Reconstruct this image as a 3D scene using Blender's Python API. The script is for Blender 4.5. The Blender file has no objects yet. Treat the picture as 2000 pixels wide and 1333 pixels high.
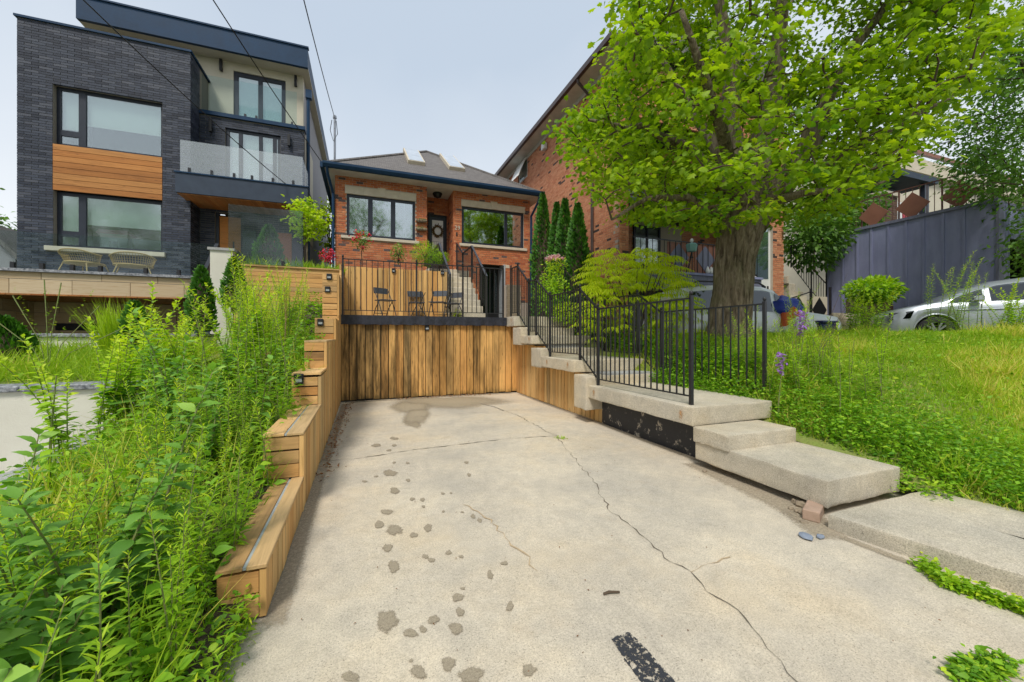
import bpy, bmesh, math, random
import numpy as np
from mathutils import Vector, Matrix

random.seed(7)
rng = np.random.default_rng(11)
SC = bpy.context.scene
COL = SC.collection

# ------------------------------------------------------------------ camera, sky, sun, exposure
FPX, HY, CAM_H = 770.0, 657.0, 1.3          # focal length and horizon row of the survey photo (2000 px wide)
YAW = math.atan(290 / 770)
cam_data = bpy.data.cameras.new("camera")
cam = bpy.data.objects.new("camera", cam_data)
COL.objects.link(cam)
cam.location = (0, 0, CAM_H)
cam.rotation_euler = (math.radians(90), 0, -YAW)
cam_data.sensor_width = 36
cam_data.lens = FPX / 2000 * 36
cam_data.shift_y = -9.5 / 2000
cam_data.clip_start = 0.05
cam_data.clip_end = 1500
SC.camera = cam

SUN_EL, SUN_AZ = math.radians(54), math.radians(214)     # azimuth clockwise from +Y
world = bpy.data.worlds.new("World")
SC.world = world
world.use_nodes = True
wn, wl = world.node_tree.nodes, world.node_tree.links
wn.clear()
w_out = wn.new("ShaderNodeOutputWorld")
w_sky = wn.new("ShaderNodeTexSky")
w_sky.sky_type = 'NISHITA'
w_sky.sun_disc = False
w_sky.sun_elevation = SUN_EL
w_sky.sun_rotation = SUN_AZ
w_sky.air_density = 1.2
w_sky.dust_density = 3.0
w_b1 = wn.new("ShaderNodeBackground"); w_b1.inputs[1].default_value = 0.05
wl.new(w_sky.outputs[0], w_b1.inputs[0])
w_tc = wn.new("ShaderNodeTexCoord")                        # even overcast layer, paler to the horizon
w_sep = wn.new("ShaderNodeSeparateXYZ"); wl.new(w_tc.outputs["Generated"], w_sep.inputs[0])
w_no = wn.new("ShaderNodeTexNoise"); w_no.inputs["Scale"].default_value = 1.6; w_no.inputs["Detail"].default_value = 4
wl.new(w_tc.outputs["Generated"], w_no.inputs["Vector"])
w_ad = wn.new("ShaderNodeMath"); w_ad.operation = 'MULTIPLY_ADD'; w_ad.inputs[1].default_value = 0.5; 
wl.new(w_no.outputs[0], w_ad.inputs[0]); wl.new(w_sep.outputs[2], w_ad.inputs[2])
w_rp = wn.new("ShaderNodeValToRGB"); wl.new(w_ad.outputs[0], w_rp.inputs[0])
w_rp.color_ramp.elements[0].position = 0.30; w_rp.color_ramp.elements[0].color = (0.83, 0.85, 0.865, 1)
w_rp.color_ramp.elements[1].position = 0.88; w_rp.color_ramp.elements[1].color = (0.47, 0.545, 0.64, 1)
w_b2 = wn.new("ShaderNodeBackground"); w_b2.inputs[1].default_value = 0.69
wl.new(w_rp.outputs[0], w_b2.inputs[0])
w_mx = wn.new("ShaderNodeMixShader"); w_mx.inputs[0].default_value = 0.85
wl.new(w_b1.outputs[0], w_mx.inputs[1]); wl.new(w_b2.outputs[0], w_mx.inputs[2])
wl.new(w_mx.outputs[0], w_out.inputs[0])

sun_d = bpy.data.lights.new("sun", 'SUN')
sun = bpy.data.objects.new("sun", sun_d)
COL.objects.link(sun)
sun_d.energy = 1.5
sun_d.angle = math.radians(14)
sun_d.color = (1.0, 0.955, 0.88)
_sd = Vector((math.sin(SUN_AZ) * math.cos(SUN_EL), math.cos(SUN_AZ) * math.cos(SUN_EL), math.sin(SUN_EL)))
sun.rotation_euler = _sd.to_track_quat('Z', 'Y').to_euler()

SC.view_settings.view_transform = 'Standard'
SC.view_settings.look = 'None'
SC.view_settings.gamma = 1
SC.view_settings.exposure = 0.98
SC.view_settings.use_curve_mapping = False
SC.render.engine = 'CYCLES'
SC.cycles.use_denoising = True
SC.cycles.max_bounces = 7
SC.cycles.diffuse_bounces = 3
SC.cycles.transparent_max_bounces = 10

# ------------------------------------------------------------------ survey: photo column/row on a known plane -> metres
_s, _c = math.sin(YAW), math.cos(YAW)
def at(u, v, Y=None, X=None, Z=None, D=None):
    a = (u - 1000) / FPX; b = (HY - v) / FPX
    d = (_s + a * _c, _c - a * _s, b)
    if Y is not None: t = Y / d[1]
    elif X is not None: t = X / d[0]
    elif Z is not None: t = (Z - CAM_H) / d[2]
    else: t = D
    return Vector((d[0] * t, d[1] * t, CAM_H + d[2] * t))
def depth_of(p):
    return p[0] * _s + p[1] * _c

# ------------------------------------------------------------------ objects
INV = {}
def tag(o, label=None, cat=None, group=None, kind=None):
    if label: o["label"] = label
    if cat: o["category"] = cat
    if group: o["group"] = group
    if kind: o["kind"] = kind
    return o
def thing(name, label, cat, loc=(0, 0, 0), group=None, world_parts=True):
    o = bpy.data.objects.new(name, None)
    o.empty_display_size = 0.1
    COL.objects.link(o)
    o.location = loc
    INV[o.name] = Matrix.Translation(-Vector(loc)) if world_parts else Matrix.Identity(4)
    return tag(o, label, cat, group)
def adopt(o, parent):
    if parent is not None:
        o.parent = parent
        o.matrix_parent_inverse = INV.get(parent.name, Matrix.Identity(4))
    return o
def link_mesh(name, me, parent=None):
    o = bpy.data.objects.new(name, me)
    COL.objects.link(o)
    return adopt(o, parent)
def copy_tree(o, parent=None):
    c = o.copy(); COL.objects.link(c)
    if parent is not None:
        c.parent = parent; c.matrix_parent_inverse = o.matrix_parent_inverse.copy()
    for ch in o.children:
        copy_tree(ch, c)
    return c

class MB:
    def __init__(self): self.v, self.f = [], []
    def add(self, vs, fs):
        n = len(self.v); self.v += [tuple(p) for p in vs]; self.f += [tuple(i + n for i in f) for f in fs]; return self
    def hexa(self, p):
        return self.add(p, [(0, 3, 2, 1), (4, 5, 6, 7), (0, 1, 5, 4), (1, 2, 6, 5), (2, 3, 7, 6), (3, 0, 4, 7)])
    def box(self, x0, x1, y0, y1, z0, z1):
        if x0 > x1: x0, x1 = x1, x0
        if y0 > y1: y0, y1 = y1, y0
        if z0 > z1: z0, z1 = z1, z0
        return self.hexa([(x0, y0, z0), (x1, y0, z0), (x1, y1, z0), (x0, y1, z0), (x0, y0, z1), (x1, y0, z1), (x1, y1, z1), (x0, y1, z1)])
    def bar(self, a, b, w, h=None, up=(0, 0, 1)):          # square bar between two points
        a, b = Vector(a), Vector(b); h = h or w
        d = (b - a).normalized(); u = Vector(up)
        if abs(d.dot(u)) > 0.95: u = Vector((0, 1, 0))
        s = d.cross(u).normalized(); u = s.cross(d).normalized()
        c = [(-1, -1), (1, -1), (1, 1), (-1, 1)]
        P = [a + s * (i * w / 2) + u * (j * h / 2) for i, j in c] + [b + s * (i * w / 2) + u * (j * h / 2) for i, j in c]
        return self.hexa(P)
    def tube(self, pts, r, n=6, caps=True):
        pts = [Vector(p) for p in pts]; m = len(pts)
        rr = list(r) if hasattr(r, '__len__') else [r] * m
        base = len(self.v); s = None
        for k in range(m):
            d = (pts[min(k + 1, m - 1)] - pts[max(k - 1, 0)]).normalized()
            if s is None:
                ref = Vector((0, 0, 1)) if abs(d.z) < 0.9 else Vector((1, 0, 0))
                s = d.cross(ref).normalized()
            else:
                s = (s - d * s.dot(d)).normalized()
            t = d.cross(s)
            for q in range(n):
                an = 2 * math.pi * q / n
                self.v.append(tuple(pts[k] + (s * math.cos(an) + t * math.sin(an)) * rr[k]))
        for k in range(m - 1):
            for q in range(n):
                a = base + k * n + q; b = base + k * n + (q + 1) % n
                self.f.append((a, b, b + n, a + n))
        if caps:
            self.f.append(tuple(base + q for q in reversed(range(n))))
            self.f.append(tuple(base + (m - 1) * n + q for q in range(n)))
        return self
    def lathe(self, prof, c=(0, 0, 0), n=12):
        return self.tube([(c[0], c[1], c[2] + z) for r, z in prof], [max(r, 1e-4) for r, z in prof], n)
    def poly(self, pts):
        return self.add(pts, [tuple(range(len(pts)))])
    def prism(self, pts, off):                              # closed polygon extruded by a vector
        n = len(pts); off = Vector(off)
        P = [Vector(p) for p in pts]
        fs = [tuple(reversed(range(n))), tuple(range(n, 2 * n))]
        fs += [(i, (i + 1) % n, n + (i + 1) % n, n + i) for i in range(n)]
        return self.add(P + [p + off for p in P], fs)
    def mesh(self, name, mat, smooth=False, bevel=0, seg=1):
        me = bpy.data.meshes.new(name)
        me.from_pydata(self.v, [], self.f)
        if bevel or True:
            bm = bmesh.new(); bm.from_mesh(me)
            bmesh.ops.recalc_face_normals(bm, faces=bm.faces)
            if bevel:
                es = [e for e in bm.edges if len(e.link_faces) == 2 and e.calc_face_angle(0) > 0.5]
                bmesh.ops.bevel(bm, geom=es, offset=bevel, segments=seg, affect='EDGES', profile=0.5)
            bm.to_mesh(me); bm.free()
        if smooth:
            me.polygons.foreach_set("use_smooth", [True] * len(me.polygons))
        me.materials.append(mat)
        return me
    def build(self, name, mat, parent=None, smooth=False, bevel=0, seg=1):
        return link_mesh(name, self.mesh(name, mat, smooth, bevel, seg), parent)
def bx(name, mat, parent, x0, x1, y0, y1, z0, z1, bevel=0):
    return MB().box(x0, x1, y0, y1, z0, z1).build(name, mat, parent, bevel=bevel)

# ------------------------------------------------------------------ materials
class NT:
    def __init__(self, name):
        self.m = bpy.data.materials.new(name); self.m.use_nodes = True
        self.n, self.l = self.m.node_tree.nodes, self.m.node_tree.links
        self.n.clear()
        self.out = self.n.new("ShaderNodeOutputMaterial")
        self.tc = self.n.new("ShaderNodeTexCoord")
    def new(self, t, **kw):
        nd = self.n.new(t)
        for k, v in kw.items(): setattr(nd, k, v)
        return nd
    def set(self, sock, val):
        if hasattr(val, 'is_output') or isinstance(val, bpy.types.NodeSocket): self.l.new(val, sock)
        else: sock.default_value = val
    def vec(self, scale=(1, 1, 1), rnd=False, src=None):
        mp = self.new("ShaderNodeMapping")
        self.l.new(src or self.tc.outputs["Object"], mp.inputs[0]); mp.inputs["Scale"].default_value = scale
        if rnd:
            oi = self.new("ShaderNodeObjectInfo")
            mu = self.math('MULTIPLY', oi.outputs["Random"], 37.0)
            cb = self.new("ShaderNodeCombineXYZ")
            for i in range(3): self.l.new(mu, cb.inputs[i])
            self.l.new(cb.outputs[0], mp.inputs["Location"])
        return mp.outputs[0]
    def math(self, op, a, b=0.0, c=0.0):
        nd = self.new("ShaderNodeMath", operation=op)
        self.set(nd.inputs[0], a); self.set(nd.inputs[1], b); self.set(nd.inputs[2], c)
        return nd.outputs[0]
    def noise(self, vec, scale, detail=4, rough=0.6, dist=0.0):
        nd = self.new("ShaderNodeTexNoise")
        self.l.new(vec, nd.inputs["Vector"]); nd.inputs["Scale"].default_value = scale
        nd.inputs["Detail"].default_value = detail; nd.inputs["Roughness"].default_value = rough
        nd.inputs["Distortion"].default_value = dist
        return nd.outputs[0]
    def ramp(self, fac, stops):
        nd = self.new("ShaderNodeValToRGB"); self.set(nd.inputs[0], fac)
        cr = nd.color_ramp
        while len(cr.elements) < len(stops): cr.elements.new(0.5)
        for e, (p, c) in zip(cr.elements, stops):
            e.position = p; e.color = (c[0], c[1], c[2], 1) if hasattr(c, '__len__') else (c, c, c, 1)
        return nd.outputs[0]
    def mix(self, fac, a, b, mode='MIX'):
        nd = self.new("ShaderNodeMix", data_type='RGBA', blend_type=mode)
        self.set(nd.inputs[0], fac)
        for s, v in ((nd.inputs[6], a), (nd.inputs[7], b)):
            self.set(s, v if not isinstance(v, tuple) else (v[0], v[1], v[2], 1))
        return nd.outputs[2]
    def rand(self):                                          # one number per piece, whether own object or island of a mesh
        oi = self.new("ShaderNodeObjectInfo"); ge = self.new("ShaderNodeNewGeometry")
        return self.math('FRACT', self.math('ADD', oi.outputs["Random"], ge.outputs["Random Per Island"]))
    def bump(self, h, strength=0.3, dist=0.01):
        nd = self.new("ShaderNodeBump"); nd.inputs["Strength"].default_value = strength
        nd.inputs["Distance"].default_value = dist; self.l.new(h, nd.inputs["Height"])
        return nd.outputs[0]
    def bsdf(self, col, rough=0.7, metal=0.0, normal=None, spec=0.4, **kw):
        p = self.new("ShaderNodeBsdfPrincipled")
        self.set(p.inputs["Base Color"], col if not isinstance(col, tuple) else (col[0], col[1], col[2], 1))
        self.set(p.inputs["Roughness"], rough); self.set(p.inputs["Metallic"], metal)
        p.inputs["Specular IOR Level"].default_value = spec
        if normal is not None: self.l.new(normal, p.inputs["Normal"])
        for k, v in kw.items(): self.set(p.inputs[k], v)
        return p.outputs[0]
    def done(self, shader):
        self.l.new(shader, self.out.inputs[0]); return self.m

def plain(name, a, b=None, scale=8, rough=0.6, metal=0.0, bump=0.15, spec=0.4, stretch=(1, 1, 1), bscale=None, dist=0.01):
    t = NT(name); v = t.vec(stretch, rnd=True)
    n = t.noise(v, scale, 5)
    b = b or tuple(x * 0.75 for x in a)
    col = t.ramp(n, [(0.3, b), (0.7, a)])
    nb = t.noise(v, bscale or scale * 6, 4)
    rg = t.math('MULTIPLY_ADD', n, 0.2, rough - 0.1)
    return t.done(t.bsdf(col, rg, metal, t.bump(nb, bump, dist), spec))

def wood(name, axis, light, dark, stain=(0.06, 0.045, 0.03), stain_amt=0.35, moss=0.0, rough=0.75):
    t = NT(name)
    st = {'x': (0.6, 9, 9), 'y': (9, 0.6, 9), 'z': (9, 9, 0.6)}[axis]
    v = t.vec(st, rnd=True)
    g = t.noise(v, 2.2, 6, 0.62, 1.2)
    g2 = t.noise(v, 9.0, 4, 0.7, 0.4)
    gg = t.math('MULTIPLY_ADD', g2, 0.35, t.math('MULTIPLY', g, 0.75))
    r = t.rand()
    col = t.ramp(gg, [(0.3, dark), (0.52, light), (0.8, tuple(min(1, x * 1.25) for x in light))])
    hue = t.ramp(r, [(0.0, (0.66, 0.56, 0.46)), (0.22, (1.12, 0.95, 0.74)), (0.42, (0.78, 0.77, 0.76)), (0.62, (1.05, 0.98, 0.86)), (0.82, (1.22, 1.12, 0.98)), (1.0, (0.84, 0.62, 0.42))])
    col = t.mix(1.0, col, hue, 'MULTIPLY')
    # weather streaks and knots
    v2 = t.vec(tuple(x * 0.35 for x in st), rnd=True)
    s = t.noise(v2, 2.3, 5, 0.7, 0.6)
    sm = t.ramp(s, [(0.52, 0.0), (0.72, 1.0)])
    col = t.mix(t.math('MULTIPLY', sm, stain_amt), col, stain)
    vk = t.vec({'x': (3, 11, 11), 'y': (11, 3, 11), 'z': (11, 11, 3)}[axis], rnd=True)
    vo = t.new("ShaderNodeTexVoronoi"); t.l.new(vk, vo.inputs["Vector"]); vo.inputs["Scale"].default_value = 1.0
    kn = t.ramp(vo.outputs["Distance"], [(0.07, 1.0), (0.14, 0.0)])
    col = t.mix(t.math('MULTIPLY', kn, 0.55), col, (0.10, 0.05, 0.02))
    if moss:
        sp = t.new("ShaderNodeSeparateXYZ"); ge = t.new("ShaderNodeNewGeometry"); t.l.new(ge.outputs["Position"], sp.inputs[0])
        nz = t.noise(t.vec((7, 7, 1.4)), 1.7, 6, 0.75)
        hz = t.math('MULTIPLY_ADD', sp.outputs[2], -1.6, 0.22)            # damp growth rising from the slab
        mm = t.ramp(t.math('ADD', hz, nz), [(0.52, 0.0), (0.80, 1.0)])
        col = t.mix(t.math('MULTIPLY', mm, 0.8 * moss), col, (0.045, 0.05, 0.014))
        # black run marks, heaviest on the left boards
        hx = t.math('MULTIPLY_ADD', sp.outputs[0], -0.05, 0.10)
        rn = t.noise(t.vec((9, 9, 0.55), rnd=False), 1.2, 7, 0.78)
        rm = t.ramp(t.math('ADD', rn, hx), [(0.50, 0.0), (0.66, 1.0)])
        col = t.mix(t.math('MULTIPLY', rm, 0.85 * moss), col, (0.055, 0.042, 0.02))
        bt_ = t.ramp(t.noise(t.vec((2.4, 2.4, 0.7)), 1.0, 4, 0.6), [(0.40, (0.52, 0.50, 0.44)), (0.60, (1.12, 1.08, 1.0))])
        col = t.mix(1.0, col, bt_, 'MULTIPLY')
    return t.done(t.bsdf(col, rough, 0, t.bump(gg, 0.5, 0.006), 0.25))

def bricks_mat(name, stops, rough=0.8, extra=None):
    t = NT(name); r = t.rand()
    col = t.ramp(r, stops)
    n = t.noise(t.vec((1, 1, 1), rnd=True), 22, 5, 0.7)
    if extra:                                                # pale bloom in patches
        e = t.ramp(t.noise(t.vec(), extra[1], 4, 0.6), [(extra[2], 0.0), (extra[2] + 0.12, 1.0)])
        col = t.mix(t.math('MULTIPLY', e, extra[3]), col, extra[0])
    col = t.mix(1.0, col, t.ramp(n, [(0.25, 0.62), (0.75, 1.18)]), 'MULTIPLY')
    return t.done(t.bsdf(col, rough, 0, t.bump(n, 0.5, 0.006), 0.3))

def concrete(name, a=(0.50, 0.465, 0.40), b=(0.36, 0.33, 0.28), grain=160, bump=0.5, speck=0.35, rust=0.0, patch=False):
    t = NT(name); v = t.vec()
    big = t.noise(v, 0.9, 6, 0.65)
    col = t.ramp(big, [(0.30, b), (0.62, a)])
    fine = t.noise(v, grain, 3, 0.8)
    col = t.mix(speck, col, t.mix(1.0, col, t.ramp(fine, [(0.40, 0.55), (0.60, 1.40)]), 'MULTIPLY'))
    mid = t.noise(v, 9, 6, 0.75)
    col = t.mix(0.45, col, t.mix(1.0, col, t.ramp(mid, [(0.3, 0.72), (0.65, 1.15)]), 'MULTIPLY'))
    if patch:
        pc = t.ramp(t.noise(v, 0.55, 5, 0.7), [(0.36, (0.84, 0.86, 0.90)), (0.5, (1, 1, 1)), (0.66, (1.08, 1.02, 0.92))])
        col = t.mix(1.0, col, pc, 'MULTIPLY')
        gr = t.ramp(t.noise(v, 190, 2, 0.5), [(0.60, 1.0), (0.68, 0.40)])
        col = t.mix(0.8, col, t.mix(1.0, col, gr, 'MULTIPLY'))
        st_ = t.ramp(t.noise(v, 3.2, 7, 0.8), [(0.60, 1.0), (0.76, 0.70)])
        col = t.mix(1.0, col, st_, 'MULTIPLY')
    if rust:
        rs = t.ramp(t.noise(t.vec((1.3, 1.3, 0.6)), 1.5, 5, 0.7), [(0.60, 0.0), (0.75, 1.0)])
        col = t.mix(t.math('MULTIPLY', rs, rust), col, (0.42, 0.25, 0.11))
    h = t.math('MULTIPLY_ADD', mid, 1.2, fine)
    return t.done(t.bsdf(col, 0.88, 0, t.bump(h, bump, 0.004), 0.25))

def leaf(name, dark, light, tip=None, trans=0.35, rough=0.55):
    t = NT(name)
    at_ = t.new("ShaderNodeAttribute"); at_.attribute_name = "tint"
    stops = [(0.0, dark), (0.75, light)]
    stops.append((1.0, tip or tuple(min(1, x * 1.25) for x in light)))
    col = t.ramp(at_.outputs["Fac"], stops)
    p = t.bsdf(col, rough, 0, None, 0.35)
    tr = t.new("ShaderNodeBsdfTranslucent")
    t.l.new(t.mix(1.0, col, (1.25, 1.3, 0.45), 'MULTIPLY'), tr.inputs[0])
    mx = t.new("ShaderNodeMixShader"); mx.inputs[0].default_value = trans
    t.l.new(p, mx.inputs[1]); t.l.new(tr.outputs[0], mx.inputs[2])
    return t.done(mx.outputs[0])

def glass(name, tint=(0.82, 0.9, 0.9), refl=0.35, see=0.55, rough=0.01, wave=0.0, gain=0.5):
    t = NT(name)
    g = t.new("ShaderNodeBsdfGlossy"); g.inputs["Roughness"].default_value = rough
    g.inputs[0].default_value = (0.92, 0.97, 1.0, 1)
    tr = t.new("ShaderNodeBsdfTransparent"); tr.inputs[0].default_value = (*tint, 1)
    if wave:
        n = t.noise(t.vec(), 1.6, 2, 0.4)
        nb = t.bump(n, wave, 0.05); t.l.new(nb, g.inputs["Normal"])
    fr = t.new("ShaderNodeLayerWeight"); fr.inputs[0].default_value = 0.35
    f = t.math('MULTIPLY_ADD', fr.outputs["Facing"], gain, refl)
    mx = t.new("ShaderNodeMixShader"); t.l.new(f, mx.inputs[0])
    t.l.new(tr.outputs[0], mx.inputs[1]); t.l.new(g.outputs[0], mx.inputs[2])
    return t.done(mx.outputs[0])

M = {}
M['drive'] = concrete("driveway_concrete", (0.625, 0.545, 0.42), (0.495, 0.435, 0.345), 110, 0.4, 0.30, rust=0.16, patch=True)
M['conc'] = concrete("step_concrete", (0.62, 0.55, 0.43), (0.44, 0.39, 0.30), 130, 0.8, 0.5, rust=0.10, patch=True)
M['conc_grey'] = concrete("grey_concrete", (0.42, 0.42, 0.41), (0.3, 0.3, 0.29), 150, 0.6, 0.4)
M['rust'] = plain("rust_stain", (0.42, 0.20, 0.07), (0.50, 0.33, 0.18), 14, 0.9)
def soft_patch(name, col, rough, lo=0.30, hi=0.52):
    t = NT(name); e = t.new("ShaderNodeAttribute"); e.attribute_name = "edge"
    n = t.noise(t.vec(), 60, 5, 0.75); n2 = t.noise(t.vec(), 170, 3, 0.7)
    f = t.math('ADD', e.outputs["Fac"], t.math('MULTIPLY_ADD', n, 2.0, -1.0))
    f = t.ramp(f, [(lo, 0.0), (hi, 1.0)])
    c = t.mix(1.0, col, t.ramp(n2, [(0.3, 0.7), (0.7, 1.3)]), 'MULTIPLY')
    p = t.bsdf(c, rough, 0, t.bump(n2, 0.4, 0.004), 0.4)
    tr = t.new("ShaderNodeBsdfTransparent"); mx = t.new("ShaderNodeMixShader")
    t.l.new(f, mx.inputs[0]); t.l.new(tr.outputs[0], mx.inputs[1]); t.l.new(p, mx.inputs[2])
    return t.done(mx.outputs[0])
M['wet'] = soft_patch("wet_concrete", (0.33, 0.275, 0.195), 0.5, 0.22, 0.70)
M['damp'] = soft_patch("damp_concrete", (0.40, 0.335, 0.235), 0.6, 0.1, 0.9)
M['crack'] = plain("crack_dirt", (0.17, 0.14, 0.105), None, 30, 0.95)
M['crack_ochre'] = plain("ochre_crack_dirt", (0.56, 0.42, 0.26), None, 30, 0.95)
M['tar'] = plain("tar_patch", (0.028, 0.03, 0.036), (0.30, 0.28, 0.25), 95, 0.8, bump=0.6, bscale=200)
_t = NT("black_paint_wall"); _n = _t.noise(_t.vec((1, 1, 1)), 7, 7, 0.75)
_c1 = _t.ramp(_n, [(0.555, (0.022, 0.023, 0.027)), (0.59, (0.05, 0.05, 0.052)), (0.62, (0.40, 0.35, 0.28))])
M['blackwall'] = _t.done(_t.bsdf(_c1, 0.55, 0, _t.bump(_n, 0.5, 0.006), 0.4))
M['beam'] = plain("beam_black_membrane", (0.035, 0.038, 0.055), (0.015, 0.016, 0.022), 18, 0.55, bump=0.7, bscale=60)
M['wood_v'] = wood("fence_wood_upright", 'z', (0.60, 0.39, 0.165), (0.33, 0.185, 0.065), stain_amt=0.4, moss=0.95)
M['wood_vu'] = wood("upper_fence_wood", 'z', (0.60, 0.385, 0.16), (0.36, 0.20, 0.065), stain_amt=0.28)
M['wood_x'] = wood("timber_wood_across", 'x', (0.56, 0.36, 0.165), (0.30, 0.175, 0.07), stain_amt=0.55)
M['wood_y'] = wood("timber_wood_along", 'y', (0.62, 0.43, 0.22), (0.40, 0.26, 0.12), stain_amt=0.35)
M['wood_zs'] = wood("side_wood_upright", 'z', (0.60, 0.41, 0.19), (0.36, 0.22, 0.085), stain_amt=0.4)
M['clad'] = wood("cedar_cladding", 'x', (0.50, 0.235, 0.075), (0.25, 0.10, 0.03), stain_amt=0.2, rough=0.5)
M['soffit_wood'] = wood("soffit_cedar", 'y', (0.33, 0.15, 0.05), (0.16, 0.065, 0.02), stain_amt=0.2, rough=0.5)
M['iron'] = plain("black_iron_paint", (0.018, 0.019, 0.024), (0.012, 0.012, 0.014), 20, 0.38, 0.0, 0.15, 0.5)
M['frame'] = plain("dark_window_frame", (0.022, 0.028, 0.042), None, 10, 0.4)
M['navy'] = plain("navy_metal", (0.013, 0.045, 0.10), (0.010, 0.034, 0.075), 3, 0.5, spec=0.2)
M['charcoal_stucco'] = plain("charcoal_stucco", (0.055, 0.072, 0.10), (0.04, 0.052, 0.075), 3, 0.7, spec=0.2, bump=0.3, bscale=60)
M['beige_stucco'] = plain("beige_stucco", (0.60, 0.545, 0.43), (0.53, 0.48, 0.375), 2, 0.85, bump=0.2, bscale=70)
M['grey_and_shaded_stucco'] = plain("grey_and_shaded_stucco", (0.30, 0.29, 0.30), (0.26, 0.25, 0.26), 2, 0.85, bump=0.2, bscale=70)  # far gable grey; also beige stucco with shading painted in, for the side wall
M['white_wall'] = plain("cream_render", (0.70, 0.675, 0.58), (0.62, 0.59, 0.50), 2.5, 0.85, bump=0.2, bscale=60)
M['granite'] = plain("speckled_granite", (0.42, 0.43, 0.45), (0.04, 0.045, 0.06), 26, 0.6, bump=0.5, bscale=50)
_t = NT("tan_stone"); _r = _t.rand(); _c1 = _t.ramp(_r, [(0, (0.50, 0.375, 0.225)), (0.5, (0.58, 0.46, 0.30)), (1, (0.46, 0.35, 0.22))])
_n = _t.noise(_t.vec((1.2, 1.2, 4), rnd=True), 2.2, 5, 0.6, 0.8)
_c1 = _t.mix(_t.math('MULTIPLY', _t.ramp(_n, [(0.5, 0.0), (0.7, 1.0)]), 0.55), _c1, (0.36, 0.22, 0.10))
M['tan'] = _t.done(_t.bsdf(_c1, 0.8, 0, _t.bump(_n, 0.2, 0.01), 0.3))
M['mortar_dark'] = plain("mortar_dark", (0.25, 0.225, 0.18), None, 30, 0.95)
M['mortar'] = plain("mortar_light", (0.52, 0.45, 0.37), (0.44, 0.37, 0.29), 30, 0.95)
M['mortar_tan'] = plain("mortar_tan", (0.34, 0.27, 0.20), None, 30, 0.95)
M['brick_char'] = bricks_mat("charcoal_brick", [(0, (0.022, 0.027, 0.042)), (0.4, (0.04, 0.048, 0.07)), (0.75, (0.056, 0.066, 0.092)), (0.93, (0.085, 0.092, 0.115)), (1, (0.03, 0.036, 0.054))], 0.55, extra=((0.38, 0.38, 0.38), 0.8, 0.68, 0.3))
M['brick_red'] = bricks_mat("red_brick", [(0, (0.50, 0.155, 0.065)), (0.25, (0.60, 0.215, 0.09)), (0.5, (0.44, 0.125, 0.058)), (0.72, (0.65, 0.28, 0.13)), (0.90, (0.52, 0.165, 0.07)), (0.945, (0.115, 0.085, 0.08)), (1, (0.14, 0.1, 0.095))])
M['brick_org'] = bricks_mat("orange_brick", [(0, (0.62, 0.26, 0.135)), (0.3, (0.70, 0.34, 0.19)), (0.55, (0.56, 0.21, 0.11)), (0.80, (0.68, 0.31, 0.165)), (0.945, (0.54, 0.20, 0.10)), (0.96, (0.07, 0.055, 0.05)), (1, (0.10, 0.07, 0.06))])
M['brick_brown'] = bricks_mat("brown_block", [(0, (0.085, 0.05, 0.035)), (0.5, (0.15, 0.085, 0.055)), (1, (0.10, 0.065, 0.05))])
M['limestone'] = plain("limestone", (0.62, 0.55, 0.43), (0.52, 0.45, 0.34), 6, 0.8)
_t = NT("roof_shingle"); _v = _t.vec()
_bt = _t.new("ShaderNodeTexBrick"); _t.l.new(_t.vec((1, 1.2, 1)), _bt.inputs["Vector"]); _bt.inputs["Scale"].default_value = 3.4
_bt.inputs["Mortar Size"].default_value = 0.012; _bt.inputs["Color1"].default_value = (0.20, 0.185, 0.175, 1); _bt.inputs["Color2"].default_value = (0.145, 0.135, 0.13, 1); _bt.inputs["Mortar"].default_value = (0.055, 0.05, 0.045, 1)
_n = _t.noise(_v, 40, 5, 0.8); _c1 = _t.mix(1.0, _bt.outputs["Color"], _t.ramp(_n, [(0.3, 0.6), (0.7, 1.4)]), 'MULTIPLY')
M['shingle'] = _t.done(_t.bsdf(_c1, 0.9, 0, _t.bump(_n, 0.6, 0.01), 0.2))
M['soffit'] = plain("pale_soffit", (0.62, 0.60, 0.53), None, 3, 0.6, bump=0.05)
M['white'] = plain("white_paint", (0.74, 0.74, 0.72), (0.68, 0.68, 0.66), 4, 0.45, bump=0.05)
M['blind'] = plain("white_roller_blind", (0.82, 0.83, 0.82), (0.78, 0.79, 0.78), 2, 0.8, bump=0.02)
M['curtain'] = plain("pale_curtain", (0.34, 0.39, 0.36), (0.2, 0.24, 0.22), 3, 0.9, stretch=(9, 9, 0.2))
M['room'] = plain("dark_room", (0.06, 0.065, 0.06), (0.03, 0.033, 0.03), 1.2, 0.9)
M['glass'] = glass("window_glass", (0.80, 0.87, 0.85), 0.20, wave=0.0, gain=0.4, rough=0.07)
M['glass_wavy'] = glass("old_window_glass", (0.60, 0.68, 0.64), 0.45, wave=0.03, rough=0.04)
M['glass_rail'] = glass("balustrade_glass", (0.85, 0.915, 0.915), 0.012, rough=0.05, gain=0.12)
M['glass_tint'] = glass("grey_screen_glass", (0.70, 0.77, 0.77), 0.05, gain=0.14, rough=0.08)
_t = NT("frosted_glass"); _p = _t.bsdf((0.62, 0.68, 0.72), 0.3, 0, None, 0.5); _tr = _t.new("ShaderNodeBsdfTransparent"); _mx = _t.new("ShaderNodeMixShader"); _mx.inputs[0].default_value = 0.27
_t.l.new(_tr.outputs[0], _mx.inputs[1]); _t.l.new(_p, _mx.inputs[2]); M['frost'] = _t.done(_mx.outputs[0])
M['rattan'] = plain("tan_rattan", (0.56, 0.41, 0.20), (0.40, 0.27, 0.11), 30, 0.6, bump=0.5)
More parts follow.
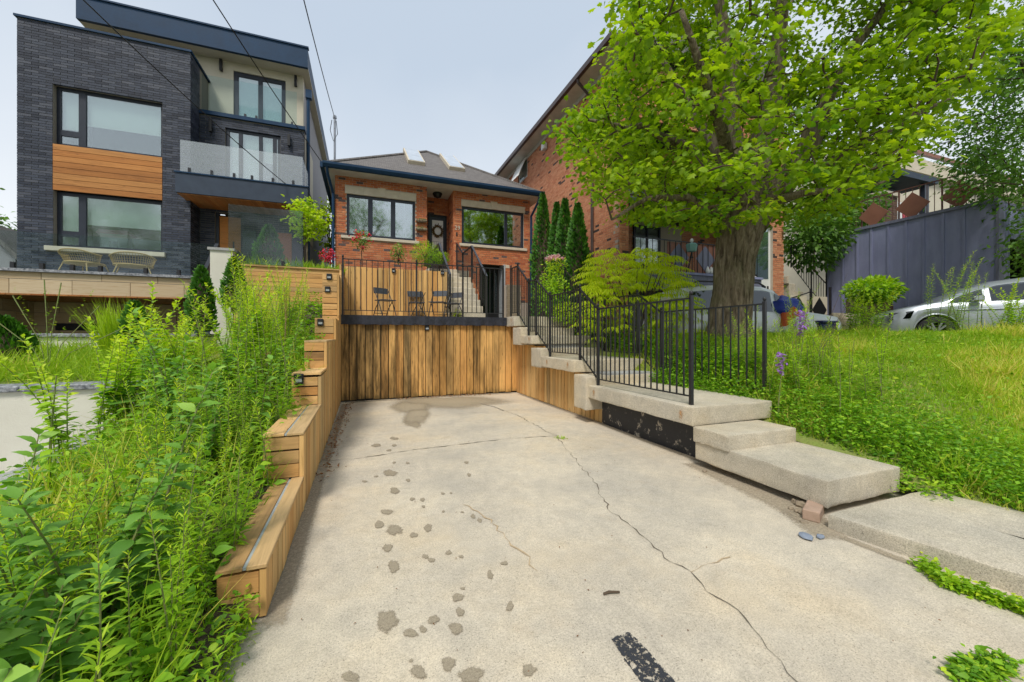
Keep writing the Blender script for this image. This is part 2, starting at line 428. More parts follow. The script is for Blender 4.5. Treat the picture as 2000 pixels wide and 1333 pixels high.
M['purple'] = plain("purple_grey_boards", (0.27, 0.285, 0.445), (0.20, 0.21, 0.34), 1.6, 0.6, bump=0.25, bscale=20, stretch=(3, 3, 0.8))
M['purple_lt'] = plain("slate_paint", (0.20, 0.205, 0.29), (0.13, 0.135, 0.19), 5, 0.6, stretch=(4, 4, 0.6))
M['black'] = plain("matt_black", (0.012, 0.012, 0.013), None, 8, 0.5)
M['rubber'] = plain("tyre_rubber", (0.018, 0.018, 0.019), None, 8, 0.8)
_t = NT("silver_car_paint"); M['silver'] = _t.done(_t.bsdf((0.36, 0.39, 0.43), 0.34, 0.45, None, 0.5, **{"Coat Weight": 0.7, "Coat Roughness": 0.05}))
_t = NT("white_car_paint"); M['carwhite'] = _t.done(_t.bsdf((0.72, 0.74, 0.76), 0.35, 0.0, None, 0.5, **{"Coat Weight": 0.7, "Coat Roughness": 0.05}))
M['carglass'] = glass("car_glass", (0.06, 0.07, 0.075), 0.07, gain=0.22)
M['alloy'] = plain("alloy_rim", (0.35, 0.36, 0.38), None, 8, 0.3, 0.8)
M['brown_panel'] = plain("brown_panel", (0.27, 0.115, 0.075), (0.22, 0.09, 0.06), 3, 0.6)
M['rustrail'] = plain("rusty_rail", (0.16, 0.07, 0.05), None, 10, 0.7)
M['red'] = plain("red_paint", (0.42, 0.02, 0.04), None, 4, 0.5)
M['teal'] = plain("pale_teal_shade", (0.22, 0.42, 0.38), None, 4, 0.6)
M['blue'] = plain("blue_tarp", (0.02, 0.05, 0.42), (0.015, 0.035, 0.28), 6, 0.45)
M['navyplastic'] = plain("navy_plastic", (0.02, 0.03, 0.13), None, 4, 0.45)
M['orange'] = plain("orange_fabric", (0.70, 0.13, 0.04), None, 6, 0.7)
M['solar'] = plain("solar_light_black", (0.02, 0.022, 0.027), None, 12, 0.3)
M['solar_lens'] = plain("solar_light_lens", (0.45, 0.48, 0.5), None, 12, 0.25)
M['chair'] = plain("charcoal_chair", (0.06, 0.066, 0.08), None, 12, 0.5)
M['plum'] = plain("plum_door", (0.07, 0.05, 0.11), None, 4, 0.5)
M['soil'] = plain("soil", (0.115, 0.085, 0.055), (0.06, 0.045, 0.03), 9, 0.95, bump=0.8, bscale=40, dist=0.03)
M['ground'] = plain("rough_ground", (0.10, 0.13, 0.05), (0.07, 0.08, 0.04), 1.5, 0.95, bump=0.6, bscale=12, dist=0.04)
M['lawn_soil'] = plain("lawn_soil", (0.20, 0.27, 0.05), (0.25, 0.23, 0.08), 5, 0.95, bump=0.8, bscale=30, dist=0.03)
M['asphalt'] = plain("asphalt", (0.055, 0.055, 0.058), (0.045, 0.045, 0.047), 6, 0.9, bump=0.6, bscale=90)
M['stone'] = plain("rubble_stone", (0.36, 0.29, 0.20), (0.22, 0.17, 0.12), 16, 0.9, bump=0.8)
M['bluestone'] = plain("blue_grey_stone", (0.25, 0.29, 0.36), None, 16, 0.85)
M['paver'] = plain("pinkish_paver", (0.45, 0.31, 0.23), (0.36, 0.25, 0.18), 20, 0.9, bump=0.5)
_t = NT("maple_bark"); _v = _t.vec((9, 9, 1.6)); _n = _t.noise(_v, 1.6, 8, 0.72, 0.7)
_c1 = _t.ramp(_n, [(0.34, (0.05, 0.037, 0.026)), (0.50, (0.20, 0.155, 0.105)), (0.68, (0.38, 0.315, 0.235))])
_m2 = _t.ramp(_t.noise(_t.vec((1, 1, 1)), 2.0, 5, 0.7), [(0.5, 0.0), (0.7, 0.45)])
_c1 = _t.mix(_m2, _c1, (0.15, 0.16, 0.07))
M['bark'] = _t.done(_t.bsdf(_c1, 0.92, 0, _t.bump(_n, 1.0, 0.05), 0.2))
M['twig'] = plain("twig_bark", (0.10, 0.07, 0.045), None, 20, 0.9)
M['stem'] = plain("green_stem", (0.16, 0.24, 0.06), (0.20, 0.18, 0.07), 20, 0.7)
M['dry'] = plain("dry_stalk", (0.42, 0.30, 0.15), (0.30, 0.2, 0.09), 20, 0.8)
M['leaf_maple'] = leaf("maple_leaf", (0.09, 0.22, 0.012), (0.36, 0.51, 0.014), (0.54, 0.60, 0.022), 0.48)
M['leaf_far'] = leaf("far_tree_leaf", (0.05, 0.13, 0.025), (0.17, 0.33, 0.045), None, 0.38)
M['leaf_lance'] = leaf("lance_leaf", (0.11, 0.27, 0.014), (0.37, 0.59, 0.025), (0.60, 0.70, 0.04), 0.44)
M['leaf_broad'] = leaf("broad_leaf", (0.055, 0.17, 0.03), (0.21, 0.42, 0.06), (0.38, 0.58, 0.11), 0.36)
M['leaf_yel'] = leaf("yellow_green_leaf", (0.22, 0.40, 0.012), (0.56, 0.70, 0.02), (0.70, 0.78, 0.03), 0.45)
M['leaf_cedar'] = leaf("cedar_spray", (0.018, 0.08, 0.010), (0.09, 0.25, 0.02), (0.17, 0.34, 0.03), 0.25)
M['leaf_grass'] = leaf("grass_blade", (0.15, 0.32, 0.016), (0.44, 0.60, 0.03), (0.74, 0.62, 0.17), 0.42)
M['leaf_cover'] = leaf("ground_cover_leaf", (0.08, 0.23, 0.014), (0.28, 0.52, 0.025), (0.50, 0.64, 0.04), 0.38)
M['leaf_dead'] = leaf("dead_leaf", (0.14, 0.055, 0.02), (0.33, 0.16, 0.06), None, 0.1)
M['petal_pink'] = leaf("pink_petal", (0.62, 0.28, 0.42), (0.80, 0.55, 0.66), None, 0.3)
M['petal_red'] = leaf("red_petal", (0.55, 0.01, 0.03), (0.75, 0.05, 0.10), None, 0.2)
M['petal_purple'] = leaf("purple_petal", (0.28, 0.10, 0.55), (0.42, 0.20, 0.70), None, 0.3)
M['seed'] = leaf("seed_head", (0.38, 0.24, 0.09), (0.58, 0.42, 0.20), None, 0.15)

# ------------------------------------------------------------------ walls of bricks and blocks
_unit = MB().box(-0.5, 0.5, -0.5, 0.5, -0.5, 0.5)
def emit_pieces(parent, pieces, mat, name, nmax=300, alllabel=None):
    """pieces: boxes (x0,x1,y0,y1,z0,z1); the largest in view are objects of their own, the rest one mesh"""
    def size(b):
        c = Vector(((b[0] + b[1]) / 2, (b[2] + b[3]) / 2, (b[4] + b[5]) / 2))
        d = max(0.5, depth_of(c))
        r = c.x * _c - c.y * _s
        off = abs(r / d) > 1.32
        if b[1] - b[0] > 0.03 and b[3] - b[2] > 0.03:
            w = (b[1] - b[0]) * abs(c.y) / math.hypot(c.x, c.y) + (b[3] - b[2]) * abs(c.x) / math.hypot(c.x, c.y)
        else: w = 0.02
        return -1 if off else w * (b[5] - b[4]) / d ** 2
    pieces = sorted(pieces, key=size, reverse=True)
    me = _unit.mesh(name, mat)
    for b in pieces[:nmax]:
        o = link_mesh(name, me, parent)
        o.location = ((b[0] + b[1]) / 2, (b[2] + b[3]) / 2, (b[4] + b[5]) / 2)
        o.scale = (b[1] - b[0], b[3] - b[2], b[5] - b[4])
    if len(pieces) > nmax:
        mb = MB()
        for b in pieces[nmax:]: mb.box(*b)
        o = mb.build(name + "_field", mat, parent)
        o["kind"] = "stuff"
def wall_pieces(axis, fixed, out, s0, s1, z0, z1, holes, bl, bh, mj, proud=0.014, thick=0.06, stack=0.5, jit=0.003):
    """running bond on the plane x=fixed or y=fixed (axis = the running axis), out = +1/-1 outward along the other axis"""
    P = []; k = 0; z = z0
    while z < z1 - 0.02:
        zt = min(z + bh, z1)
        off = (k % 2) * stack * (bl + mj)
        s = s0 - off
        while s < s1:
            iv = [(max(s, s0), min(s + bl, s1))]
            for (h0, h1, g0, g1) in holes:
                if zt - 0.4 * bh > g0 and z + 0.4 * bh < g1:
                    nv = []
                    for (a, b) in iv:
                        if b <= h0 or a >= h1: nv.append((a, b))
                        else:
                            if h0 - a > 0.03: nv.append((a, h0 - 0.006))
                            if b - h1 > 0.03: nv.append((h1 + 0.006, b))
                    iv = nv
            for (a, b) in iv:
                if b - a < 0.03: continue
                p = proud + random.uniform(-jit, jit)
                lo, hi = sorted((fixed + out * p, fixed - out * thick))
                P.append((a, b, lo, hi, z, zt) if axis == 'x' else (lo, hi, a, b, z, zt))
            s += bl + mj
        z += bh + mj; k += 1
    return P
def wall_back(mb, axis, f0, f1, s0, s1, z0, z1, holes):
    """solid wall between planes f0 and f1 with openings cut out"""
    cuts = sorted({s0, s1} | {min(max(h, s0), s1) for q in holes for h in q[:2]})
    for a, b in zip(cuts, cuts[1:]):
        if b - a < 1e-4: continue
        m = (a + b) / 2
        hs = sorted([(q[2], q[3]) for q in holes if q[0] < m < q[1]])
        z = z0
        for g0, g1 in hs + [(z1, z1)]:
            if g0 - z > 1e-3:
                mb.box(a, b, f0, f1, z, g0) if axis == 'x' else mb.box(f0, f1, a, b, z, g0)
            z = max(z, g1)
    return mb
def window(parent, Y, x0, x1, z0, z1, cols=(), rows=None, fw=0.06, mw=0.06, gm='glass', fm='frame', blinds=(), curtain=False, room=True, deep=0.1, name='window', roomd=1.4):
    """framed window in a wall facing -Y at plane Y; cols = mullion x positions; rows = {column index: transom z}"""
    Yf = Y + deep - 0.05
    mb = MB()
    mb.box(x0, x1, Yf, Yf + 0.07, z1 - fw, z1).box(x0, x1, Yf, Yf + 0.07, z0, z0 + fw)
    mb.box(x0, x0 + fw, Yf, Yf + 0.07, z0 + fw, z1 - fw).box(x1 - fw, x1, Yf, Yf + 0.07, z0 + fw, z1 - fw)
    w = mb.build(name, M[fm], parent)
    xs = [x0 + fw] + [q for c in cols for q in (c - mw / 2, c + mw / 2)] + [x1 - fw]
    for c in cols: bx('mullion', M[fm], w, c - mw / 2, c + mw / 2, Yf - 0.004, Yf + 0.066, z0 + fw, z1 - fw)
    for i in range(len(xs) // 2):
        a, b = xs[2 * i], xs[2 * i + 1]
        zs = [z0 + fw, z1 - fw]
        if rows and i in rows:
            bx('transom', M[fm], w, a, b, Yf - 0.002, Yf + 0.064, rows[i] - mw / 2, rows[i] + mw / 2)
            zs = [z0 + fw, rows[i] - mw / 2, rows[i] + mw / 2, z1 - fw]
        for k in range(len(zs) // 2):
            bx('pane', M[gm], w, a, b, Yf + 0.03, Yf + 0.036, zs[2 * k], zs[2 * k + 1])
        for (ci, frac) in blinds:
            if ci == i: bx('roller_blind', M['blind'], w, a - 0.01, b + 0.01, Yf + 0.10, Yf + 0.11, z1 - fw - frac * (z1 - z0 - 2 * fw), z1)
    if curtain:
        cb = MB(); n = 26
        for side in curtain:
            ca, cw = side
            pts = []
            for k in range(n + 1):
                pts.append((ca + cw * k / n, Yf + 0.16 + 0.03 * math.sin(k * 1.7)))
            for p, q in zip(pts, pts[1:]):
                cb.add([(p[0], p[1], z0), (q[0], q[1], z0), (q[0], q[1], z1), (p[0], p[1], z1)], [(0, 1, 2, 3)])
        cb.build('curtain', M['curtain'], w)
    if room:
        a, b, c, d = x0 - 0.3, x1 + 0.3, z0 - 0.4, z1 + 0.2
        y0, y1 = Yf + 0.25, Yf + roomd
        MB().add([(a, y0, c), (b, y0, c), (b, y0, d), (a, y0, d), (a, y1, c), (b, y1, c), (b, y1, d), (a, y1, d)],
                 [(4, 5, 6, 7), (0, 1, 5, 4), (3, 2, 6, 7), (0, 4, 7, 3), (1, 2, 6, 5)]).build('room_lining', M['room'], w)
    return w

# ------------------------------------------------------------------ ground, street, driveway
def sheet(name, mat, x0, x1, y0, y1, nx, ny, fz, parent=None, kind='structure', smooth=True):
    xs, ys = np.linspace(x0, x1, nx), np.linspace(y0, y1, ny)
    vs = [(x, y, fz(x, y)) for y in ys for x in xs]
    fs = [(j * nx + i, j * nx + i + 1, (j + 1) * nx + i + 1, (j + 1) * nx + i) for j in range(ny - 1) for i in range(nx - 1)]
    me = bpy.data.meshes.new(name); me.from_pydata(vs, [], fs)
    if smooth: me.polygons.foreach_set("use_smooth", [True] * len(me.polygons))
    me.materials.append(mat)
    o = link_mesh(name, me, parent)
    if kind: o["kind"] = kind
    return o
def sstep(a, b, x):
    t = min(1, max(0, (x - a) / (b - a))); return t * t * (3 - 2 * t)
sheet('ground', M['ground'], -400, 400, -400, 400, 3, 3, lambda x, y: -0.35)
sheet('road', M['asphalt'], -120, 120, -13, -3.2, 3, 3, lambda x, y: -0.20)
bx('kerb', M['conc_grey'], None, -60, 60, -3.2, -3.0, -0.30, -0.07)["kind"] = 'structure'
sheet('pavement', M['conc_grey'], -60, 60, -3.0, -0.9, 3, 3, lambda x, y: -0.05)

DX0, DX1, DY1 = -0.42, 3.32, 8.6
drv = MB()
_nx, _ny = 26, 60
def drive_z(x, y): return 0.006 * math.sin(x * 1.7 + y * 0.6) + 0.004 * math.sin(y * 2.1 - x)
drive = sheet('driveway', M['drive'], -0.62, 7.2, -0.9, 8.7, 40, 60, drive_z)
def ribbon(name, mat, pts, w, parent, z=0.005, jag=0.3):
    vs, fs = [], []
    P = []
    for a, b in zip(pts, pts[1:]):
        n = max(2, int((Vector(b) - Vector(a)).length / 0.05))
        for k in range(n): P.append(Vector(a).lerp(Vector(b), k / n))
    P.append(Vector(pts[-1]))
    for k, p in enumerate(P):
        d = P[min(k + 1, len(P) - 1)] - P[max(k - 1, 0)]; s = Vector((-d.y, d.x)).normalized()
        ww = w * random.uniform(0.15, 1.0) ** 1.3 * 1.5; j = random.uniform(-1, 1) * jag * 0.035
        for q in (-1, 1):
            x, y = p.x + s.x * (q * ww / 2 + j), p.y + s.y * (q * ww / 2 + j)
            vs.append((x, y, drive_z(x, y) + z))
        if k: fs.append((2 * k - 2, 2 * k - 1, 2 * k + 1, 2 * k))
    me = bpy.data.meshes.new(name); me.from_pydata(vs, [], fs); me.materials.append(mat)
    return link_mesh(name, me, parent)
def g(u, v): p = at(u, v, Z=0); return (p.x, p.y)
ribbon('crack', M['crack'], [g(632, 902), g(700, 897), g(800, 880), g(900, 868), g(990, 858), g(1085, 853)], 0.013, drive)
ribbon('crack', M['crack'], [g(1085, 853), g(1110, 880), g(1160, 940), g(1190, 995), g(1240, 1035), g(1300, 1090), g(1345, 1118), g(1400, 1170), g(1460, 1210), g(1500, 1270), g(1560, 1345)], 0.006, drive, jag=0.5)
ribbon('crack', M['crack'], [g(975, 800), g(1010, 812), g(1050, 835), g(1085, 853)], 0.009, drive, jag=0.7)
ribbon('crack', M['crack'], [g(660, 818), g(760, 818), g(850, 812), g(990, 803), g(1080, 800)], 0.007, drive)
ribbon('crack', M['crack'], [g(940, 790), g(965, 796), g(985, 803)], 0.02, drive)
ribbon('crack', M['crack_ochre'], [g(905, 985), g(945, 1005), g(985, 1050), g(1030, 1090), g(1050, 1118)], 0.010, drive, jag=0.6)
ribbon('crack', M['crack_ochre'], [g(1348, 1118), g(1385, 1103), g(1425, 1088)], 0.006, drive)
M['dirt'] = soft_patch("loose_dirt", (0.38, 0.315, 0.225), 0.95, 0.15, 1.1)
M['rust_soft'] = soft_patch("rust_bleed", (0.50, 0.27, 0.11), 0.95, 0.3, 1.0)
M['tar_soft'] = soft_patch("worn_tar", (0.035, 0.037, 0.043), 0.8, 0.44, 0.50)
def soft_mesh(name, mat, vs, fs, ev, parent):
    me = bpy.data.meshes.new(name); me.from_pydata(vs, [], fs); me.materials.append(mat)
    me.attributes.new("edge", 'FLOAT', 'POINT').data.foreach_set("value", ev)
    return link_mesh(name, me, parent)
def dirt_line(pts, w, z=0.004):
    P = []
    for a, b in zip(pts, pts[1:]):
        n = max(2, int((Vector(b) - Vector(a)).length / 0.08))
        for k in range(n): P.append(Vector(a).lerp(Vector(b), k / n))
    P.append(Vector(pts[-1])); vs, fs, ev = [], [], []
    for k, p in enumerate(P):
        d = P[min(k + 1, len(P) - 1)] - P[max(k - 1, 0)]; s_ = Vector((-d.y, d.x)).normalized(); end = 0.0 if k in (0, len(P) - 1) else 1.0
        for q, e in ((-1, 0), (-0.4, 0.8 * end), (0.4, 0.8 * end), (1, 0)):
            x, y = p.x + s_.x * q * w, p.y + s_.y * q * w; vs.append((x, y, drive_z(x, y) + z)); ev.append(float(e))
        if k:
            for j in range(3): fs.append((4 * k - 4 + j, 4 * k - 3 + j, 4 * k + 1 + j, 4 * k + j))
    return soft_mesh('dirt_line', M['dirt'], vs, fs, ev, drive)
dirt_line([(3.27, 3.0), (3.27, 4.0), (3.28, 5.2), (3.29, 6.6), (3.29, 8.3)], 0.06)
dirt_line([(2.92, 1.75), (3.02, 2.1), (3.08, 2.6), (3.16, 3.15)], 0.16, 0.0045)
dirt_line([(2.80, 1.60), (2.88, 1.78), (3.02, 2.0)], 0.15, 0.005)
dirt_line([g(1630, 1045), g(1750, 1090), g(1850, 1125), g(1990, 1180)], 0.045, 0.0046)
dirt_line([(-0.38, 2.0), (-0.38, 4.0), (-0.36, 6.0), (-0.34, 8.3)], 0.07, 0.0042)
dirt_line([(-0.3, 8.42), (1.4, 8.42), (3.2, 8.42)], 0.08, 0.0043)
def spot(u, v, w, h, mat='wet', name='wet_spot', z=0.004, irr=0.25):
    c = at(u, v, Z=0); e = at(u + w / 2, v, Z=0); f = at(u, v - h / 2, Z=0)
    rx = (e - c).length; ry = (f - c).length
    n = 18; ph = [random.uniform(0, 6.28) for _ in range(3)]; rx *= 1.35; ry *= 1.35
    vs = [(c.x, c.y, drive_z(c.x, c.y) + z)]; ev = [1.0]
    dx, dy = (e - c).normalized(), (f - c).normalized()
    for q_, ee in ((0.55, 0.8), (1.0, 0.0)):
        for k in range(n):
            a = 2 * math.pi * k / n
            r = q_ * (1 + irr * (0.5 * math.sin(2 * a + ph[0]) + 0.35 * math.sin(3 * a + ph[1]) + 0.3 * math.sin(5 * a + ph[2])))
            p = c + dx * (math.cos(a) * rx * r) + dy * (math.sin(a) * ry * r)
            vs.append((p.x, p.y, drive_z(p.x, p.y) + z)); ev.append(ee)
    me = bpy.data.meshes.new(name)
    me.from_pydata(vs, [], [(0, k + 1, (k + 1) % n + 1) for k in range(n)] + [(k + 1, n + k + 1, n + (k + 1) % n + 1, (k + 1) % n + 1) for k in range(n)]); me.materials.append(M[mat])
    at_ = me.attributes.new("edge", 'FLOAT', 'POINT'); at_.data.foreach_set("value", ev)
    return link_mesh(name, me, drive)
for s in [(762, 926, 22, 12), (771, 961, 17, 11), (755, 1002, 20, 10), (741, 1027, 18, 12), (770, 1037, 25, 20), (808, 1047, 13, 10), (836, 1033, 15, 13),
          (757, 1072, 19, 13), (769, 1108, 22, 20), (831, 1089, 11, 8), (843, 1096, 12, 9), (876, 1081, 10, 9), (901, 1089, 8, 6), (985, 1102, 12, 8), (957, 1125, 11, 16),
          (894, 1170, 20, 16), (899, 1199, 15, 16), (996, 1188, 13, 18), (756, 1216, 34, 42), (847, 1214, 20, 16), (890, 1231, 26, 20), (802, 1240, 24, 16), (826, 1233, 12, 14),
          (875, 1302, 22, 30), (817, 1317, 28, 24), (1033, 1315, 22, 24), (685, 1325, 30, 20), (920, 1325, 50, 26), (803, 1295, 8, 7),
          (924, 1009, 8, 8), (937, 1017, 8, 8), (825, 978, 9, 6), (805, 977, 9, 6), (827, 991, 7, 4), (797, 940, 9, 5), (916, 928, 7, 6), (911, 904, 7, 5), (865, 965, 6, 4), (881, 964, 5, 3),
          (735, 870, 16, 6), (770, 856, 14, 5), (770, 870, 8, 4), (760, 880, 9, 4), (712, 943, 9, 4), (735, 933, 8, 3), (770, 905, 6, 4), (796, 906, 7, 4), (866, 1000, 5, 4), (903, 1001, 6, 3), (904, 1152, 8, 5)]:
    spot(*s)
# the damp run from the foot of the board wall
for (u, v, w, h) in [(880, 786, 170, 20), (800, 795, 62, 18), (815, 808, 44, 30), (806, 824, 26, 18)]: spot(u, v, w, h, 'damp', 'damp_patch', 0.003 + random.uniform(0, 0.0015), 0.3)
_tp = [g(1196, 1255), g(1228, 1240), g(1252, 1262), g(1330, 1350), g(1262, 1350), g(1225, 1300)]
_tc = Vector((sum(p[0] for p in _tp) / 6, sum(p[1] for p in _tp) / 6))
_tv, _te = [(p[0], p[1], 0.011) for p in _tp], [0.54] * 6
for p in _tp:
    q = _tc + (Vector(p) - _tc) * 1.12; _tv.append((q.x, q.y, 0.011)); _te.append(0.0)
soft_mesh('tar_patch', M['tar_soft'], _tv, [tuple(range(6))] + [(k, (k + 1) % 6, 6 + (k + 1) % 6, 6 + k) for k in range(6)], _te, drive)

# ------------------------------------------------------------------ lawn bank on the right, planting bank on the left
def smin(a, b, k=0.18):
    h = max(0.0, min(1.0, 0.5 + 0.5 * (b - a) / k)); return b * (1 - h) + a * h - k * h * (1 - h)
def crest_y(x): return 5.75 - 1.1 * max(0, x - 10.6)
def lawn_z(x, y):
    z = smin(1.30, 0.10 + 0.135 * (x - 4.1) + 0.27 * (y - 1.25))
    zb = float(np.interp(y, [0.5, 1.7, 2.0, 3.0, 3.2, 5.0, 5.4, 6.6, 7.0, 8.0, 9], [0.07, 0.08, 0.16, 0.3, 0.42, 0.5, 0.72, 0.85, 1.0, 1.2, 1.2]))
    z = smin(z, zb + 0.75 * max(0, x - 4.12), 0.1)
    low_ = 0.72 if x < 9 else 0.72 + 0.28 * sstep(9, 10.4, x)
    d = sstep(0.0, 0.6, y - crest_y(x)) if x > 5.0 else 0
    z = z * (1 - d) + min(z, low_) * d
    return z + 0.02 * math.sin(3.1 * x + 1.3 * y) * math.cos(2.3 * y)
sheet('lawn', M['lawn_soil'], 4.06, 26, 0.9, 9.5, 110, 70, lawn_z)
sheet('parking_pad', M['conc_grey'], 5.6, 13.6, 6.5, 9.7, 4, 4, lambda x, y: 0.76)
def bank_z(x, y):
    ys = [0.4, 2.1, 3.3, 4.6, 5.3, 6.9, 7.9, 9.0, 9.4]; zs = [0.0, 0.12, 0.32, 0.62, 0.88, 1.18, 1.5, 1.95, 2.0]
    z = float(np.interp(y, ys, zs))
    w = sstep(-2.6, -1.2, x)
    return z * (0.35 + 0.65 * w) - 0.05 + 0.03 * math.sin(4 * x + 2 * y)
sheet('planting_bank', M['soil'], -2.6, -0.50, 0.3, 9.3, 20, 60, bank_z)
sheet('lower_yard', M['conc_grey'], -14, -2.3, 0.0, 5.9, 10, 10, lambda x, y: -0.07)
sheet('front_path', M['conc'], -3.2, -1.55, 2.6, 4.6, 4, 4, lambda x, y: 0.12)

# ------------------------------------------------------------------ board wall at the back of the driveway, terrace above it
YB = 8.50
fence = thing('board_wall', 'weathered upright board wall closing the back of the driveway under the black beam', 'fence', (1.4, YB, 0))
bx('backing', M['black'], fence, DX0, 3.34, YB + 0.05, YB + 0.30, 0, 1.56)
n = 25; xw = (3.34 - DX0) / n
for k in range(n):
    a = DX0 + k * xw; ga = random.uniform(0.004, 0.009)
    y = YB + random.uniform(-0.006, 0.006)
    MB().box(a + ga, a + xw - ga, y, y + 0.035, 0.015 + random.uniform(0, 0.02), 1.548).build('board', M['wood_v'], fence, bevel=0.004)
ter = thing('terrace_slab', 'raised concrete terrace slab edged with a black beam above the board wall', 'terrace', (1.4, 9.2, 1.56))
bx('slab', M['conc'], ter, DX0 + 0.02, 4.35, YB + 0.06, 14.0, 1.57, 1.715)
_b = MB(); _bn = 40
for k in range(_bn):                                       # rough-edged black membrane on the slab edge
    a = -0.455 + k * 3.5 / _bn; b = a + 3.5 / _bn
    w0, w1 = 0.008 * math.sin(k * 1.9), 0.008 * math.sin((k + 1) * 1.9)
    _b.hexa([(a, YB - 0.07 + w0, 1.535 + w0), (b, YB - 0.07 + w1, 1.535 + w1), (b, YB + 0.055, 1.535), (a, YB + 0.055, 1.535), (a, YB - 0.07 + w0 * .5, 1.722), (b, YB - 0.07 + w1 * .5, 1.722), (b, YB + 0.055, 1.726), (a, YB + 0.055, 1.726)])
_b.build('edge_beam', M['beam'], ter)

# concrete steps beside the driveway (slabs sit on wall and timber skirt)
stair = thing('concrete_stair', 'stepped concrete slabs climbing beside the driveway to the terrace', 'stairs', (3.8, 5.5, 0.3))
def slab(parent, x0, x1, y0, y1, z0, z1, name='tread_slab', mat='conc', bev=0.009, rough=0.0016, fx=None):
    mb = MB(); nx, ny, nz = max(2, int((x1 - x0) / 0.09)), max(2, int((y1 - y0) / 0.09)), max(2, int((z1 - z0) / 0.06))
    bm = bmesh.new()
    bmesh.ops.create_cube(bm, size=1)
    for v in bm.verts:
        v.co = ((x0 + x1) / 2 + v.co.x * (x1 - x0), (y0 + y1) / 2 + v.co.y * (y1 - y0), (z0 + z1) / 2 + v.co.z * (z1 - z0))
    bmesh.ops.bevel(bm, geom=list(bm.edges), offset=bev, segments=2, affect='EDGES', profile=0.6)
    es = [e for e in bm.edges if e.calc_length() > 0.12]
    bmesh.ops.subdivide_edges(bm, edges=es, cuts=10, use_grid_fill=True)
    for v in bm.verts:
        p = v.co
        q = rough * (math.sin(p.x * 23 + p.z * 31) * math.cos(p.y * 19 + p.x * 7) + random.uniform(-.5, .5))
        e = 0.0
        if abs(p.z - z1) < bev * 1.2 and (min(abs(p.x - x0), abs(p.y - y0)) < bev * 1.2): e = -random.random() ** 6 * 0.012
        if abs(p.z - z0) < bev * 1.5: e += random.uniform(-0.008, 0.002)
        v.co = (p.x + q, p.y + q * 0.8, p.z + (0 if abs(p.z - z1) < 1e-4 else q * 0.5) + e)
        if fx: v.co = fx(v.co)
    for e_ in bm.edges:
        if len(e_.link_faces) == 2 and e_.calc_face_angle(0) > 0.42: e_.smooth = False
    me = bpy.data.meshes.new(name); bm.to_mesh(me); bm.free()
    me.polygons.foreach_set("use_smooth", [True] * len(me.polygons))
    me.materials.append(M[mat])
    return link_mesh(name, me, parent)
slab(stair, 3.08, 4.22, 3.06, 5.02, 0.40, 0.585, 'landing_slab')
slab(stair, 3.04, 4.42, 5.00, 5.36, 0.22, 0.715, 'riser_block')
slab(stair, 3.04, 4.52, 5.35, 6.58, 0.745, 0.925)
slab(stair, 3.04, 4.30, 6.58, 7.02, 0.72, 1.075, 'riser_block')
slab(stair, 3.04, 4.42, 7.00, 7.56, 1.15, 1.31)
slab(stair, 3.04, 4.30, 7.55, 8.02, 1.12, 1.485, 'riser_block')
slab(stair, 3.06, 4.44, 8.00, 8.545, 1.52, 1.735)
bx('black_wall', M['blackwall'], stair, 3.31, 4.3, 3.16, 5.0, 0.0, 0.40)
bx('core', M['conc_grey'], stair, 3.40, 4.25, 5.01, 8.45, 0.0, 0.74)
bx('core', M['conc_grey'], stair, 3.40, 4.25, 7.03, 8.45, 0.74, 1.14)
bx('core', M['conc_grey'], stair, 3.40, 4.25, 8.03, 8.45, 1.14, 1.52)
for (x, y, z) in ((3.075, 3.2, 0.45), (3.075, 4.85, 0.45), (3.035, 5.55, 0.8), (3.035, 6.3, 0.8), (3.035, 7.1, 1.2), (3.035, 8.1, 1.6)):
    vs, ev = [(x - 0.006, y, z + 0.06)], [0.9]
    for k in range(12):
        a = 2 * math.pi * k / 12; vs.append((x - 0.006, y + 0.055 * math.cos(a), z + 0.045 + (0.07 if math.sin(a) > 0 else 0.11) * math.sin(a))); ev.append(0.0)
    soft_mesh('rust_stain', M['rust_soft'], vs, [(0, k + 1, (k + 1) % 12 + 1) for k in range(12)], ev, stair)
skirt = thing('timber_skirt', 'upright boards cladding the side of the concrete stair', 'cladding', (3.3, 6.7, 0))
y = 4.72; k = 0
while y < 8.44:
    w = random.uniform(0.105, 0.135)
    top = 0.40 if y < 4.92 else 0.70 if y < 6.5 else 1.10 if y < 7.45 else 1.50
    if 4.92 <= y < 5.36: top = 0.215
    if 6.5 <= y < 7.0: top = 0.71
    if 7.45 <= y < 8.0: top = 1.11
    lean = random.uniform(-0.012, 0.012)
    x = 3.315 + random.uniform(-0.006, 0.006)
    b = y + w - random.uniform(0.012, 0.026)
    MB().hexa([(x, y, 0.012), (x, b, 0.012), (x + 0.03, b, 0.012), (x + 0.03, y, 0.012), (x, y + lean, top), (x, b + lean, top), (x + 0.03, b + lean, top), (x + 0.03, y + lean, top)]).build('board', M['wood_zs'], skirt)
    y += w
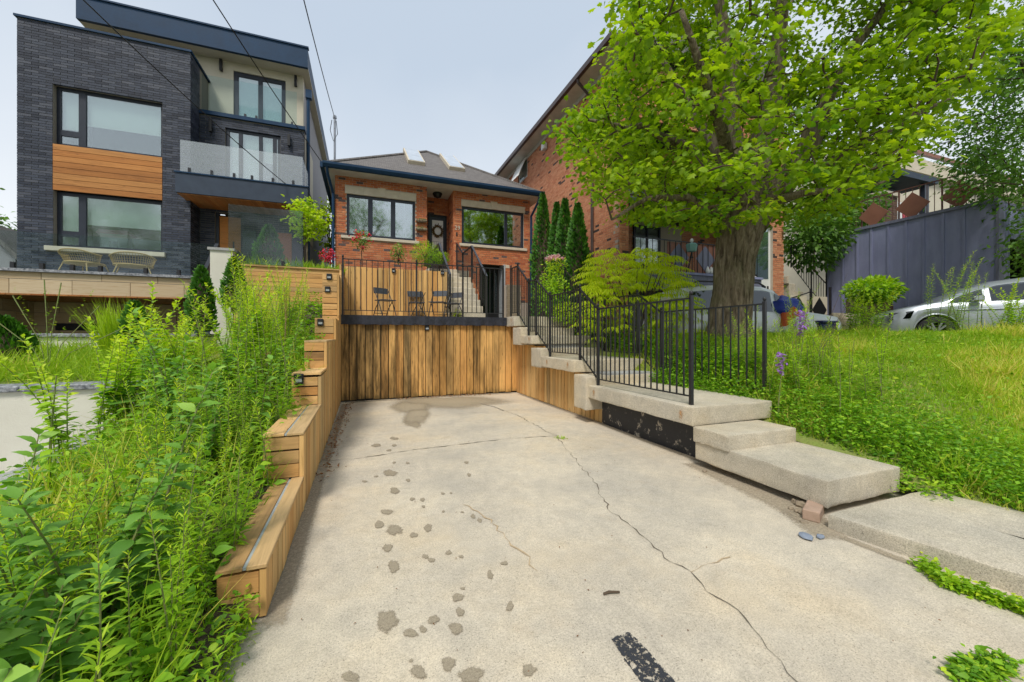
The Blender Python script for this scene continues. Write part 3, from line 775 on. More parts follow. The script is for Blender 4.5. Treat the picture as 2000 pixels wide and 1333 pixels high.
# lowest step block, undermined, and the walk slab in front of it
low = thing('lower_step', 'undermined two-level concrete step block at the foot of the stair', 'step', (3.7, 2.4, 0))
def skew(p): return (p.x + 0.0, p.y + (0.10 if p.x > 4 else 0.0) * (p.x - 3.1), p.z)
slab(low, 3.10, 3.98, 1.84, 3.04, 0.075, 0.265, 'lower_slab', bev=0.009, rough=0.002)
slab(low, 3.08, 3.98, 2.64, 3.05, 0.255, 0.40, 'upper_step', bev=0.012, rough=0.003)
walk = slab(None, 2.93, 4.25, 0.2, 1.74, -0.10, 0.105, 'walk_slab', bev=0.012, rough=0.003,
            fx=lambda p: (p.x + 0.20 * (1.74 - p.y) * (1 if p.x < 3.6 else -0.1), p.y, p.z))
walk["kind"] = 'structure'
for (u, v, w, h, m_, lab) in [(1565, 992, 0.09, 0.06, 'stone', 'small tan rubble stone under the corner of the undermined step'), (1580, 1010, 0.12, 0.05, 'stone', 'flat tan rubble stone leaning on the loose pink brick'),
                              (1553, 985, 0.07, 0.05, 'stone', 'leftmost rubble stone in the gap below the undermined step'), (1592, 990, 0.08, 0.06, 'stone', 'rubble stone tucked behind the loose pink brick'),
                              (1574, 1051, 0.085, 0.03, 'bluestone', 'larger blue-grey stone chip lying on the driveway'), (1602, 1052, 0.05, 0.03, 'bluestone', 'smaller blue-grey stone chip lying on the driveway'),
                              (1376, 923, 0.05, 0.03, 'stone', 'tiny stone by the back corner of the undermined step'),
                              (1560, 1003, 0.06, 0.04, 'stone', 'rough pebble in front of the rubble under the step'), (1600, 1003, 0.07, 0.05, 'stone', 'angular pebble pressed against the loose pink brick'), (1545, 997, 0.045, 0.03, 'stone', 'small pebble left of the rubble under the step'), (1570, 1022, 0.05, 0.02, 'stone', 'flat flake of stone below the rubble pile')]:
    p = at(u, v, Z=0.0)
    bm = bmesh.new(); bmesh.ops.create_icosphere(bm, subdivisions=2, radius=0.5)
    sx, sy = w * random.uniform(0.8, 1.2), w * random.uniform(0.7, 1.0)
    for vv in bm.verts:
        q = 1 + 0.22 * math.sin(vv.co.x * 9 + u) * math.cos(vv.co.y * 8 + v) + random.uniform(-0.06, 0.06)
        vv.co = (vv.co.x * sx * q, vv.co.y * sy * q, max(-0.42, min(0.4, vv.co.z)) * h * q)
    me = bpy.data.meshes.new('rubble_stone'); bm.to_mesh(me); bm.free(); me.materials.append(M[m_])
    o = link_mesh('rubble_stone', me); o.location = (p.x, p.y, h * 0.40); o.rotation_euler.z = random.uniform(0, 3)
    tag(o, lab, 'stone', 'loose stones by the step')
pb = MB().box(-0.11, 0.11, -0.05, 0.05, 0, 0.075).build('paver_brick', M['paver'], None, bevel=0.006)
_p = at(1613, 1018, Z=0.0); pb.location = (_p.x - 0.02, _p.y + 0.07, 0.006); pb.rotation_euler.z = math.radians(25)
tag(pb, 'loose pinkish paver brick wedged between the step and the walk slab', 'brick')
tw = MB().tube([(-0.04, 0, 0.008), (-0.01, 0.006, 0.012), (0.045, 0.004, 0.009)], [0.006, 0.007, 0.005], 6).build('twig', M['twig'])
_p = at(1194, 1164, Z=0); tw.location = (_p.x, _p.y, 0.004); tw.rotation_euler.z = -0.25
tag(tw, 'short brown twig lying on the open driveway', 'twig')

# ------------------------------------------------------------------ iron railings
def railing(name, label, pts, h=1.13, gap=0.115, post=0.034, low=0.10, ball=True, skip_first=False, lowrail=True, mat='iron', br=0.014):
    """pts: foot points (x,y,z) of the posts in order; rails and balusters between each pair"""
    r = thing(name, label, 'railing', pts[0])
    for i, p in enumerate(pts):
        p = Vector(p)
        o = bx('post', M[mat], r, p.x - post / 2, p.x + post / 2, p.y - post / 2, p.y + post / 2, p.z - 0.01, p.z + h + 0.03)
        if ball: MB().lathe([(0.004, 0), (post * 0.45, 0.008), (post * 0.62, 0.026), (post * 0.45, 0.044), (0.003, 0.052)], (p.x, p.y, p.z + h + 0.03), 8).build('finial', M[mat], o, smooth=True)
    for a, b in zip(pts, pts[1:]):
        a, b = Vector(a), Vector(b)
        MB().bar(a + Vector((0, 0, h)), b + Vector((0, 0, h)), 0.034, 0.018).build('top_rail', M[mat], r)
        if lowrail: MB().bar(a + Vector((0, 0, low)), b + Vector((0, 0, low)), 0.022, 0.014).build('bottom_rail', M[mat], r)
        L = Vector((b.x - a.x, b.y - a.y)).length; m = max(1, round(L / gap))
        for k in range(1, m):
            q = a.lerp(b, k / m)
            bx('baluster', M[mat], r, q.x - br / 2, q.x + br / 2, q.y - br / 2, q.y + br / 2, q.z + low, q.z + h)
    return r
railing('terrace_railing', 'black iron railing along the front edge of the raised terrace', [(-0.385, YB + 0.02, 1.72), (1.05, YB + 0.02, 1.72), (2.05, YB + 0.02, 1.72), (2.99, YB + 0.02, 1.72)], h=1.12, gap=0.11)
railing('stair_railing', 'black iron railing stepping down the driveway side of the concrete stair', [(3.16, 8.46, 1.725), (3.18, 8.08, 1.725), (3.19, 7.50, 1.30), (3.19, 7.12, 1.30), (3.19, 6.50, 0.915), (3.19, 5.43, 0.915), (3.19, 4.92, 0.575), (3.19, 3.18, 0.575)], h=1.12, gap=0.10)
railing('lawn_railing', 'black iron railing on the lawn side of the concrete stair', [(4.36, 8.10, 1.725), (4.36, 7.50, 1.30), (4.36, 7.15, 1.30), (4.36, 6.50, 0.915), (4.38, 5.55, 0.915), (4.36, 4.95, 0.575), (4.37, 3.26, 0.575)], h=1.10, gap=0.115)

# ------------------------------------------------------------------ stepped timber retaining wall on the left edge
XR = -0.42
timber = thing('timber_retaining_wall', 'stepped timber retaining wall along the left edge of the driveway', 'retaining wall', (-0.5, 4.5, 0))
tiers = [(2.10, 3.30, 0.255, 0.19), (3.30, 4.58, 0.585, 0.26), (4.58, 5.26, 0.90, 0.27), (5.26, 6.92, 1.23, 0.24), (6.92, 7.80, 1.57, 0.30), (7.80, 8.47, 2.42, 0.27)]
prev = 0.0
for i, (y0, y1, zt, w) in enumerate(tiers):
    # boards across the front of the tier
    z = max(0.012, prev - (0.0 if i else 0.0)); z0 = z
    nb = max(2, round((zt - z0) / 0.105)); hb = (zt - (0.022 if i < 3 else 0) - z0) / nb
    for k in range(nb):
        MB().box(XR - w, XR - 0.03, y0 + random.uniform(-0.003, 0.004), y0 + 0.03, z0 + k * hb + 0.004, z0 + (k + 1) * hb - random.uniform(0.003, 0.012)).build('front_board', M['wood_x'], timber)
    # boards up the driveway side
    y = y0 + 0.001
    while y < y1 - 0.03:
        wd = min(random.uniform(0.10, 0.15), y1 - y)
        MB().box(XR - 0.027, XR + random.uniform(0.0, 0.007), y, y + wd - random.uniform(0.004, 0.012), 0.012, zt - (0.022 if i < 3 else 0) - random.uniform(0, 0.004)).build('side_board', M['wood_zs'], timber)
        y += wd
    bx('fill', M['soil'], timber, XR - w + 0.02, XR - 0.03, y0 + 0.035, y1, 0.0, zt - 0.03)
    if i < 2:                                               # seat boards with a pale strip between
        mid = XR - w * 0.45
        bx('seat_board', M['wood_y'], timber, mid + 0.008, XR + 0.004, y0 - 0.006, y1, zt - 0.02, zt, 0.003)
        bx('seat_board', M['wood_y'], timber, XR - w - 0.006, mid - 0.008, y0 - 0.006, y1, zt - 0.02, zt, 0.003)
        bx('metal_strip', M['solar_lens'], timber, mid - 0.007, mid + 0.007, y0, y1 - 0.01, zt - 0.018, zt - 0.006)
    elif i >= 2:
        bx('cap_board', M['wood_y'], timber, XR - w, XR, y0, y1, zt - 0.003, zt + 0.018)
    prev = zt
# horizontal-board wall holding the upper left lawn
hw = thing('horizontal_board_wall', 'retaining wall of long horizontal boards below the upper left lawn', 'retaining wall', (-1.4, 9.3, 1.6))
zz = 1.55
k = 0
while zz < 2.70:
    MB().box(-2.42, -0.44, 9.30 + random.uniform(-0.004, 0.004), 9.335, zz + 0.003, zz + 0.094).build('board', M['wood_x'], hw)
    zz += 0.097
zt = zz
bx('backing', M['black'], hw, -2.42, -0.44, 9.34, 9.5, 1.2, zt - 0.02)
bx('cap_board', M['wood_x'], hw, -2.44, -0.42, 9.27, 9.42, zt, zt + 0.03)
for z in np.arange(1.74, 2.70, 0.11):
    bx('end_board', M['wood_y'], hw, -0.445, -0.415, 8.50, 10.0, z, z + 0.104)
# upper board wall behind the terrace
ub = thing('upper_board_wall', 'clean upright board wall behind the terrace holding the flower bed', 'fence', (0.8, 10.0, 1.72))
n = 20; xw = (2.00 + 0.41) / n
for k in range(n):
    a = -0.41 + k * xw; ga = random.uniform(0.002, 0.006)
    MB().box(a + ga, a + xw - ga, 10.0 + random.uniform(-0.005, 0.005), 10.035, 1.72, 2.94 + random.uniform(-0.008, 0.008)).build('board', M['wood_vu'], ub, bevel=0.003)
bx('backing', M['black'], ub, -0.41, 2.0, 10.04, 10.2, 1.72, 2.9)
bx('return_panel', M['wood_vu'], ub, 1.965, 2.0, 10.04, 11.3, 1.72, 2.92)
sheet('flower_bed', M['soil'], -2.6, 1.98, 10.1, 14.0, 20, 12, lambda x, y: 2.86 + 0.06 * (y - 10) * 0.5)
sheet('upper_left_lawn', M['lawn_soil'], -2.65, -0.43, 9.45, 14.95, 20, 20, lambda x, y: 2.70 + 0.03 * (y - 9.4))

# solar step lights
def solar(u, v, label, Y=None, X=None, face='-y'):
    p = at(u, v, Y=Y, X=X)
    r = thing('solar_light', label, 'light', (p.x, p.y, p.z), 'solar step lights', world_parts=False)
    MB().box(-0.045, 0.045, -0.02, 0.0, -0.055, 0.055).build('housing', M['solar'], r, bevel=0.006)
    MB().box(-0.036, 0.036, -0.045, -0.018, 0.012, 0.05).build('hood', M['solar'], r, bevel=0.004)
    MB().box(-0.028, 0.028, -0.034, -0.019, -0.028, 0.008).build('lens', M['solar_lens'], r)
    return r
solar(643, 541, 'small black solar light high on the timber wall, upper of two', Y=7.797)
solar(640, 566, 'small black solar light high on the timber wall, lower of two', Y=7.797)
solar(626, 630, 'small black solar light lower on the timber wall by the black beam end', Y=6.917)
solar(584, 741, 'small black solar light on a timber tier half hidden by weeds', Y=4.577)
solar(668, 522, 'small black solar light at the left end of the upper board wall', Y=9.99)
solar(769, 529, 'small black solar light mid-way along the upper board wall', Y=9.99)
solar(864, 533, 'small black solar light near the right end of the upper board wall', Y=9.99)
solar(834, 641, 'small black solar light under the black beam on the lower board wall', Y=YB - 0.008)

# folding chairs and table on the terrace
def folding_chair():
    r = thing('folding_chair', '', 'chair', (0, 0, 0), world_parts=False)
    MB().prism([(-0.20, 0.17, 0.64), (0.20, 0.17, 0.64), (0.20, 0.20, 0.78), (0.17, 0.205, 0.80), (-0.17, 0.205, 0.80), (-0.20, 0.20, 0.78)], (0, 0.015, 0)).build('backrest', M['chair'], r)
    MB().box(-0.20, 0.20, -0.20, 0.16, 0.44, 0.465).build('seat', M['chair'], r, bevel=0.008)
    for s in (-1, 1):
        MB().tube([(s * 0.2, -0.20, 0.0), (s * 0.2, -0.08, 0.3), (s * 0.2, 0.19, 0.79)], 0.011, 6).build('leg', M['iron'], r)
        MB().tube([(s * 0.185, 0.24, 0.0), (s * 0.185, 0.12, 0.25), (s * 0.185, -0.05, 0.45)], 0.011, 6).build('leg', M['iron'], r)
    MB().tube([(-0.185, 0.2, 0.12), (0.185, 0.2, 0.12)], 0.008, 5).build('stretcher', M['iron'], r)
    return r
ch0 = folding_chair()
_cu = [(752, 9.35, 0.55, 'dark folding chair standing alone at the left of the terrace table'), (813, 9.75, 0.05, 'dark folding chair behind the small terrace table'),
       (856, 9.45, -0.5, 'dark folding chair just right of the small terrace table'), (886, 9.7, -0.8, 'dark folding chair nearest the house steps')]
for i, (u, Y, rz, lab) in enumerate(_cu):
    o = ch0 if i == 0 else copy_tree(ch0)
    p = at(u, 600, Y=Y); o.location = (p.x, p.y, 1.717); o.rotation_euler.z = rz; o.scale = (0.9, 0.9, 0.86)
    tag(o, lab, 'chair', 'folding chairs on the terrace')
p = at(818, 600, Y=9.2)
tb = thing('bistro_table', 'small round dark table among the terrace folding chairs', 'table', (p.x, p.y, 1.717), world_parts=False)
MB().lathe([(0.02, 0.60), (0.26, 0.60), (0.27, 0.61), (0.27, 0.625), (0.02, 0.63)], n=18).build('table_top', M['chair'], tb)
for a in range(3):
    an = a * 2.094 + 0.4
    MB().tube([(0.22 * math.cos(an), 0.22 * math.sin(an), 0), (0.05 * math.cos(an + 1), 0.05 * math.sin(an + 1), 0.3), (0.2 * math.cos(an + 0.2), 0.2 * math.sin(an + 0.2), 0.6)], 0.01, 5).build('leg', M['iron'], tb)

# ------------------------------------------------------------------ red brick bungalow
HYF = 14.0
def fx(u, Y): return at(u, 500, Y=Y).x
def fz(u, v, Y): return at(u, v, Y=Y).z
bung = thing('brick_bungalow', 'small red brick bungalow with grey hip roof and two skylights', 'house', (2.6, 14.0, 1.7))
bx0, bx1 = fx(655, HYF), fx(1034, HYF)
zs_ = 6.55                                                 # soffit level
w1 = (fx(677, HYF), fx(811, HYF), 4.60, 5.98)
w2 = (fx(902, HYF), fx(1023, HYF), 4.66, 6.02)
dr = (fx(833, HYF), fx(886, HYF), 3.6, zs_)
bd = (fx(936, HYF), fx(985, HYF), 1.7, fz(960, 516, HYF))
holes = [w1, w2, dr, bd]
lin1 = (w1[0] - 0.05, w1[1] + 0.03, 5.98, 6.23); lin2 = (w2[0] - 0.02, w2[1] + 0.04, 6.02, 6.25)
sil1 = (w1[0] - 0.17, w1[1] + 0.13, 4.50, 4.60); sil2 = (w2[0] - 0.07, w2[1] + 0.12, 4.56, 4.66)
mb = wall_back(MB(), 'x', HYF + 0.012, HYF + 0.25, bx0, bx1, 1.72, zs_, holes)
mb.box(bx0, bx0 + 0.25, HYF + 0.25, 24, 1.72, zs_).box(bx1 - 0.25, bx1, HYF + 0.25, 24, 1.72, zs_).box(bx0, bx1, 23.7, 24, 1.72, zs_)
mb.box(dr[0] - 0.25, dr[0], HYF + 0.25, HYF + 1.1, 3.5, zs_).box(dr[1], dr[1] + 0.25, HYF + 0.25, HYF + 1.1, 3.5, zs_)
mb.build('wall', M['mortar'], bung)
P = wall_pieces('x', HYF + 0.012, -1, bx0 - 0.01, bx1 + 0.01, 2.60, zs_, holes + [lin1, lin2, sil1, sil2], 0.205, 0.061, 0.011)
P += wall_pieces('y', dr[1] + 0.0, -1, HYF + 0.0, HYF + 1.0, 3.6, zs_, [], 0.205, 0.061, 0.011)
P += wall_pieces('y', dr[0] - 0.0, 1, HYF + 0.0, HYF + 1.0, 3.6, zs_, [], 0.205, 0.061, 0.011)
P += wall_pieces('x', HYF + 1.0, -1, dr[0], dr[1], 3.6, zs_, [(fx(836, HYF + 1), fx(872, HYF + 1), 3.6, 5.92)], 0.205, 0.061, 0.011, thick=0.02)
P += wall_pieces('y', bx1 - 0.0, 1, HYF + 0.08, HYF + 1.5, 2.6, zs_, [], 0.205, 0.061, 0.011)
emit_pieces(bung, P, M['brick_red'], 'brick')
for (x0, x1, z0, z1), cnt in ((lin1, 4), (lin2, 4)):
    for k in range(cnt):
        a = x0 + (x1 - x0) * k / cnt; b = x0 + (x1 - x0) * (k + 1) / cnt
        bx('lintel_stone', M['limestone'], bung, a + 0.003, b - 0.003, HYF - 0.014, HYF + 0.02, z0 + 0.002, z1 - 0.004)
    m = (x0 + x1) / 2
    MB().prism([(m - 0.07, HYF - 0.035, z0 + 0.004), (m + 0.07, HYF - 0.035, z0 + 0.004), (m + 0.13, HYF - 0.035, z1 + 0.05), (m - 0.13, HYF - 0.035, z1 + 0.05)], (0, 0.03, 0)).build('keystone', M['limestone'], bung)
for (x0, x1, z0, z1) in (sil1, sil2):
    bx('window_sill', M['limestone'], bung, x0, x1, HYF - 0.06, HYF + 0.1, z0, z1 - 0.004, 0.008)
_w = (w1[1] - w1[0]) / 3
window(bung, HYF, w1[0], w1[1], w1[2], w1[3], cols=(w1[0] + _w, w1[0] + 2 * _w), fw=0.085, mw=0.15, gm='glass_wavy', curtain=[(w1[0], 0.55), (w1[1] - 0.8, 0.8)])
window(bung, HYF, w2[0], w2[1], w2[2], w2[3], cols=(fx(989, HYF),), fw=0.085, mw=0.11, gm='glass_wavy', curtain=[(w2[0], 0.22), (w2[1] - 0.3, 0.28)])
# front door in the recess
Yd = HYF + 1.0
d0, d1 = fx(837, Yd), fx(871, Yd)
dz0, dz1 = 3.62, 5.86
door = bx('door', M['frame'], bung, d0 + 0.04, d1 - 0.04, Yd - 0.03, Yd + 0.03, dz0, dz1 - 0.05)
MB().box(d0 - 0.02, d0 + 0.038, Yd - 0.06, Yd + 0.02, dz0, dz1).box(d1 - 0.038, d1 + 0.02, Yd - 0.06, Yd + 0.02, dz0, dz1).box(d0 + 0.038, d1 - 0.038, Yd - 0.06, Yd + 0.02, dz1 - 0.048, dz1 + 0.02).build('door_frame', M['black'], bung)
gx0, gx1, gz0, gz1 = d0 + 0.13, d1 - 0.12, 4.52, 5.68
bx('door_glass', M['blind'], door, gx0, gx1, Yd - 0.038, Yd - 0.031, gz0, gz1)
lead = MB()
for k in range(1, 5): lead.box(gx0 + (gx1 - gx0) * k / 5 - 0.004, gx0 + (gx1 - gx0) * k / 5 + 0.004, Yd - 0.044, Yd - 0.0385, gz0, gz0 + 0.35)
lead.box(gx0, gx1, Yd - 0.0445, Yd - 0.039, gz0 + 0.35, gz0 + 0.36).build('leading', M['solar_lens'], door)
bx('door_panel', M['black'], door, gx0 + 0.02, (gx0 + gx1) / 2 - 0.03, Yd - 0.042, Yd - 0.031, 3.85, 4.32)
bx('door_panel', M['black'], door, (gx0 + gx1) / 2 + 0.03, gx1 - 0.02, Yd - 0.042, Yd - 0.031, 3.85, 4.32)
MB().lathe([(0.005, 0), (0.03, 0.01), (0.03, 0.04), (0.005, 0.05)], (d0 + 0.08, Yd - 0.06, 4.42), 8).build('door_knob', M['iron'], door)
bx('porch_floor', M['conc'], bung, dr[0] - 0.05, dr[1] + 0.45, HYF - 0.45, HYF + 1.05, 3.40, 3.60)
wre = MB(); wc = Vector(((gx0 + gx1) / 2, Yd - 0.07, 5.27))
for k in range(70):
    a = 2 * math.pi * k / 70 + random.uniform(-.1, .1); r0 = 0.16 + random.uniform(-0.03, 0.03); L = random.uniform(0.05, 0.11); b = a + random.uniform(-0.8, 0.8)
    p = wc + Vector((math.cos(a) * r0, random.uniform(-0.02, 0.02), math.sin(a) * r0 * 1.1)); q = p + Vector((math.cos(b) * L, -0.03, math.sin(b) * L))
    s = Vector((-math.sin(b), 0, math.cos(b))) * 0.025; wre.add([p - s, p + s, q], [(0, 1, 2)])
wre.tube([wc + Vector((0.16 * math.cos(k * 0.6283), 0, 0.18 * math.sin(k * 0.6283))) for k in range(11)], 0.035, 6)
wr = wre.build('door_wreath', plain("wreath_leaves", (0.16, 0.09, 0.03), (0.03, 0.035, 0.02), 30, 0.8)); tag(wr, 'dark dried wreath hung on the bungalow front door', 'wreath')
_p = Vector(((dr[0] + dr[1]) / 2 - 0.02, HYF + 0.45, zs_))
lp = thing('porch_lamp', 'dark round flush lamp under the bungalow porch soffit', 'lamp', tuple(_p))
MB().lathe([(0.04, -0.02), (0.17, -0.03), (0.17, -0.07), (0.13, -0.16), (0.03, -0.2), (0.005, -0.22)], tuple(_p), 14).build('shade', M['black'], lp, smooth=True)
MB().lathe([(0.02, 0.0), (0.08, -0.005), (0.08, -0.03), (0.02, -0.035)], tuple(_p), 12).build('mount', M['iron'], lp)
# house number 29, doorbell, wooden planters
def digits(parent, txt, x, y, z, h, mat, name='digit', right=(1, 0, 0)):
    cu = bpy.data.curves.new(name, 'FONT'); cu.body = txt; cu.size = h * 1.38; cu.extrude = 0.006
    ob = bpy.data.objects.new(name, cu); me = bpy.data.meshes.new_from_object(ob); bpy.data.objects.remove(ob)
    me.materials.clear(); me.materials.append(mat)
    rr = Vector(right); 
    me.transform(Matrix.Translation((x, y, z)) @ Matrix(((rr.x, 0, rr.y, 0), (rr.y, 0, -rr.x, 0), (0, 1, 0, 0), (0, 0, 0, 1))))
    return link_mesh(name, me, parent)
hn = thing('house_number', 'small metal number 29 on the brick pier by the front door', 'number', (fx(888, HYF), HYF - 0.02, fz(890, 448, HYF)))
_q = (fx(887.5, HYF), HYF - 0.012, fz(890, 449, HYF))
digits(hn, "2", *_q, 0.15, M['limestone']); digits(hn, "9", _q[0] + 0.11, _q[1], _q[2], 0.15, M['limestone'])
bl_ = thing('doorbell', 'small black doorbell on the brick pier below the house number', 'doorbell', (fx(892, HYF), HYF - 0.02, fz(892, 458, HYF)))
_q = bl_.location; MB().box(_q.x - 0.025, _q.x + 0.025, HYF - 0.03, HYF - 0.004, _q.z - 0.06, _q.z + 0.06).build('plate', M['black'], bl_, bevel=0.006)
MB().lathe([(0.002, 0), (0.014, 0.002), (0.014, 0.01), (0.002, 0.012)], (_q.x, HYF - 0.034, _q.z - 0.006), 8).build('button', M['solar_lens'], bl_)
for v, lab in ((433, 'upper wooden shelf planter on the pier left of the front door'), (449, 'lower wooden shelf planter on the pier left of the front door')):
    q = Vector((fx(823, HYF), HYF - 0.07, fz(823, v, HYF)))
    sp = thing('wall_planter', lab, 'planter', tuple(q), 'log planters on the pier')
    MB().tube([(q.x - 0.19, q.y, q.z), (q.x - 0.1, q.y, q.z - 0.01), (q.x + 0.18, q.y, q.z)], [0.04, 0.055, 0.045], 8).build('log', M['bark'], sp)
    mb = MB()
    for k in range(20):
        a = random.uniform(-0.16, 0.14); h = random.uniform(0.02, 0.06); mb.add([(q.x + a - 0.015, q.y, q.z + 0.04), (q.x + a + 0.015, q.y - 0.01, q.z + 0.04), (q.x + a + random.uniform(-.02, .02), q.y - 0.02, q.z + 0.05 + h)], [(0, 1, 2)])
    mb.build('moss', M['stem'], sp)
# roof: front hip, skylights, gutter, soffit, downspouts
ex0, ex1, eY, ez, ap, rY = -1.16, 6.34, 13.48, 6.66, (2.6, 17.6, 9.42), 22.0
mb = MB(); th = 0.12
pts = [(ex0, eY, ez), (ex1, eY, ez), ap, (2.6, rY, 9.42), (ex0, 25.4, ez), (ex1, 25.4, ez)]
mb.add(pts, [(0, 1, 2), (1, 5, 3, 2), (0, 2, 3, 4), (4, 3, 5)]).add([(x, y, z - th) for x, y, z in pts], [(0, 2, 1), (1, 2, 3, 5), (0, 4, 3, 2), (4, 5, 3)])
roof = mb.build('roof', M['shingle'], bung)
for a, b in (((ex0, eY, ez), ap), ((ex1, eY, ez), ap)): MB().tube([Vector(a) + Vector((0, 0, 0.02)), Vector(b) + Vector((0, 0, 0.03))], 0.05, 5).build('hip_cap', M['shingle'], roof)
def on_roof(x, y): return ez + (y - eY) * (ap[2] - ez) / (ap[1] - eY)
for (u0, v0, u1, v1) in ((797, 320, 834, 303), (877, 332, 909, 314)):
    ya, yb = 15.25, 16.25
    # find roof points by depth
    def roof_pt(u, v):
        a = (u - 1000) / FPX; b = (HY - v) / FPX; d = Vector((_s + a * _c, _c - a * _s, b)); k = (ap[2] - ez) / (ap[1] - eY)
        t = (ez - k * eY - CAM_H) / (d.z - k * d.y); return Vector((0, 0, CAM_H)) + d * t
    A, B = roof_pt(u0, v0), roof_pt(u1, v1)
    x0, x1, ya, yb = A.x, A.x + 0.62, A.y, B.y
    nrm = Vector((0, -(ap[2] - ez), ap[1] - eY)).normalized()
    def quad(xa, xb, y0, y1, h): return [Vector((x, y, on_roof(x, y))) + nrm * h for x, y in ((xa, y0), (xb, y0), (xb, y1), (xa, y1))]
    sk = MB().hexa(quad(x0, x1, ya, yb, -0.02) + quad(x0, x1, ya, yb, 0.13)).build('skylight', M['limestone'], roof)
    MB().hexa(quad(x0 + 0.05, x1 - 0.05, ya + 0.05, yb - 0.05, 0.12) + quad(x0 + 0.05, x1 - 0.05, ya + 0.05, yb - 0.05, 0.145)).build('skylight_glass', plain("skylight_glass", (0.55, 0.6, 0.66), None, 3, 0.12, 0.0, 0.0, 0.6), sk)
bx('soffit', M['soffit'], bung, ex0 + 0.03, ex1 - 0.03, eY + 0.02, HYF + 1.0, ez - 0.13, ez - 0.115)
bx('side_soffit', M['soffit'], bung, ex0 + 0.03, bx0 - 0.01, HYF + 1.0, 24, ez - 0.13, ez - 0.115)
MB().prism([(ex0 - 0.02, eY - 0.10, ez + 0.05), (ex0 - 0.02, eY - 0.10, ez - 0.02), (ex0 - 0.02, eY - 0.05, ez - 0.10), (ex0 - 0.02, eY + 0.02, ez - 0.12), (ex0 - 0.02, eY + 0.02, ez + 0.06)], (ex1 - ex0 + 0.04, 0, 0)).build('gutter', M['navy'], bung)
bx('side_gutter', M['navy'], bung, ex0 - 0.1, ex0 + 0.02, eY, 24, ez - 0.12, ez + 0.05)
for x, s in ((bx1 + 0.05, 1), (bx0 - 0.06, -1)):
    MB().tube([(x + 0.15 * s, eY - 0.02, ez - 0.1), (x + 0.13 * s, eY + 0.1, ez - 0.3), (x, HYF - 0.06, ez - 0.75), (x, HYF - 0.06, 2.8)], 0.045, 8).build('downspout', M['navy'], bung)
# basement door
bdm = bx('basement_door', M['black'], bung, bd[0], bd[1], HYF + 0.5, HYF + 0.55, 1.72, bd[3] - 0.02)
bx('basement_glass', M['glass_tint'], bdm, bd[0] + 0.12, bd[1] - 0.15, HYF + 0.48, HYF + 0.495, 2.2, bd[3] - 0.25)
bx('basement_jamb', M['solar_lens'], bung, bd[1] - 0.05, bd[1] + 0.03, HYF - 0.03, HYF + 0.5, 1.72, bd[3])
bx('basement_lintel', M['limestone'], bung, bd[1] + 0.04, bd[1] + 0.2, HYF - 0.01, HYF + 0.03, bd[3] - 0.12, bd[3])
# house steps (terrace up to porch) with rails
hs = thing('house_steps', 'narrow flight of worn concrete steps from the terrace to the bungalow porch', 'stairs', (2.5, 10.5, 1.72))
for k in range(7):
    y0 = 9.92 + k * 0.25
    bx('step', M['conc'], hs, 2.03, 3.0, y0, y0 + 0.27 if k < 6 else 12.6, 1.72, 1.72 + (k + 1) * 0.19, 0.012)
for k in range(3):
    bx('step', M['conc'], hs, 2.03, 3.0, 12.62 + k * 0.32, 13.6, 3.05, 3.06 + (k + 1) * 0.17, 0.012)
def slant_rail(label, x, hh=0.95):
    r = thing('step_railing', label, 'railing', (x, 9.9, 1.72))
    path = [(x, 9.92, 1.92), (x, 11.45, 3.05), (x, 12.6, 3.05), (x, 13.5, 3.58)]
    for p in path: bx('post', M['iron'], r, p[0] - 0.018, p[0] + 0.018, p[1] - 0.018, p[1] + 0.018, p[2] - 0.2, p[2] + hh)
    for a, b in zip(path, path[1:]):
        a, b = Vector(a), Vector(b)
        MB().bar(a + Vector((0, 0, hh)), b + Vector((0, 0, hh)), 0.05, 0.025).build('hand_rail', M['chair'] if a.y < 11 else M['iron'], r)  # lower flight's rail coloured paler, imitating the shine on the slope
        n = max(2, round((b.y - a.y) / 0.12))
        for k in range(1, n):
            q = a.lerp(b, k / n); bx('baluster', M['iron'], r, x - 0.007, x + 0.007, q.y - 0.007, q.y + 0.007, q.z + 0.02, q.z + hh - 0.01)
    return r
slant_rail('iron hand railing on the right of the steps to the bungalow porch', 3.03)
slant_rail('iron hand railing on the left of the steps to the bungalow porch', 2.06)
bw = thing('garden_wall', 'low stone block wall beside the basement door path', 'wall', (4.6, 12.2, 1.2))
P = wall_pieces('x', 12.2, -1, 4.42, 4.9, 1.2, 3.0, [], 0.3, 0.13, 0.015)
emit_pieces(bw, P, M['stone'], 'stone_block')
bx('core', M['mortar'], bw, 4.42, 4.9, 12.2, 12.5, 1.2, 2.99)

# ------------------------------------------------------------------ charcoal brick house on the left
LY = 15.0
lh = thing('modern_house', 'modern charcoal brick house with cedar panels and glass balconies', 'house', (-5.5, 15.0, 2.6))
lx0, lx1 = fx(34, LY), fx(371, LY)
ztop = 10.12
uw = (fx(103, LY), fx(317, LY), fz(317, 308, LY), fz(103, 163, LY))
lw = (fx(104, LY), fx(317, LY), fz(317, 494, LY), fz(104, 371, LY))
wp = (uw[0], uw[1], lw[3], uw[2])
holes = [uw, lw, wp]
sill = (fx(90, LY), fx(324, LY), lw[2] - 0.13, lw[2])
mb = wall_back(MB(), 'x', LY + 0.012, LY + 0.3, lx0, lx1, 2.5, ztop, holes)
LY2 = 15.75
rx1 = fx(594, LY2)
d2 = (fx(440, LY2), fx(548, LY2), fz(440, 352, LY2) - 0.5, fz(440, 248, LY2))
mb.box(lx0, lx0 + 0.3, LY + 0.3, 26, 2.5, ztop).box(lx1 - 0.3, lx1, LY + 0.3, LY2 + 0.8, 2.5, ztop)
wall_back(mb, 'x', LY2 + 0.012, LY2 + 0.3, lx1, rx1, 5.6, 8.62, [d2])
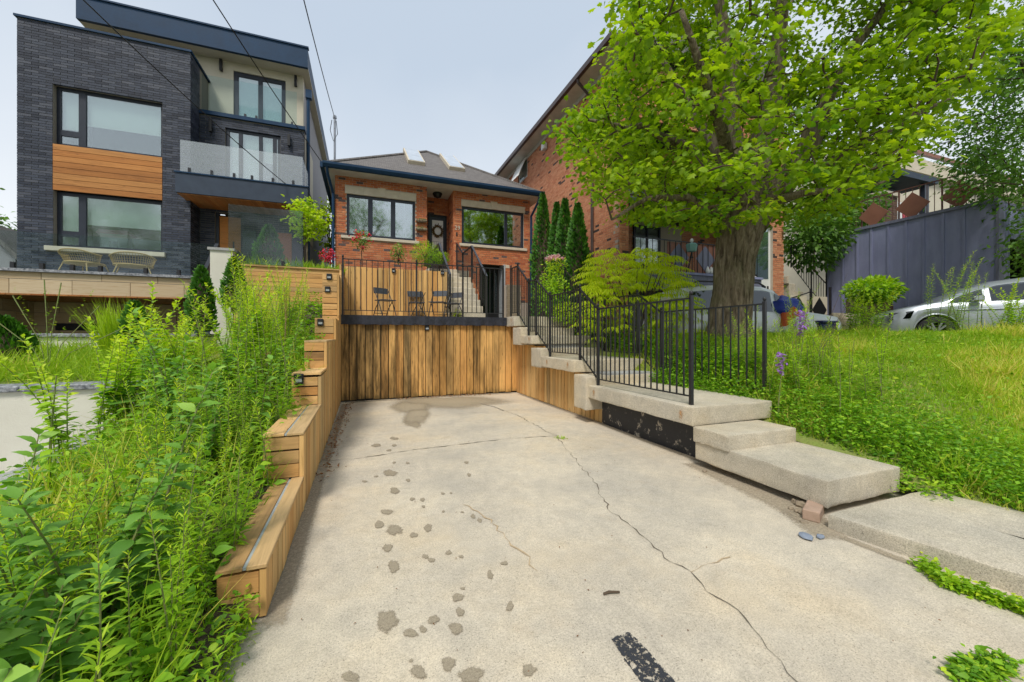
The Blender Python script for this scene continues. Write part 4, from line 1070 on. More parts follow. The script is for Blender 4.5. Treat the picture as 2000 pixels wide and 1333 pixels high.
gd = (fx(420, LY2), fx(470, LY2), 2.6, fz(425, 420, LY2 + .4))
wall_back(mb, 'x', LY2 + 0.012, LY2 + 0.3, lx1, rx1, 2.5, 5.6, [gd])
mb.build('wall', M['mortar_dark'], lh)
bb = (0.29, 0.062, 0.011)
P = wall_pieces('x', LY + 0.012, -1, lx0 - 0.01, lx1 + 0.01, 2.6, ztop - 0.02, holes + [sill], *bb)
P += wall_pieces('y', lx1, 1, LY + 0.0, LY2, 2.6, ztop - 0.02, [], *bb)
P += wall_pieces('x', LY2 + 0.012, -1, lx1 + 0.02, rx1, 5.6, 8.60, [d2], *bb)
P += wall_pieces('x', LY2 + 0.012, -1, lx1 + 0.02, rx1, 2.6, 5.6, [gd], *bb)
emit_pieces(lh, P, M['brick_char'], 'brick')
bx('parapet_cap', M['navy'], lh, lx0 - 0.06, lx1 + 0.05, LY - 0.05, LY + 0.35, ztop, ztop + 0.06)
bx('parapet_cap', M['navy'], lh, lx1 - 0.3, lx1 + 0.06, LY + 0.35, LY2 + 0.9, ztop, ztop + 0.058)
bx('window_sill', M['limestone'], lh, sill[0], sill[1], LY - 0.09, LY + 0.1, sill[2], sill[3] - 0.003, 0.006)
mcol = fx(154, LY)
window(lh, LY, uw[0], uw[1], uw[2], uw[3], cols=(mcol,), rows={0: fz(130, 257, LY)}, fw=0.09, mw=0.16, blinds=((0, 0.70), (1, 0.58)), gm='glass', deep=0.2, roomd=2.2)
window(lh, LY, lw[0], lw[1], lw[2], lw[3], cols=(mcol,), rows={0: fz(130, 455, LY)}, fw=0.09, mw=0.16, blinds=((0, 0.72), (1, 0.55)), gm='glass', deep=0.2, roomd=2.2)
n = 8; hz = (wp[3] - wp[2]) / n
for k in range(n): bx('cladding_board', M['clad'], lh, wp[0] + 0.004, wp[1] - 0.004, LY - 0.005, LY + 0.04, wp[2] + k * hz + 0.008, wp[2] + (k + 1) * hz - 0.004)
bx('cladding_back', M['black'], lh, wp[0], wp[1], LY + 0.045, LY + 0.06, wp[2], wp[3])
# toy house and plants seen through the lower window
q = at(222, 470, Y=LY + 0.8)
ty = thing('toy_house', 'pink and white toy house behind the lower left window', 'toy', (q.x, q.y, lw[2]))
bx('toy_wall', M['white'], ty, q.x - 0.33, q.x + 0.33, q.y, q.y + 0.3, lw[2] - 0.1, lw[2] + 0.62)
MB().prism([(q.x - 0.42, q.y - 0.05, lw[2] + 0.62), (q.x + 0.42, q.y - 0.05, lw[2] + 0.62), (q.x + 0.34, q.y - 0.05, lw[2] + 0.74), (q.x - 0.34, q.y - 0.05, lw[2] + 0.74)], (0, 0.4, 0)).build('toy_roof', plain("pink_plastic", (0.75, 0.12, 0.3), None, 4, 0.4), ty)
bx('toy_door', M['plum'], ty, q.x - 0.1, q.x + 0.1, q.y - 0.01, q.y, lw[2] - 0.1, lw[2] + 0.4)
# second-floor balcony
by = 14.3
bx0_, bx1_ = fx(342, by), fx(601, by)
zb0, zb1 = fz(345, 377, by), fz(342, 336, by)
bx('balcony_fascia', M['charcoal_stucco'], lh, bx0_, bx1_, by, LY2 - 0.0 + 0.0, zb0 + 0.03, zb1)
bx('balcony_cap', M['navy'], lh, bx0_ - 0.02, bx1_ + 0.02, by - 0.03, by + 0.14, zb1 + 0.001, zb1 + 0.035)
nb = 24; wd = (bx1_ - bx0_ - 0.06) / nb
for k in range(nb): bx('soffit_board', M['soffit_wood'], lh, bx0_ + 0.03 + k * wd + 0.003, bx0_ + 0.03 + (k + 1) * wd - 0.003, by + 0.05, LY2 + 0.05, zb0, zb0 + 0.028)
gz1 = fz(349, 271, by)
bg = bx('balcony_glass', M['frost'], lh, fx(350, by) , fx(590, by), by + 0.06, by + 0.075, zb1 + 0.04, gz1)
bx('balcony_glass', M['frost'], lh, fx(590, by) - 0.015, fx(590, by), by + 0.08, LY2, zb1 + 0.04, gz1)
for u in (368, 412, 456, 491, 532, 572): bx('glass_clamp', M['iron'], bg, fx(u, by) - 0.03, fx(u, by) + 0.03, by + 0.04, by + 0.10, zb1 + 0.035, zb1 + 0.19)
mx = (d2[0] + d2[1]) / 2
window(lh, LY2, d2[0], d2[1], d2[2], d2[3], cols=(d2[0] + 0.42, mx + 0.2, mx + 0.62), fw=0.1, mw=0.11, gm='glass', blinds=((0, 1.0), (1, 0.8), (2, 0.42), (3, 1.0)), deep=0.12, name='balcony_door', roomd=2)
bx('roof_terrace_cap', M['navy'], lh, lx1, rx1 + 0.04, LY2 - 0.08, LY2 + 0.3, 8.62, 8.74)
gt = bx('terrace_glass', M['glass_rail'], lh, lx1 + 0.05, fx(580, LY2 + .1), LY2 + 0.05, LY2 + 0.065, 8.75, fz(395, 145, LY2 + .05))
for u in (478, 500, 570): bx('glass_clamp', M['iron'], gt, fx(u, LY2) - 0.03, fx(u, LY2) + 0.03, LY2 + 0.03, LY2 + 0.09, 8.742, 8.88)
# third floor
TY = 16.55
tx0, tx1 = fx(172, TY), fx(592, TY)
d3 = (fx(456, TY), fx(558, TY), 8.7, fz(456, 138, TY))
zf0 = fz(594, 131, 15.9)
mb = wall_back(MB(), 'x', TY, TY + 0.3, tx0, tx1, 8.5, zf0 + 0.02, [d3])
mb.box(tx0, tx0 + 0.3, TY + 0.3, 26, 8.5, zf0 + 0.02)
mb.build('stucco_wall', M['beige_stucco'], lh)
window(lh, TY, d3[0], d3[1], d3[2], d3[3], cols=((d3[0] + d3[1]) / 2,), fw=0.14, mw=0.14, gm='glass', blinds=((0, 0.95), (1, 0.95)), deep=0.1, name='terrace_door', roomd=2)
for u, v, Y in ((433, 129, TY), (578, 160, TY), (413, 247, LY2), (565, 275, LY2)):
    q = at(u, v, Y=Y); wl_ = MB().box(q.x - 0.04, q.x + 0.04, Y - 0.13, Y - 0.05, q.z - 0.22, q.z + 0.17).box(q.x - 0.04, q.x + 0.04, Y - 0.05, Y, q.z - 0.2, q.z - 0.1).build('wall_lamp', M['black'], lh)
# side wall and roof
sx = -2.0
mb = MB(); mb.box(sx - 0.3, sx, LY2 + 0.3, 27, 2.5, 8.6).box(tx1 - 0.3, tx1, TY + 0.3, 27, 8.6, zf0 + 0.02)
mb.build('side_wall', M['grey_and_shaded_stucco'], lh)  # beige stucco wall, its shading put into the colour as grey
bx('corner_pier', M['beige_stucco'], lh, sx - 0.35, sx + 0.02, LY2 + 0.31, LY2 + 2.6, 5.0, 8.6)
FY = 15.9
fxa, fxb = fx(148, FY), fx(601, FY)
zf0, zf1 = fz(594, 131, FY), fz(601, 95, FY)
rf = bx('roof_fascia', M['navy'], lh, fxa, fxb, FY, FY + 0.12, zf0, zf1)
bx('roof_soffit', M['beige_stucco'], lh, fxa, fxb, FY + 0.12, 27, zf0 + 0.01, zf0 + 0.05)
bx('roof_deck', M['navy'], lh, fxa + 0.002, fxb - 0.002, FY + 0.12, 27, zf0 + 0.05, zf1 - 0.004)
bx('roof_edge', M['navy'], lh, fxa - 0.03, fxb + 0.03, FY - 0.04, FY + 0.14, zf1, zf1 + 0.05)
MB().tube([(sx + 0.08, LY2 + 0.6, 10.2), (sx + 0.08, LY2 + 0.6, 3.0)], 0.06, 8).build('downspout', M['navy'], lh)
bx('rain_head', M['navy'], lh, sx + 0.0, sx + 0.2, LY2 + 0.5, LY2 + 0.7, 10.1, 10.4)
# ground-floor entrance
q0, q1 = gd[0], gd[1]
bx('entry_frame', M['frame'], lh, q0, q0 + 0.09, LY2 + 0.06, LY2 + 0.2, 2.6, gd[3])
ed = bx('entry_door', M['clad'], lh, q0 + 0.1, q1, LY2 + 0.10, LY2 + 0.16, 2.6, gd[3] - 0.12)
MB().tube([(q0 + 0.5, LY2 + 0.07, 3.4), (q0 + 0.5, LY2 + 0.07, 4.5)], 0.02, 6).build('pull_handle', M['iron'], ed)
bx('entry_dark', M['black'], lh, q0, q1 + 0.3, LY2 + 0.42, LY2 + 0.45, 2.6, gd[3])
for u0, u1, m_ in ((475, 500, 'glass_tint'), (512, 530, 'black'), (590 - 55, 590 - 20, 'brick_red'), (572, 592, 'plum')):
    bx('entry_panel', M[m_], lh, fx(u0, LY2), fx(u1, LY2), LY2 - 0.05, LY2 - 0.01, 2.7, 4.9)
# stone terrace of that house
te = thing('stone_terrace', 'tan stone block terrace projecting below the charcoal house', 'terrace', (-6.5, 11.0, 1.3))
TYF = 11.0
ta, tb_ = -11.5, fx(455, TYF) - 0.3
ztt = fz(0, 524, TYF)
zc0 = fz(0, 574, TYF)
bx('deck', M['conc_grey'], te, ta, tb_, TYF + 0.06, LY + 0.01, zc0 + 0.05, ztt - 0.01)
P = wall_pieces('x', TYF + 0.05, -1, ta, tb_, zc0 + 0.02, ztt - 0.05, [], 0.95, 0.295, 0.01, thick=0.01, stack=0.5)
emit_pieces(te, P, M['tan'], 'stone_block')
bx('granite_edge', M['granite'], te, ta, tb_ + 0.03, TYF - 0.03, TYF + 0.25, ztt - 0.045, ztt + 0.012)
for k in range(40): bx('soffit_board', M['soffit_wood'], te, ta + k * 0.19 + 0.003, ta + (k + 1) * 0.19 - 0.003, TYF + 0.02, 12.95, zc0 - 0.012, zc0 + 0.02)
P = wall_pieces('x', 12.97, -1, fx(68, 13), tb_, 0.9, zc0 - 0.02, [], 0.92, 0.315, 0.012, thick=0.02)
P += wall_pieces('y', fx(68, 13), 1, 11.0, 12.95, 0.9, zc0 - 0.02, [], 0.7, 0.315, 0.012, thick=0.02)
emit_pieces(te, P, M['tan'], 'stone_block')
mb = MB().box(fx(68, 13), tb_, 12.98, 13.3, 0.6, zc0).box(fx(68, 13) - 0.3, fx(68, 13) - 0.01, 10.98, 13.3, 0.6, zc0)
mb.build('core', M['mortar_tan'], te)
bx('vent_slot', M['black'], te, fx(112, 13), fx(260, 13), 12.93, 12.96, fz(150, 646, 13), fz(150, 637, 13) + 0.06)
gzt = fz(35, 450, TYF)
tg = bx('glass_panel', M['glass_rail'], te, ta, fx(427, TYF), TYF + 0.1, TYF + 0.112, ztt + 0.02, gzt)
for u in (17, 75, 135, 190, 280, 345): bx('glass_clamp', M['iron'], tg, fx(u, TYF) - 0.03, fx(u, TYF) + 0.03, TYF + 0.07, TYF + 0.14, ztt + 0.012, ztt + 0.15)
# entrance stairs rail, pillar and glass screen
pil = thing('gate_pillar', 'cream rendered pillar with grey cap beside the horizontal board wall', 'pillar', (fx(432, 9.3), 9.3, 1.2))
bx('shaft', M['white_wall'], pil, fx(411, 9.3), fx(455, 9.3), 9.28, 9.75, 1.0, fz(432, 490, 9.3))
bx('cap', M['conc_grey'], pil, fx(409, 9.3) - 0.02, fx(457, 9.3) + 0.02, 9.25, 9.78, fz(432, 490, 9.3), fz(432, 486, 9.3) + 0.01)
gs = thing('glass_screen', 'tall clear glass screen standing on the upper left lawn edge', 'glass screen', (fx(520, 9.4), 9.45, 2.7))
sc_ = bx('pane', M['glass_tint'], gs, fx(446, 9.45), fx(592, 9.45), 9.44, 9.452, 2.78, fz(446, 399, 9.45))
for u in (476, 553): bx('clamp', M['iron'], gs, fx(u, 9.45) - 0.03, fx(u, 9.45) + 0.03, 9.42, 9.475, 2.70, 2.87)
er = thing('entry_stair', 'dark entrance stair with sloping glass rail beside the cream pillar', 'stairs', (-3.3, 10.5, 1.2))
for k in range(8): bx('step', M['charcoal_stucco'], er, fx(380, 10), fx(411, 9.5) - 0.02, 9.3 + k * 0.27, 9.6 + k * 0.27, 0.9, 1.2 + k * 0.19)
A, B = at(390, 550, Y=9.6), at(424, 478, Y=11.0)
MB().bar(A, B, 0.07, 0.05).build('hand_rail', M['iron'], er)
MB().add([A - Vector((0, 0, .05)), B - Vector((0, 0, .05)), B - Vector((0, 0, 1.0)), A - Vector((0, 0, 0.9))], [(0, 1, 2, 3)]).build('glass_side', M['glass_tint'], er)
for q in (A, B): MB().bar(q, q - Vector((0, 0, 1.0)), 0.05).build('post', M['iron'], er)
# two low cream retaining walls with granite caps, grey steps
def cap_wall(label, x0, x1, y, z0, z1):
    r = thing('cream_garden_wall', label, 'wall', ((x0 + x1) / 2, y, z0), 'cream terrace walls')
    bx('wall_face', M['white_wall'], r, x0, x1, y, y + 0.25, z0, z1 - 0.06)
    x = x0
    while x < x1:
        b = min(x + random.uniform(0.7, 1.1), x1); bx('cap_stone', M['granite'], r, x + 0.003, b - 0.003, y - 0.04, y + 0.28, z1 - 0.06, z1, 0.01); x = b
    return r
cap_wall('lower cream garden wall with granite cap at the far left', -9.0, -2.15, 5.5, -0.1, fz(100, 752, 5.5))
cap_wall('upper cream garden wall with granite cap under the stone terrace', -11.5, -2.5, 8.4, 0.5, fz(150, 652, 8.4))
sheet('left_bed', M['lawn_soil'], -12, -2.2, 5.74, 8.42, 30, 14, lambda x, y: 0.78 + 0.10 * (y - 5.75))
gst = thing('grey_steps', 'grey concrete garden steps by the lower cream wall', 'stairs', (-2.6, 4.6, 0))
for k in range(3):
    bx('step', M['conc_grey'], gst, -2.95 + k * 0.12, -2.0 + k * 0.05, 3.5 + k * 0.6, 5.45, -0.06, 0.03 + k * 0.12, 0.012)
# rattan chairs on the stone terrace
def rattan():
    r = thing('rattan_chair', '', 'chair', (0, 0, 0), world_parts=False)
    def shell(a, h): return (0.46 * math.sin(a), 0.30 - 0.34 * math.cos(a) * (0.8 + 0.2 * h), 0.40 + 0.36 * h - 0.12 * h * abs(math.sin(a)) ** 3)
    ws = MB()
    for k in range(31):
        a = -1.9 + 3.8 * k / 30
        ws.tube([tuple(v * (0.85 + 0.15 * h) if i < 2 else v for i, v in enumerate(shell(a + math.pi, h))) for h in (0, 0.5, 1.0)], 0.007, 4)
    for h in (0.12, 0.3, 0.5, 0.7, 0.88): ws.tube([tuple(v * (0.85 + 0.15 * h) if i < 2 else v for i, v in enumerate(shell(-1.9 + 3.8 * k / 20 + math.pi, h))) for k in range(21)], 0.006, 4)
    ws.build('woven_back', M['rattan'], r)
    MB().tube([shell(-1.9 + 3.8 * k / 24 + math.pi, 1.0) for k in range(25)], 0.022, 6).build('top_rim', M['rattan'], r, smooth=True)
    MB().lathe([(0.05, 0.36), (0.40, 0.37), (0.42, 0.40), (0.40, 0.42), (0.05, 0.42)], (0, 0.2, 0), 16).build('seat', M['rattan'], r)
    for sx_, sy_ in ((-1, -1), (1, -1), (-1, 1), (1, 1)): MB().tube([(sx_ * 0.30, 0.2 + sy_ * 0.26, 0.38), (sx_ * 0.40, 0.2 + sy_ * 0.34, 0)], 0.016, 5).build('leg', M['rattan'], r)
    return r
rc = rattan()
for i, (u, lab) in enumerate(((180, 'woven rattan chair on the stone terrace, left one'), (262, 'woven rattan chair on the stone terrace, right one'))):
    o = rc if i == 0 else copy_tree(rc)
    q = at(u, 500, Y=12.0); o.location = (q.x, 12.0, ztt - 0.008); o.rotation_euler.z = math.pi + (-0.35, 0.35)[i]; o.scale = (0.86, 0.8, 0.74)
    tag(o, lab, 'chair', 'rattan chairs')

# ------------------------------------------------------------------ three-storey brick building on the right
RX, RY = 7.0, 9.67
rb = thing('brick_apartment_house', 'tall orange brick apartment house with slate balconies behind the maple tree', 'building', (10, 10, 0.76))
RT = 9.52
rx2 = fx(1531, RY)
swin = (at(1030, 330, X=RX).y, at(1012, 330, X=RX).y, at(1022, 352, X=RX).z, at(1022, 310, X=RX).z)
mb = wall_back(MB(), 'y', RX + 0.012, RX + 0.3, RY + 0.012, 22, 0.6, RT, [swin])
Lz0, Lz1 = 3.2, 5.25                                        # first loggia
loggias = [(RX + 0.32, fx(1470, RY), Lz0, Lz1), (RX + 0.32, fx(1470, RY), 5.75, 7.85)]
gar = (RX + 0.32, fx(1470, RY), 0.76, 2.68)
dgl = (fx(1474, RY), fx(1510, RY), 0.9, fz(1490, 440, RY))
fh = loggias + [gar, dgl]
wall_back(mb, 'x', RY + 0.012, RY + 0.3, RX, rx2, 0.6, RT, fh)
mb.box(rx2 - 0.3, rx2, RY + 0.3, 22, 0.6, RT)
mb.box(RX + 0.3, rx2 - 0.3, RY + 1.5, RY + 1.7, 0.6, RT)
mb.build('wall', M['mortar'], rb)
rbk = (0.205, 0.062, 0.011)
P = wall_pieces('y', RX + 0.012, -1, RY, 19.5, 1.0, RT, [swin], *rbk)
P += wall_pieces('x', RY + 0.012, -1, RX, rx2, 0.9, RT, fh, *rbk)
P += wall_pieces('x', RY + 1.5, -1, RX + 0.3, rx2 - 0.3, 3.2, 8.2, [(fx(1235, 11.2), fx(1330, 11.2), 3.2, 5.2)], *rbk, thick=0.02)
emit_pieces(rb, P, M['brick_org'], 'brick')
for (a, b, z0, z1) in loggias:
    bx('loggia_floor', M['purple_lt'], rb, a, b, RY + 0.02, RY + 1.48, z0 - 0.1, z0)
    bx('loggia_ceiling', M['black'], rb, a, b, RY + 0.02, RY + 1.48, z1, z1 + 0.06)
    bx('balcony_front', M['purple_lt'], rb, a, b + 0.05, RY - 0.28, RY + 0.0, z0 - 0.52, z0 - 0.02)
    bx('balcony_edge', M['purple'], rb, a - 0.02, b + 0.07, RY - 0.33, RY + 0.04, z0 - 0.019, z0 + 0.05)
bx('loggia_header', M['purple_lt'], rb, loggias[0][0], loggias[0][1], RY - 0.05, RY + 0.1, Lz1 + 0.06, Lz1 + 0.22)
window(rb, RY + 1.45, fx(1238, 11.1), fx(1290, 11.1), 3.22, 5.1, cols=((fx(1238, 11.1) + fx(1290, 11.1)) / 2,), fw=0.07, mw=0.06, gm='glass', curtain=[(fx(1238, 11.1), 1.2)], deep=0.02, name='patio_door', room=False)
def diamond(parent, cx, y, cz, w, h, mat, frame, name='diamond_panel'):
    bx(name + '_back', M[frame], parent, cx - w / 2 - 0.04, cx + w / 2 + 0.04, y + 0.012, y + 0.03, cz - h / 2 - 0.03, cz + h / 2 + 0.03)
    MB().prism([(cx, y, cz - h / 2), (cx + w / 2, y, cz), (cx, y, cz + h / 2), (cx - w / 2, y, cz)], (0, 0.011, 0)).build(name, M[mat], parent)
for u in (1326, 1378):
    q = at(u, 500, Y=RY - 0.2); diamond(rb, q.x, RY - 0.2, 3.72, 0.78, 0.82, 'purple_lt', 'brown_panel')
mb = MB(); mb.box(loggias[0][0], loggias[0][1], RY - 0.22, RY - 0.19, 4.18, 4.21)
mb.build('balcony_rail', M['iron'], rb)
for k in range(24):
    x = loggias[0][0] + 0.05 + k * (loggias[0][1] - loggias[0][0] - 0.1) / 23; bx('balcony_baluster', M['iron'], rb, x - 0.008, x + 0.008, RY - 0.213, RY - 0.197, 3.25, 4.18)
for k in range(9): bx('garage_board', M['purple_lt'], rb, gar[0] + k * 0.55, gar[0] + k * 0.55 + 0.54, RY + 1.0, RY + 1.03, 0.78, 2.66)
bx('garage_header', M['black'], rb, gar[0], gar[1], RY + 0.02, RY + 1.0, 2.62, 2.67)
# glazed entrance
ent = bx('entrance_door', M['white'], rb, dgl[0], dgl[1], RY + 0.10, RY + 0.14, 0.9, dgl[3])
bx('door_glass', M['carglass'], ent, dgl[0] + 0.42, dgl[0] + 0.66, RY + 0.09, RY + 0.098, 1.6, 3.05)
bx('door_glass', M['carglass'], ent, dgl[0] + 0.22, dgl[0] + 0.34, RY + 0.09, RY + 0.098, 1.2, 3.05)
bx('door_glass', M['carglass'], ent, dgl[0] + 0.72, dgl[0] + 0.80, RY + 0.09, RY + 0.098, 1.2, 3.05)
bx('transom_glass', M['glass'], ent, dgl[0] + 0.05, dgl[1] - 0.12, RY + 0.085, RY + 0.095, 3.3, dgl[3] - 0.1)
bx('transom_back', M['curtain'], ent, dgl[0] + 0.05, dgl[1] - 0.12, RY + 0.097, RY + 0.099, 3.3, dgl[3] - 0.1)
np_ = thing('number_plate', 'small black plate numbered 25 beside the glazed entrance', 'sign', tuple(at(1472, 544, Y=RY - 0.02)))
q = np_.location; bx('plate', M['black'], np_, q.x - 0.12, q.x + 0.16, RY - 0.035, RY - 0.004, q.z - 0.13, q.z + 0.13)
digits(np_, "25", q.x - 0.09, RY - 0.04, q.z - 0.07, 0.15, M['white'])
lmp = thing('balcony_lantern', 'pale teal lantern hanging over the lower balcony railing', 'lantern', tuple(at(1351, 485, Y=RY - 0.5)))
q = lmp.location
MB().lathe([(0.02, 0.16), (0.13, 0.13), (0.17, 0.10), (0.13, -0.10), (0.05, -0.12)], tuple(q), 6).build('shade', M['teal'], lmp)
MB().lathe([(0.015, 0.16), (0.05, 0.2), (0.04, 0.27), (0.005, 0.29)], tuple(q), 8).build('finial', M['white'], lmp)
MB().tube([(q.x, q.y, q.z - 0.12), (q.x, q.y + 0.15, 3.25)], 0.02, 6).build('stand', M['iron'], lmp)
mb = MB(); q = at(1388, 532, Y=RY - 0.25)
for dx, r in ((-0.12, 0.06), (0.02, 0.05), (0.12, 0.08)): mb.lathe([(0.005, 0), (r, 0.03), (r * 1.1, 0.1), (r * 0.7, 0.16), (r * 0.5, 0.2), (0.004, 0.24)], (q.x + dx, q.y, 3.255), 9)
orn = mb.build('garden_ornament', M['white'], None, smooth=True); tag(orn, 'cluster of small white ornaments on the slate balcony ledge', 'ornament')
# eave with soffit, gutter and brown downpipe
EX = 6.42
bx('soffit', M['soffit'], rb, EX + 0.02, RX + 0.2, RY - 0.5, 22.3, RT - 0.01, RT + 0.02)
bx('frieze', M['soffit'], rb, RX - 0.045, RX - 0.005, RY - 0.02, 22, RT - 0.14, RT - 0.012)
bx('gutter', plain("brown_gutter", (0.075, 0.05, 0.045), None, 5, 0.45), rb, EX - 0.10, EX + 0.02, RY - 0.55, 22.3, RT - 0.03, RT + 0.13)
MB().add([(EX, RY - 0.5, RT + 0.12), (EX, 22.3, RT + 0.12), (10.2, 22.3, RT + 1.6), (10.2, RY - 0.5, RT + 1.6), (rx2 + 0.6, RY - 0.5, RT + 0.12), (rx2 + 0.6, 22.3, RT + 0.12)], [(0, 1, 2, 3), (3, 2, 5, 4), (0, 3, 4)]).build('roof', M['shingle'], rb)
q = at(1157, 400, X=RX - 0.06)
MB().tube([(EX - 0.02, q.y, RT - 0.02), (EX, q.y, RT - 0.12), (RX - 0.07, q.y, RT - 0.55), (RX - 0.07, q.y, 1.5)], 0.05, 8).build('downpipe', bpy.data.materials["brown_gutter"], rb)
sw = MB().box(RX + 0.05, RX + 0.1, swin[0] + 0.02, swin[1] - 0.02, swin[2], swin[3]).build('side_window', M['white'], rb)
bx('side_pane', M['glass'], sw, RX + 0.03, RX + 0.045, swin[0] + 0.12, swin[1] - 0.12, swin[2] + 0.1, swin[3] - 0.12)
MB().hexa([(RX - 0.45, swin[0] + 0.05, swin[2] - 0.02), (RX - 0.45, swin[1] - 0.05, swin[2] - 0.02), (RX - 0.42, swin[1] - 0.05, swin[2] - 0.02), (RX - 0.42, swin[0] + 0.05, swin[2] - 0.02), (RX - 0.02, swin[0] + 0.05, swin[3] - 0.05), (RX - 0.02, swin[1] - 0.05, swin[3] - 0.05), (RX + 0.01, swin[1] - 0.05, swin[3] - 0.05), (RX + 0.01, swin[0] + 0.05, swin[3] - 0.05)]).build('open_sash', M['blind'], sw)
q = at(1063, 287, X=RX - 0.1)
MB().box(RX - 0.2, RX - 0.02, q.y - 0.14, q.y + 0.14, q.z - 0.14, q.z + 0.14).build('vent_hood', M['white'], rb, bevel=0.04, seg=2)

# ------------------------------------------------------------------ concrete entry stair right of it, garden walls, slate garage, cream house
es = thing('side_stair', 'concrete stair with black railing between the brick building and the slate board wall', 'stairs', (15, 9.8, 1.0))
for k in range(9):
    bx('step', M['conc'], es, rx2 + 0.15 + (8 - k) * 0.0, 17.2 - k * 0.40, RY - 0.1 + 0.001 * k, RY + 1.1, 1.0 + k * 0.27, 1.27 + k * 0.27, 0.01)
railing('side_stair_railing', 'black iron railing descending the concrete stair beside the slate board wall', [(rx2 + 0.3, RY - 0.05, 3.75), (15.3, RY - 0.05, 2.85), (17.2, RY - 0.05, 1.6), (17.9, RY - 0.3, 1.5)], h=0.95, gap=0.14, ball=False)
dg = thing('diamond_gate', 'low black iron gate with dark diamond panels by the brick pillar', 'gate', tuple(at(1585, 590, Y=8.9)))
ga, gb = at(1545, 580, Y=8.9), at(1622, 580, Y=8.9)
bx('gate_post', M['iron'], dg, gb.x - 0.03, gb.x + 0.03, 8.88, 8.94, 0.9, 3.0); bx('gate_post', M['iron'], dg, (ga.x + gb.x) / 2 - 0.03, (ga.x + gb.x) / 2 + 0.03, 8.88, 8.94, 0.9, 2.9)
MB().bar((ga.x, 8.91, 2.55), ((ga.x + gb.x) / 2, 8.91, 2.8), 0.03).build('gate_rail', M['iron'], dg)
for u in (1560, 1601): q = at(u, 580, Y=8.9); diamond(dg, q.x, 8.9, 2.2, 0.75, 0.85, 'black', 'limestone')
gwl = thing('block_planter_wall', 'dark brown block planter wall behind the silver car', 'wall', tuple(at(1775, 590, Y=7.4)))
xa, xb = at(1722, 590, Y=7.6).x, at(1850, 590, Y=7.6).x
emit_pieces(gwl, wall_pieces('x', 7.6, -1, xa, xb, 1.0, 2.62, [], 0.42, 0.15, 0.012, proud=0.03, jit=0.02), M['brick_brown'], 'block')
bx('core', M['soil'], gwl, xa, xb, 7.62, 8.6, 0.9, 2.55)
cwl = thing('concrete_block_wall', 'low pale concrete block wall right of the iron diamond gate', 'wall', tuple(at(1680, 640, Y=8.0)))
xa, xb = at(1628, 590, Y=8.2).x, at(1745, 590, Y=8.2).x
emit_pieces(cwl, wall_pieces('x', 8.2, -1, xa, xb, 0.8, 2.05, [], 0.62, 0.2, 0.012, proud=0.02, jit=0.01), M['conc'], 'block')
bx('core', M['soil'], cwl, xa, xb, 8.22, 9.0, 0.8, 2.0)
PX = 16.0
sg = thing('slate_board_garage', 'slate purple board garage with battens and a dark open front', 'garage', (17.5, 6.5, 0.9))
pn0, pn1, ptop = 5.36, 9.6, 5.0
ys_ = [at(u, 500, X=PX).y for u in (1945, 1883, 1842, 1804, 1770, 1735, 1702, 1674, 1646, 1618)]
for a, b in zip(ys_[1:], ys_): bx('panel', M['purple'], sg, PX, PX + 0.05, a + 0.004, b - 0.004, 0.9, ptop - 0.06)
for y in ys_[1:]: bx('batten', M['purple'], sg, PX - 0.025, PX - 0.001, y - 0.03, y + 0.03, 0.9, ptop - 0.062)
bx('top_trim', M['purple_lt'], sg, PX - 0.06, PX + 0.2, pn0 - 0.05, pn1, ptop - 0.058, ptop + 0.03)
bx('corner_board', M['purple_lt'], sg, PX - 0.03, PX + 0.28, pn0 - 0.06, pn0 - 0.005, 0.9, ptop - 0.06)
for k in range(3): bx('corner_batten', M['purple'], sg, PX + 0.3 + k * 0.12, PX + 0.38 + k * 0.12, pn0 - 0.045, pn0 + 0.02, 0.9, ptop - 0.06)
bx('roof_deck', M['purple_lt'], sg, PX + 0.2, 22, pn0 - 0.02, pn1, ptop - 0.2, ptop - 0.02)
bx('header', M['purple'], sg, PX + 0.66, 22, pn0 - 0.03, pn0 + 0.05, ptop - 1.0, ptop - 0.2)
bx('inner_wall', M['black'], sg, PX + 0.06, 22, pn1 - 0.1, pn1, 0.9, ptop - 0.2)
bx('inner_side', M['black'], sg, 21.6, 21.8, pn0, pn1, 0.9, ptop - 0.2)
bx('floor', M['black'], sg, PX + 0.06, 22, pn0, pn1 - 0.1, 0.88, 0.95)
# rail with brown diamond boards on top of that garage
dr_ = thing('diamond_rail', 'rusty rail with brown diamond boards on top of the slate garage', 'railing', (PX + 0.1, 7, ptop))
rA, rB = (PX + 0.12, pn0 + 0.1), (PX + 0.12, pn1 - 0.1)
for k in range(25):
    y = rA[1] + (rB[1] - rA[1]) * k / 24; th_ = 0.035 if k % 6 == 0 else 0.014
    bx('rail_post' if k % 6 == 0 else 'baluster', M['rustrail'], dr_, PX + 0.12 - th_ / 2, PX + 0.12 + th_ / 2, y - th_ / 2, y + th_ / 2, ptop + 0.031, ptop + 0.95)
bx('top_rail', M['rustrail'], dr_, PX + 0.10, PX + 0.14, rA[1], rB[1], ptop + 0.95, ptop + 0.98)
for u, v in ((1705, 420), (1781, 402), (1873, 379)):
    q = at(u, v, X=PX + 0.05); w, h = 0.42, 0.42
    MB().prism([(PX + 0.06, q.y - w, q.z), (PX + 0.06, q.y, q.z - h), (PX + 0.06, q.y + w, q.z), (PX + 0.06, q.y, q.z + h)], (0.02, 0, 0)).build('diamond_board', M['brown_panel'], dr_)
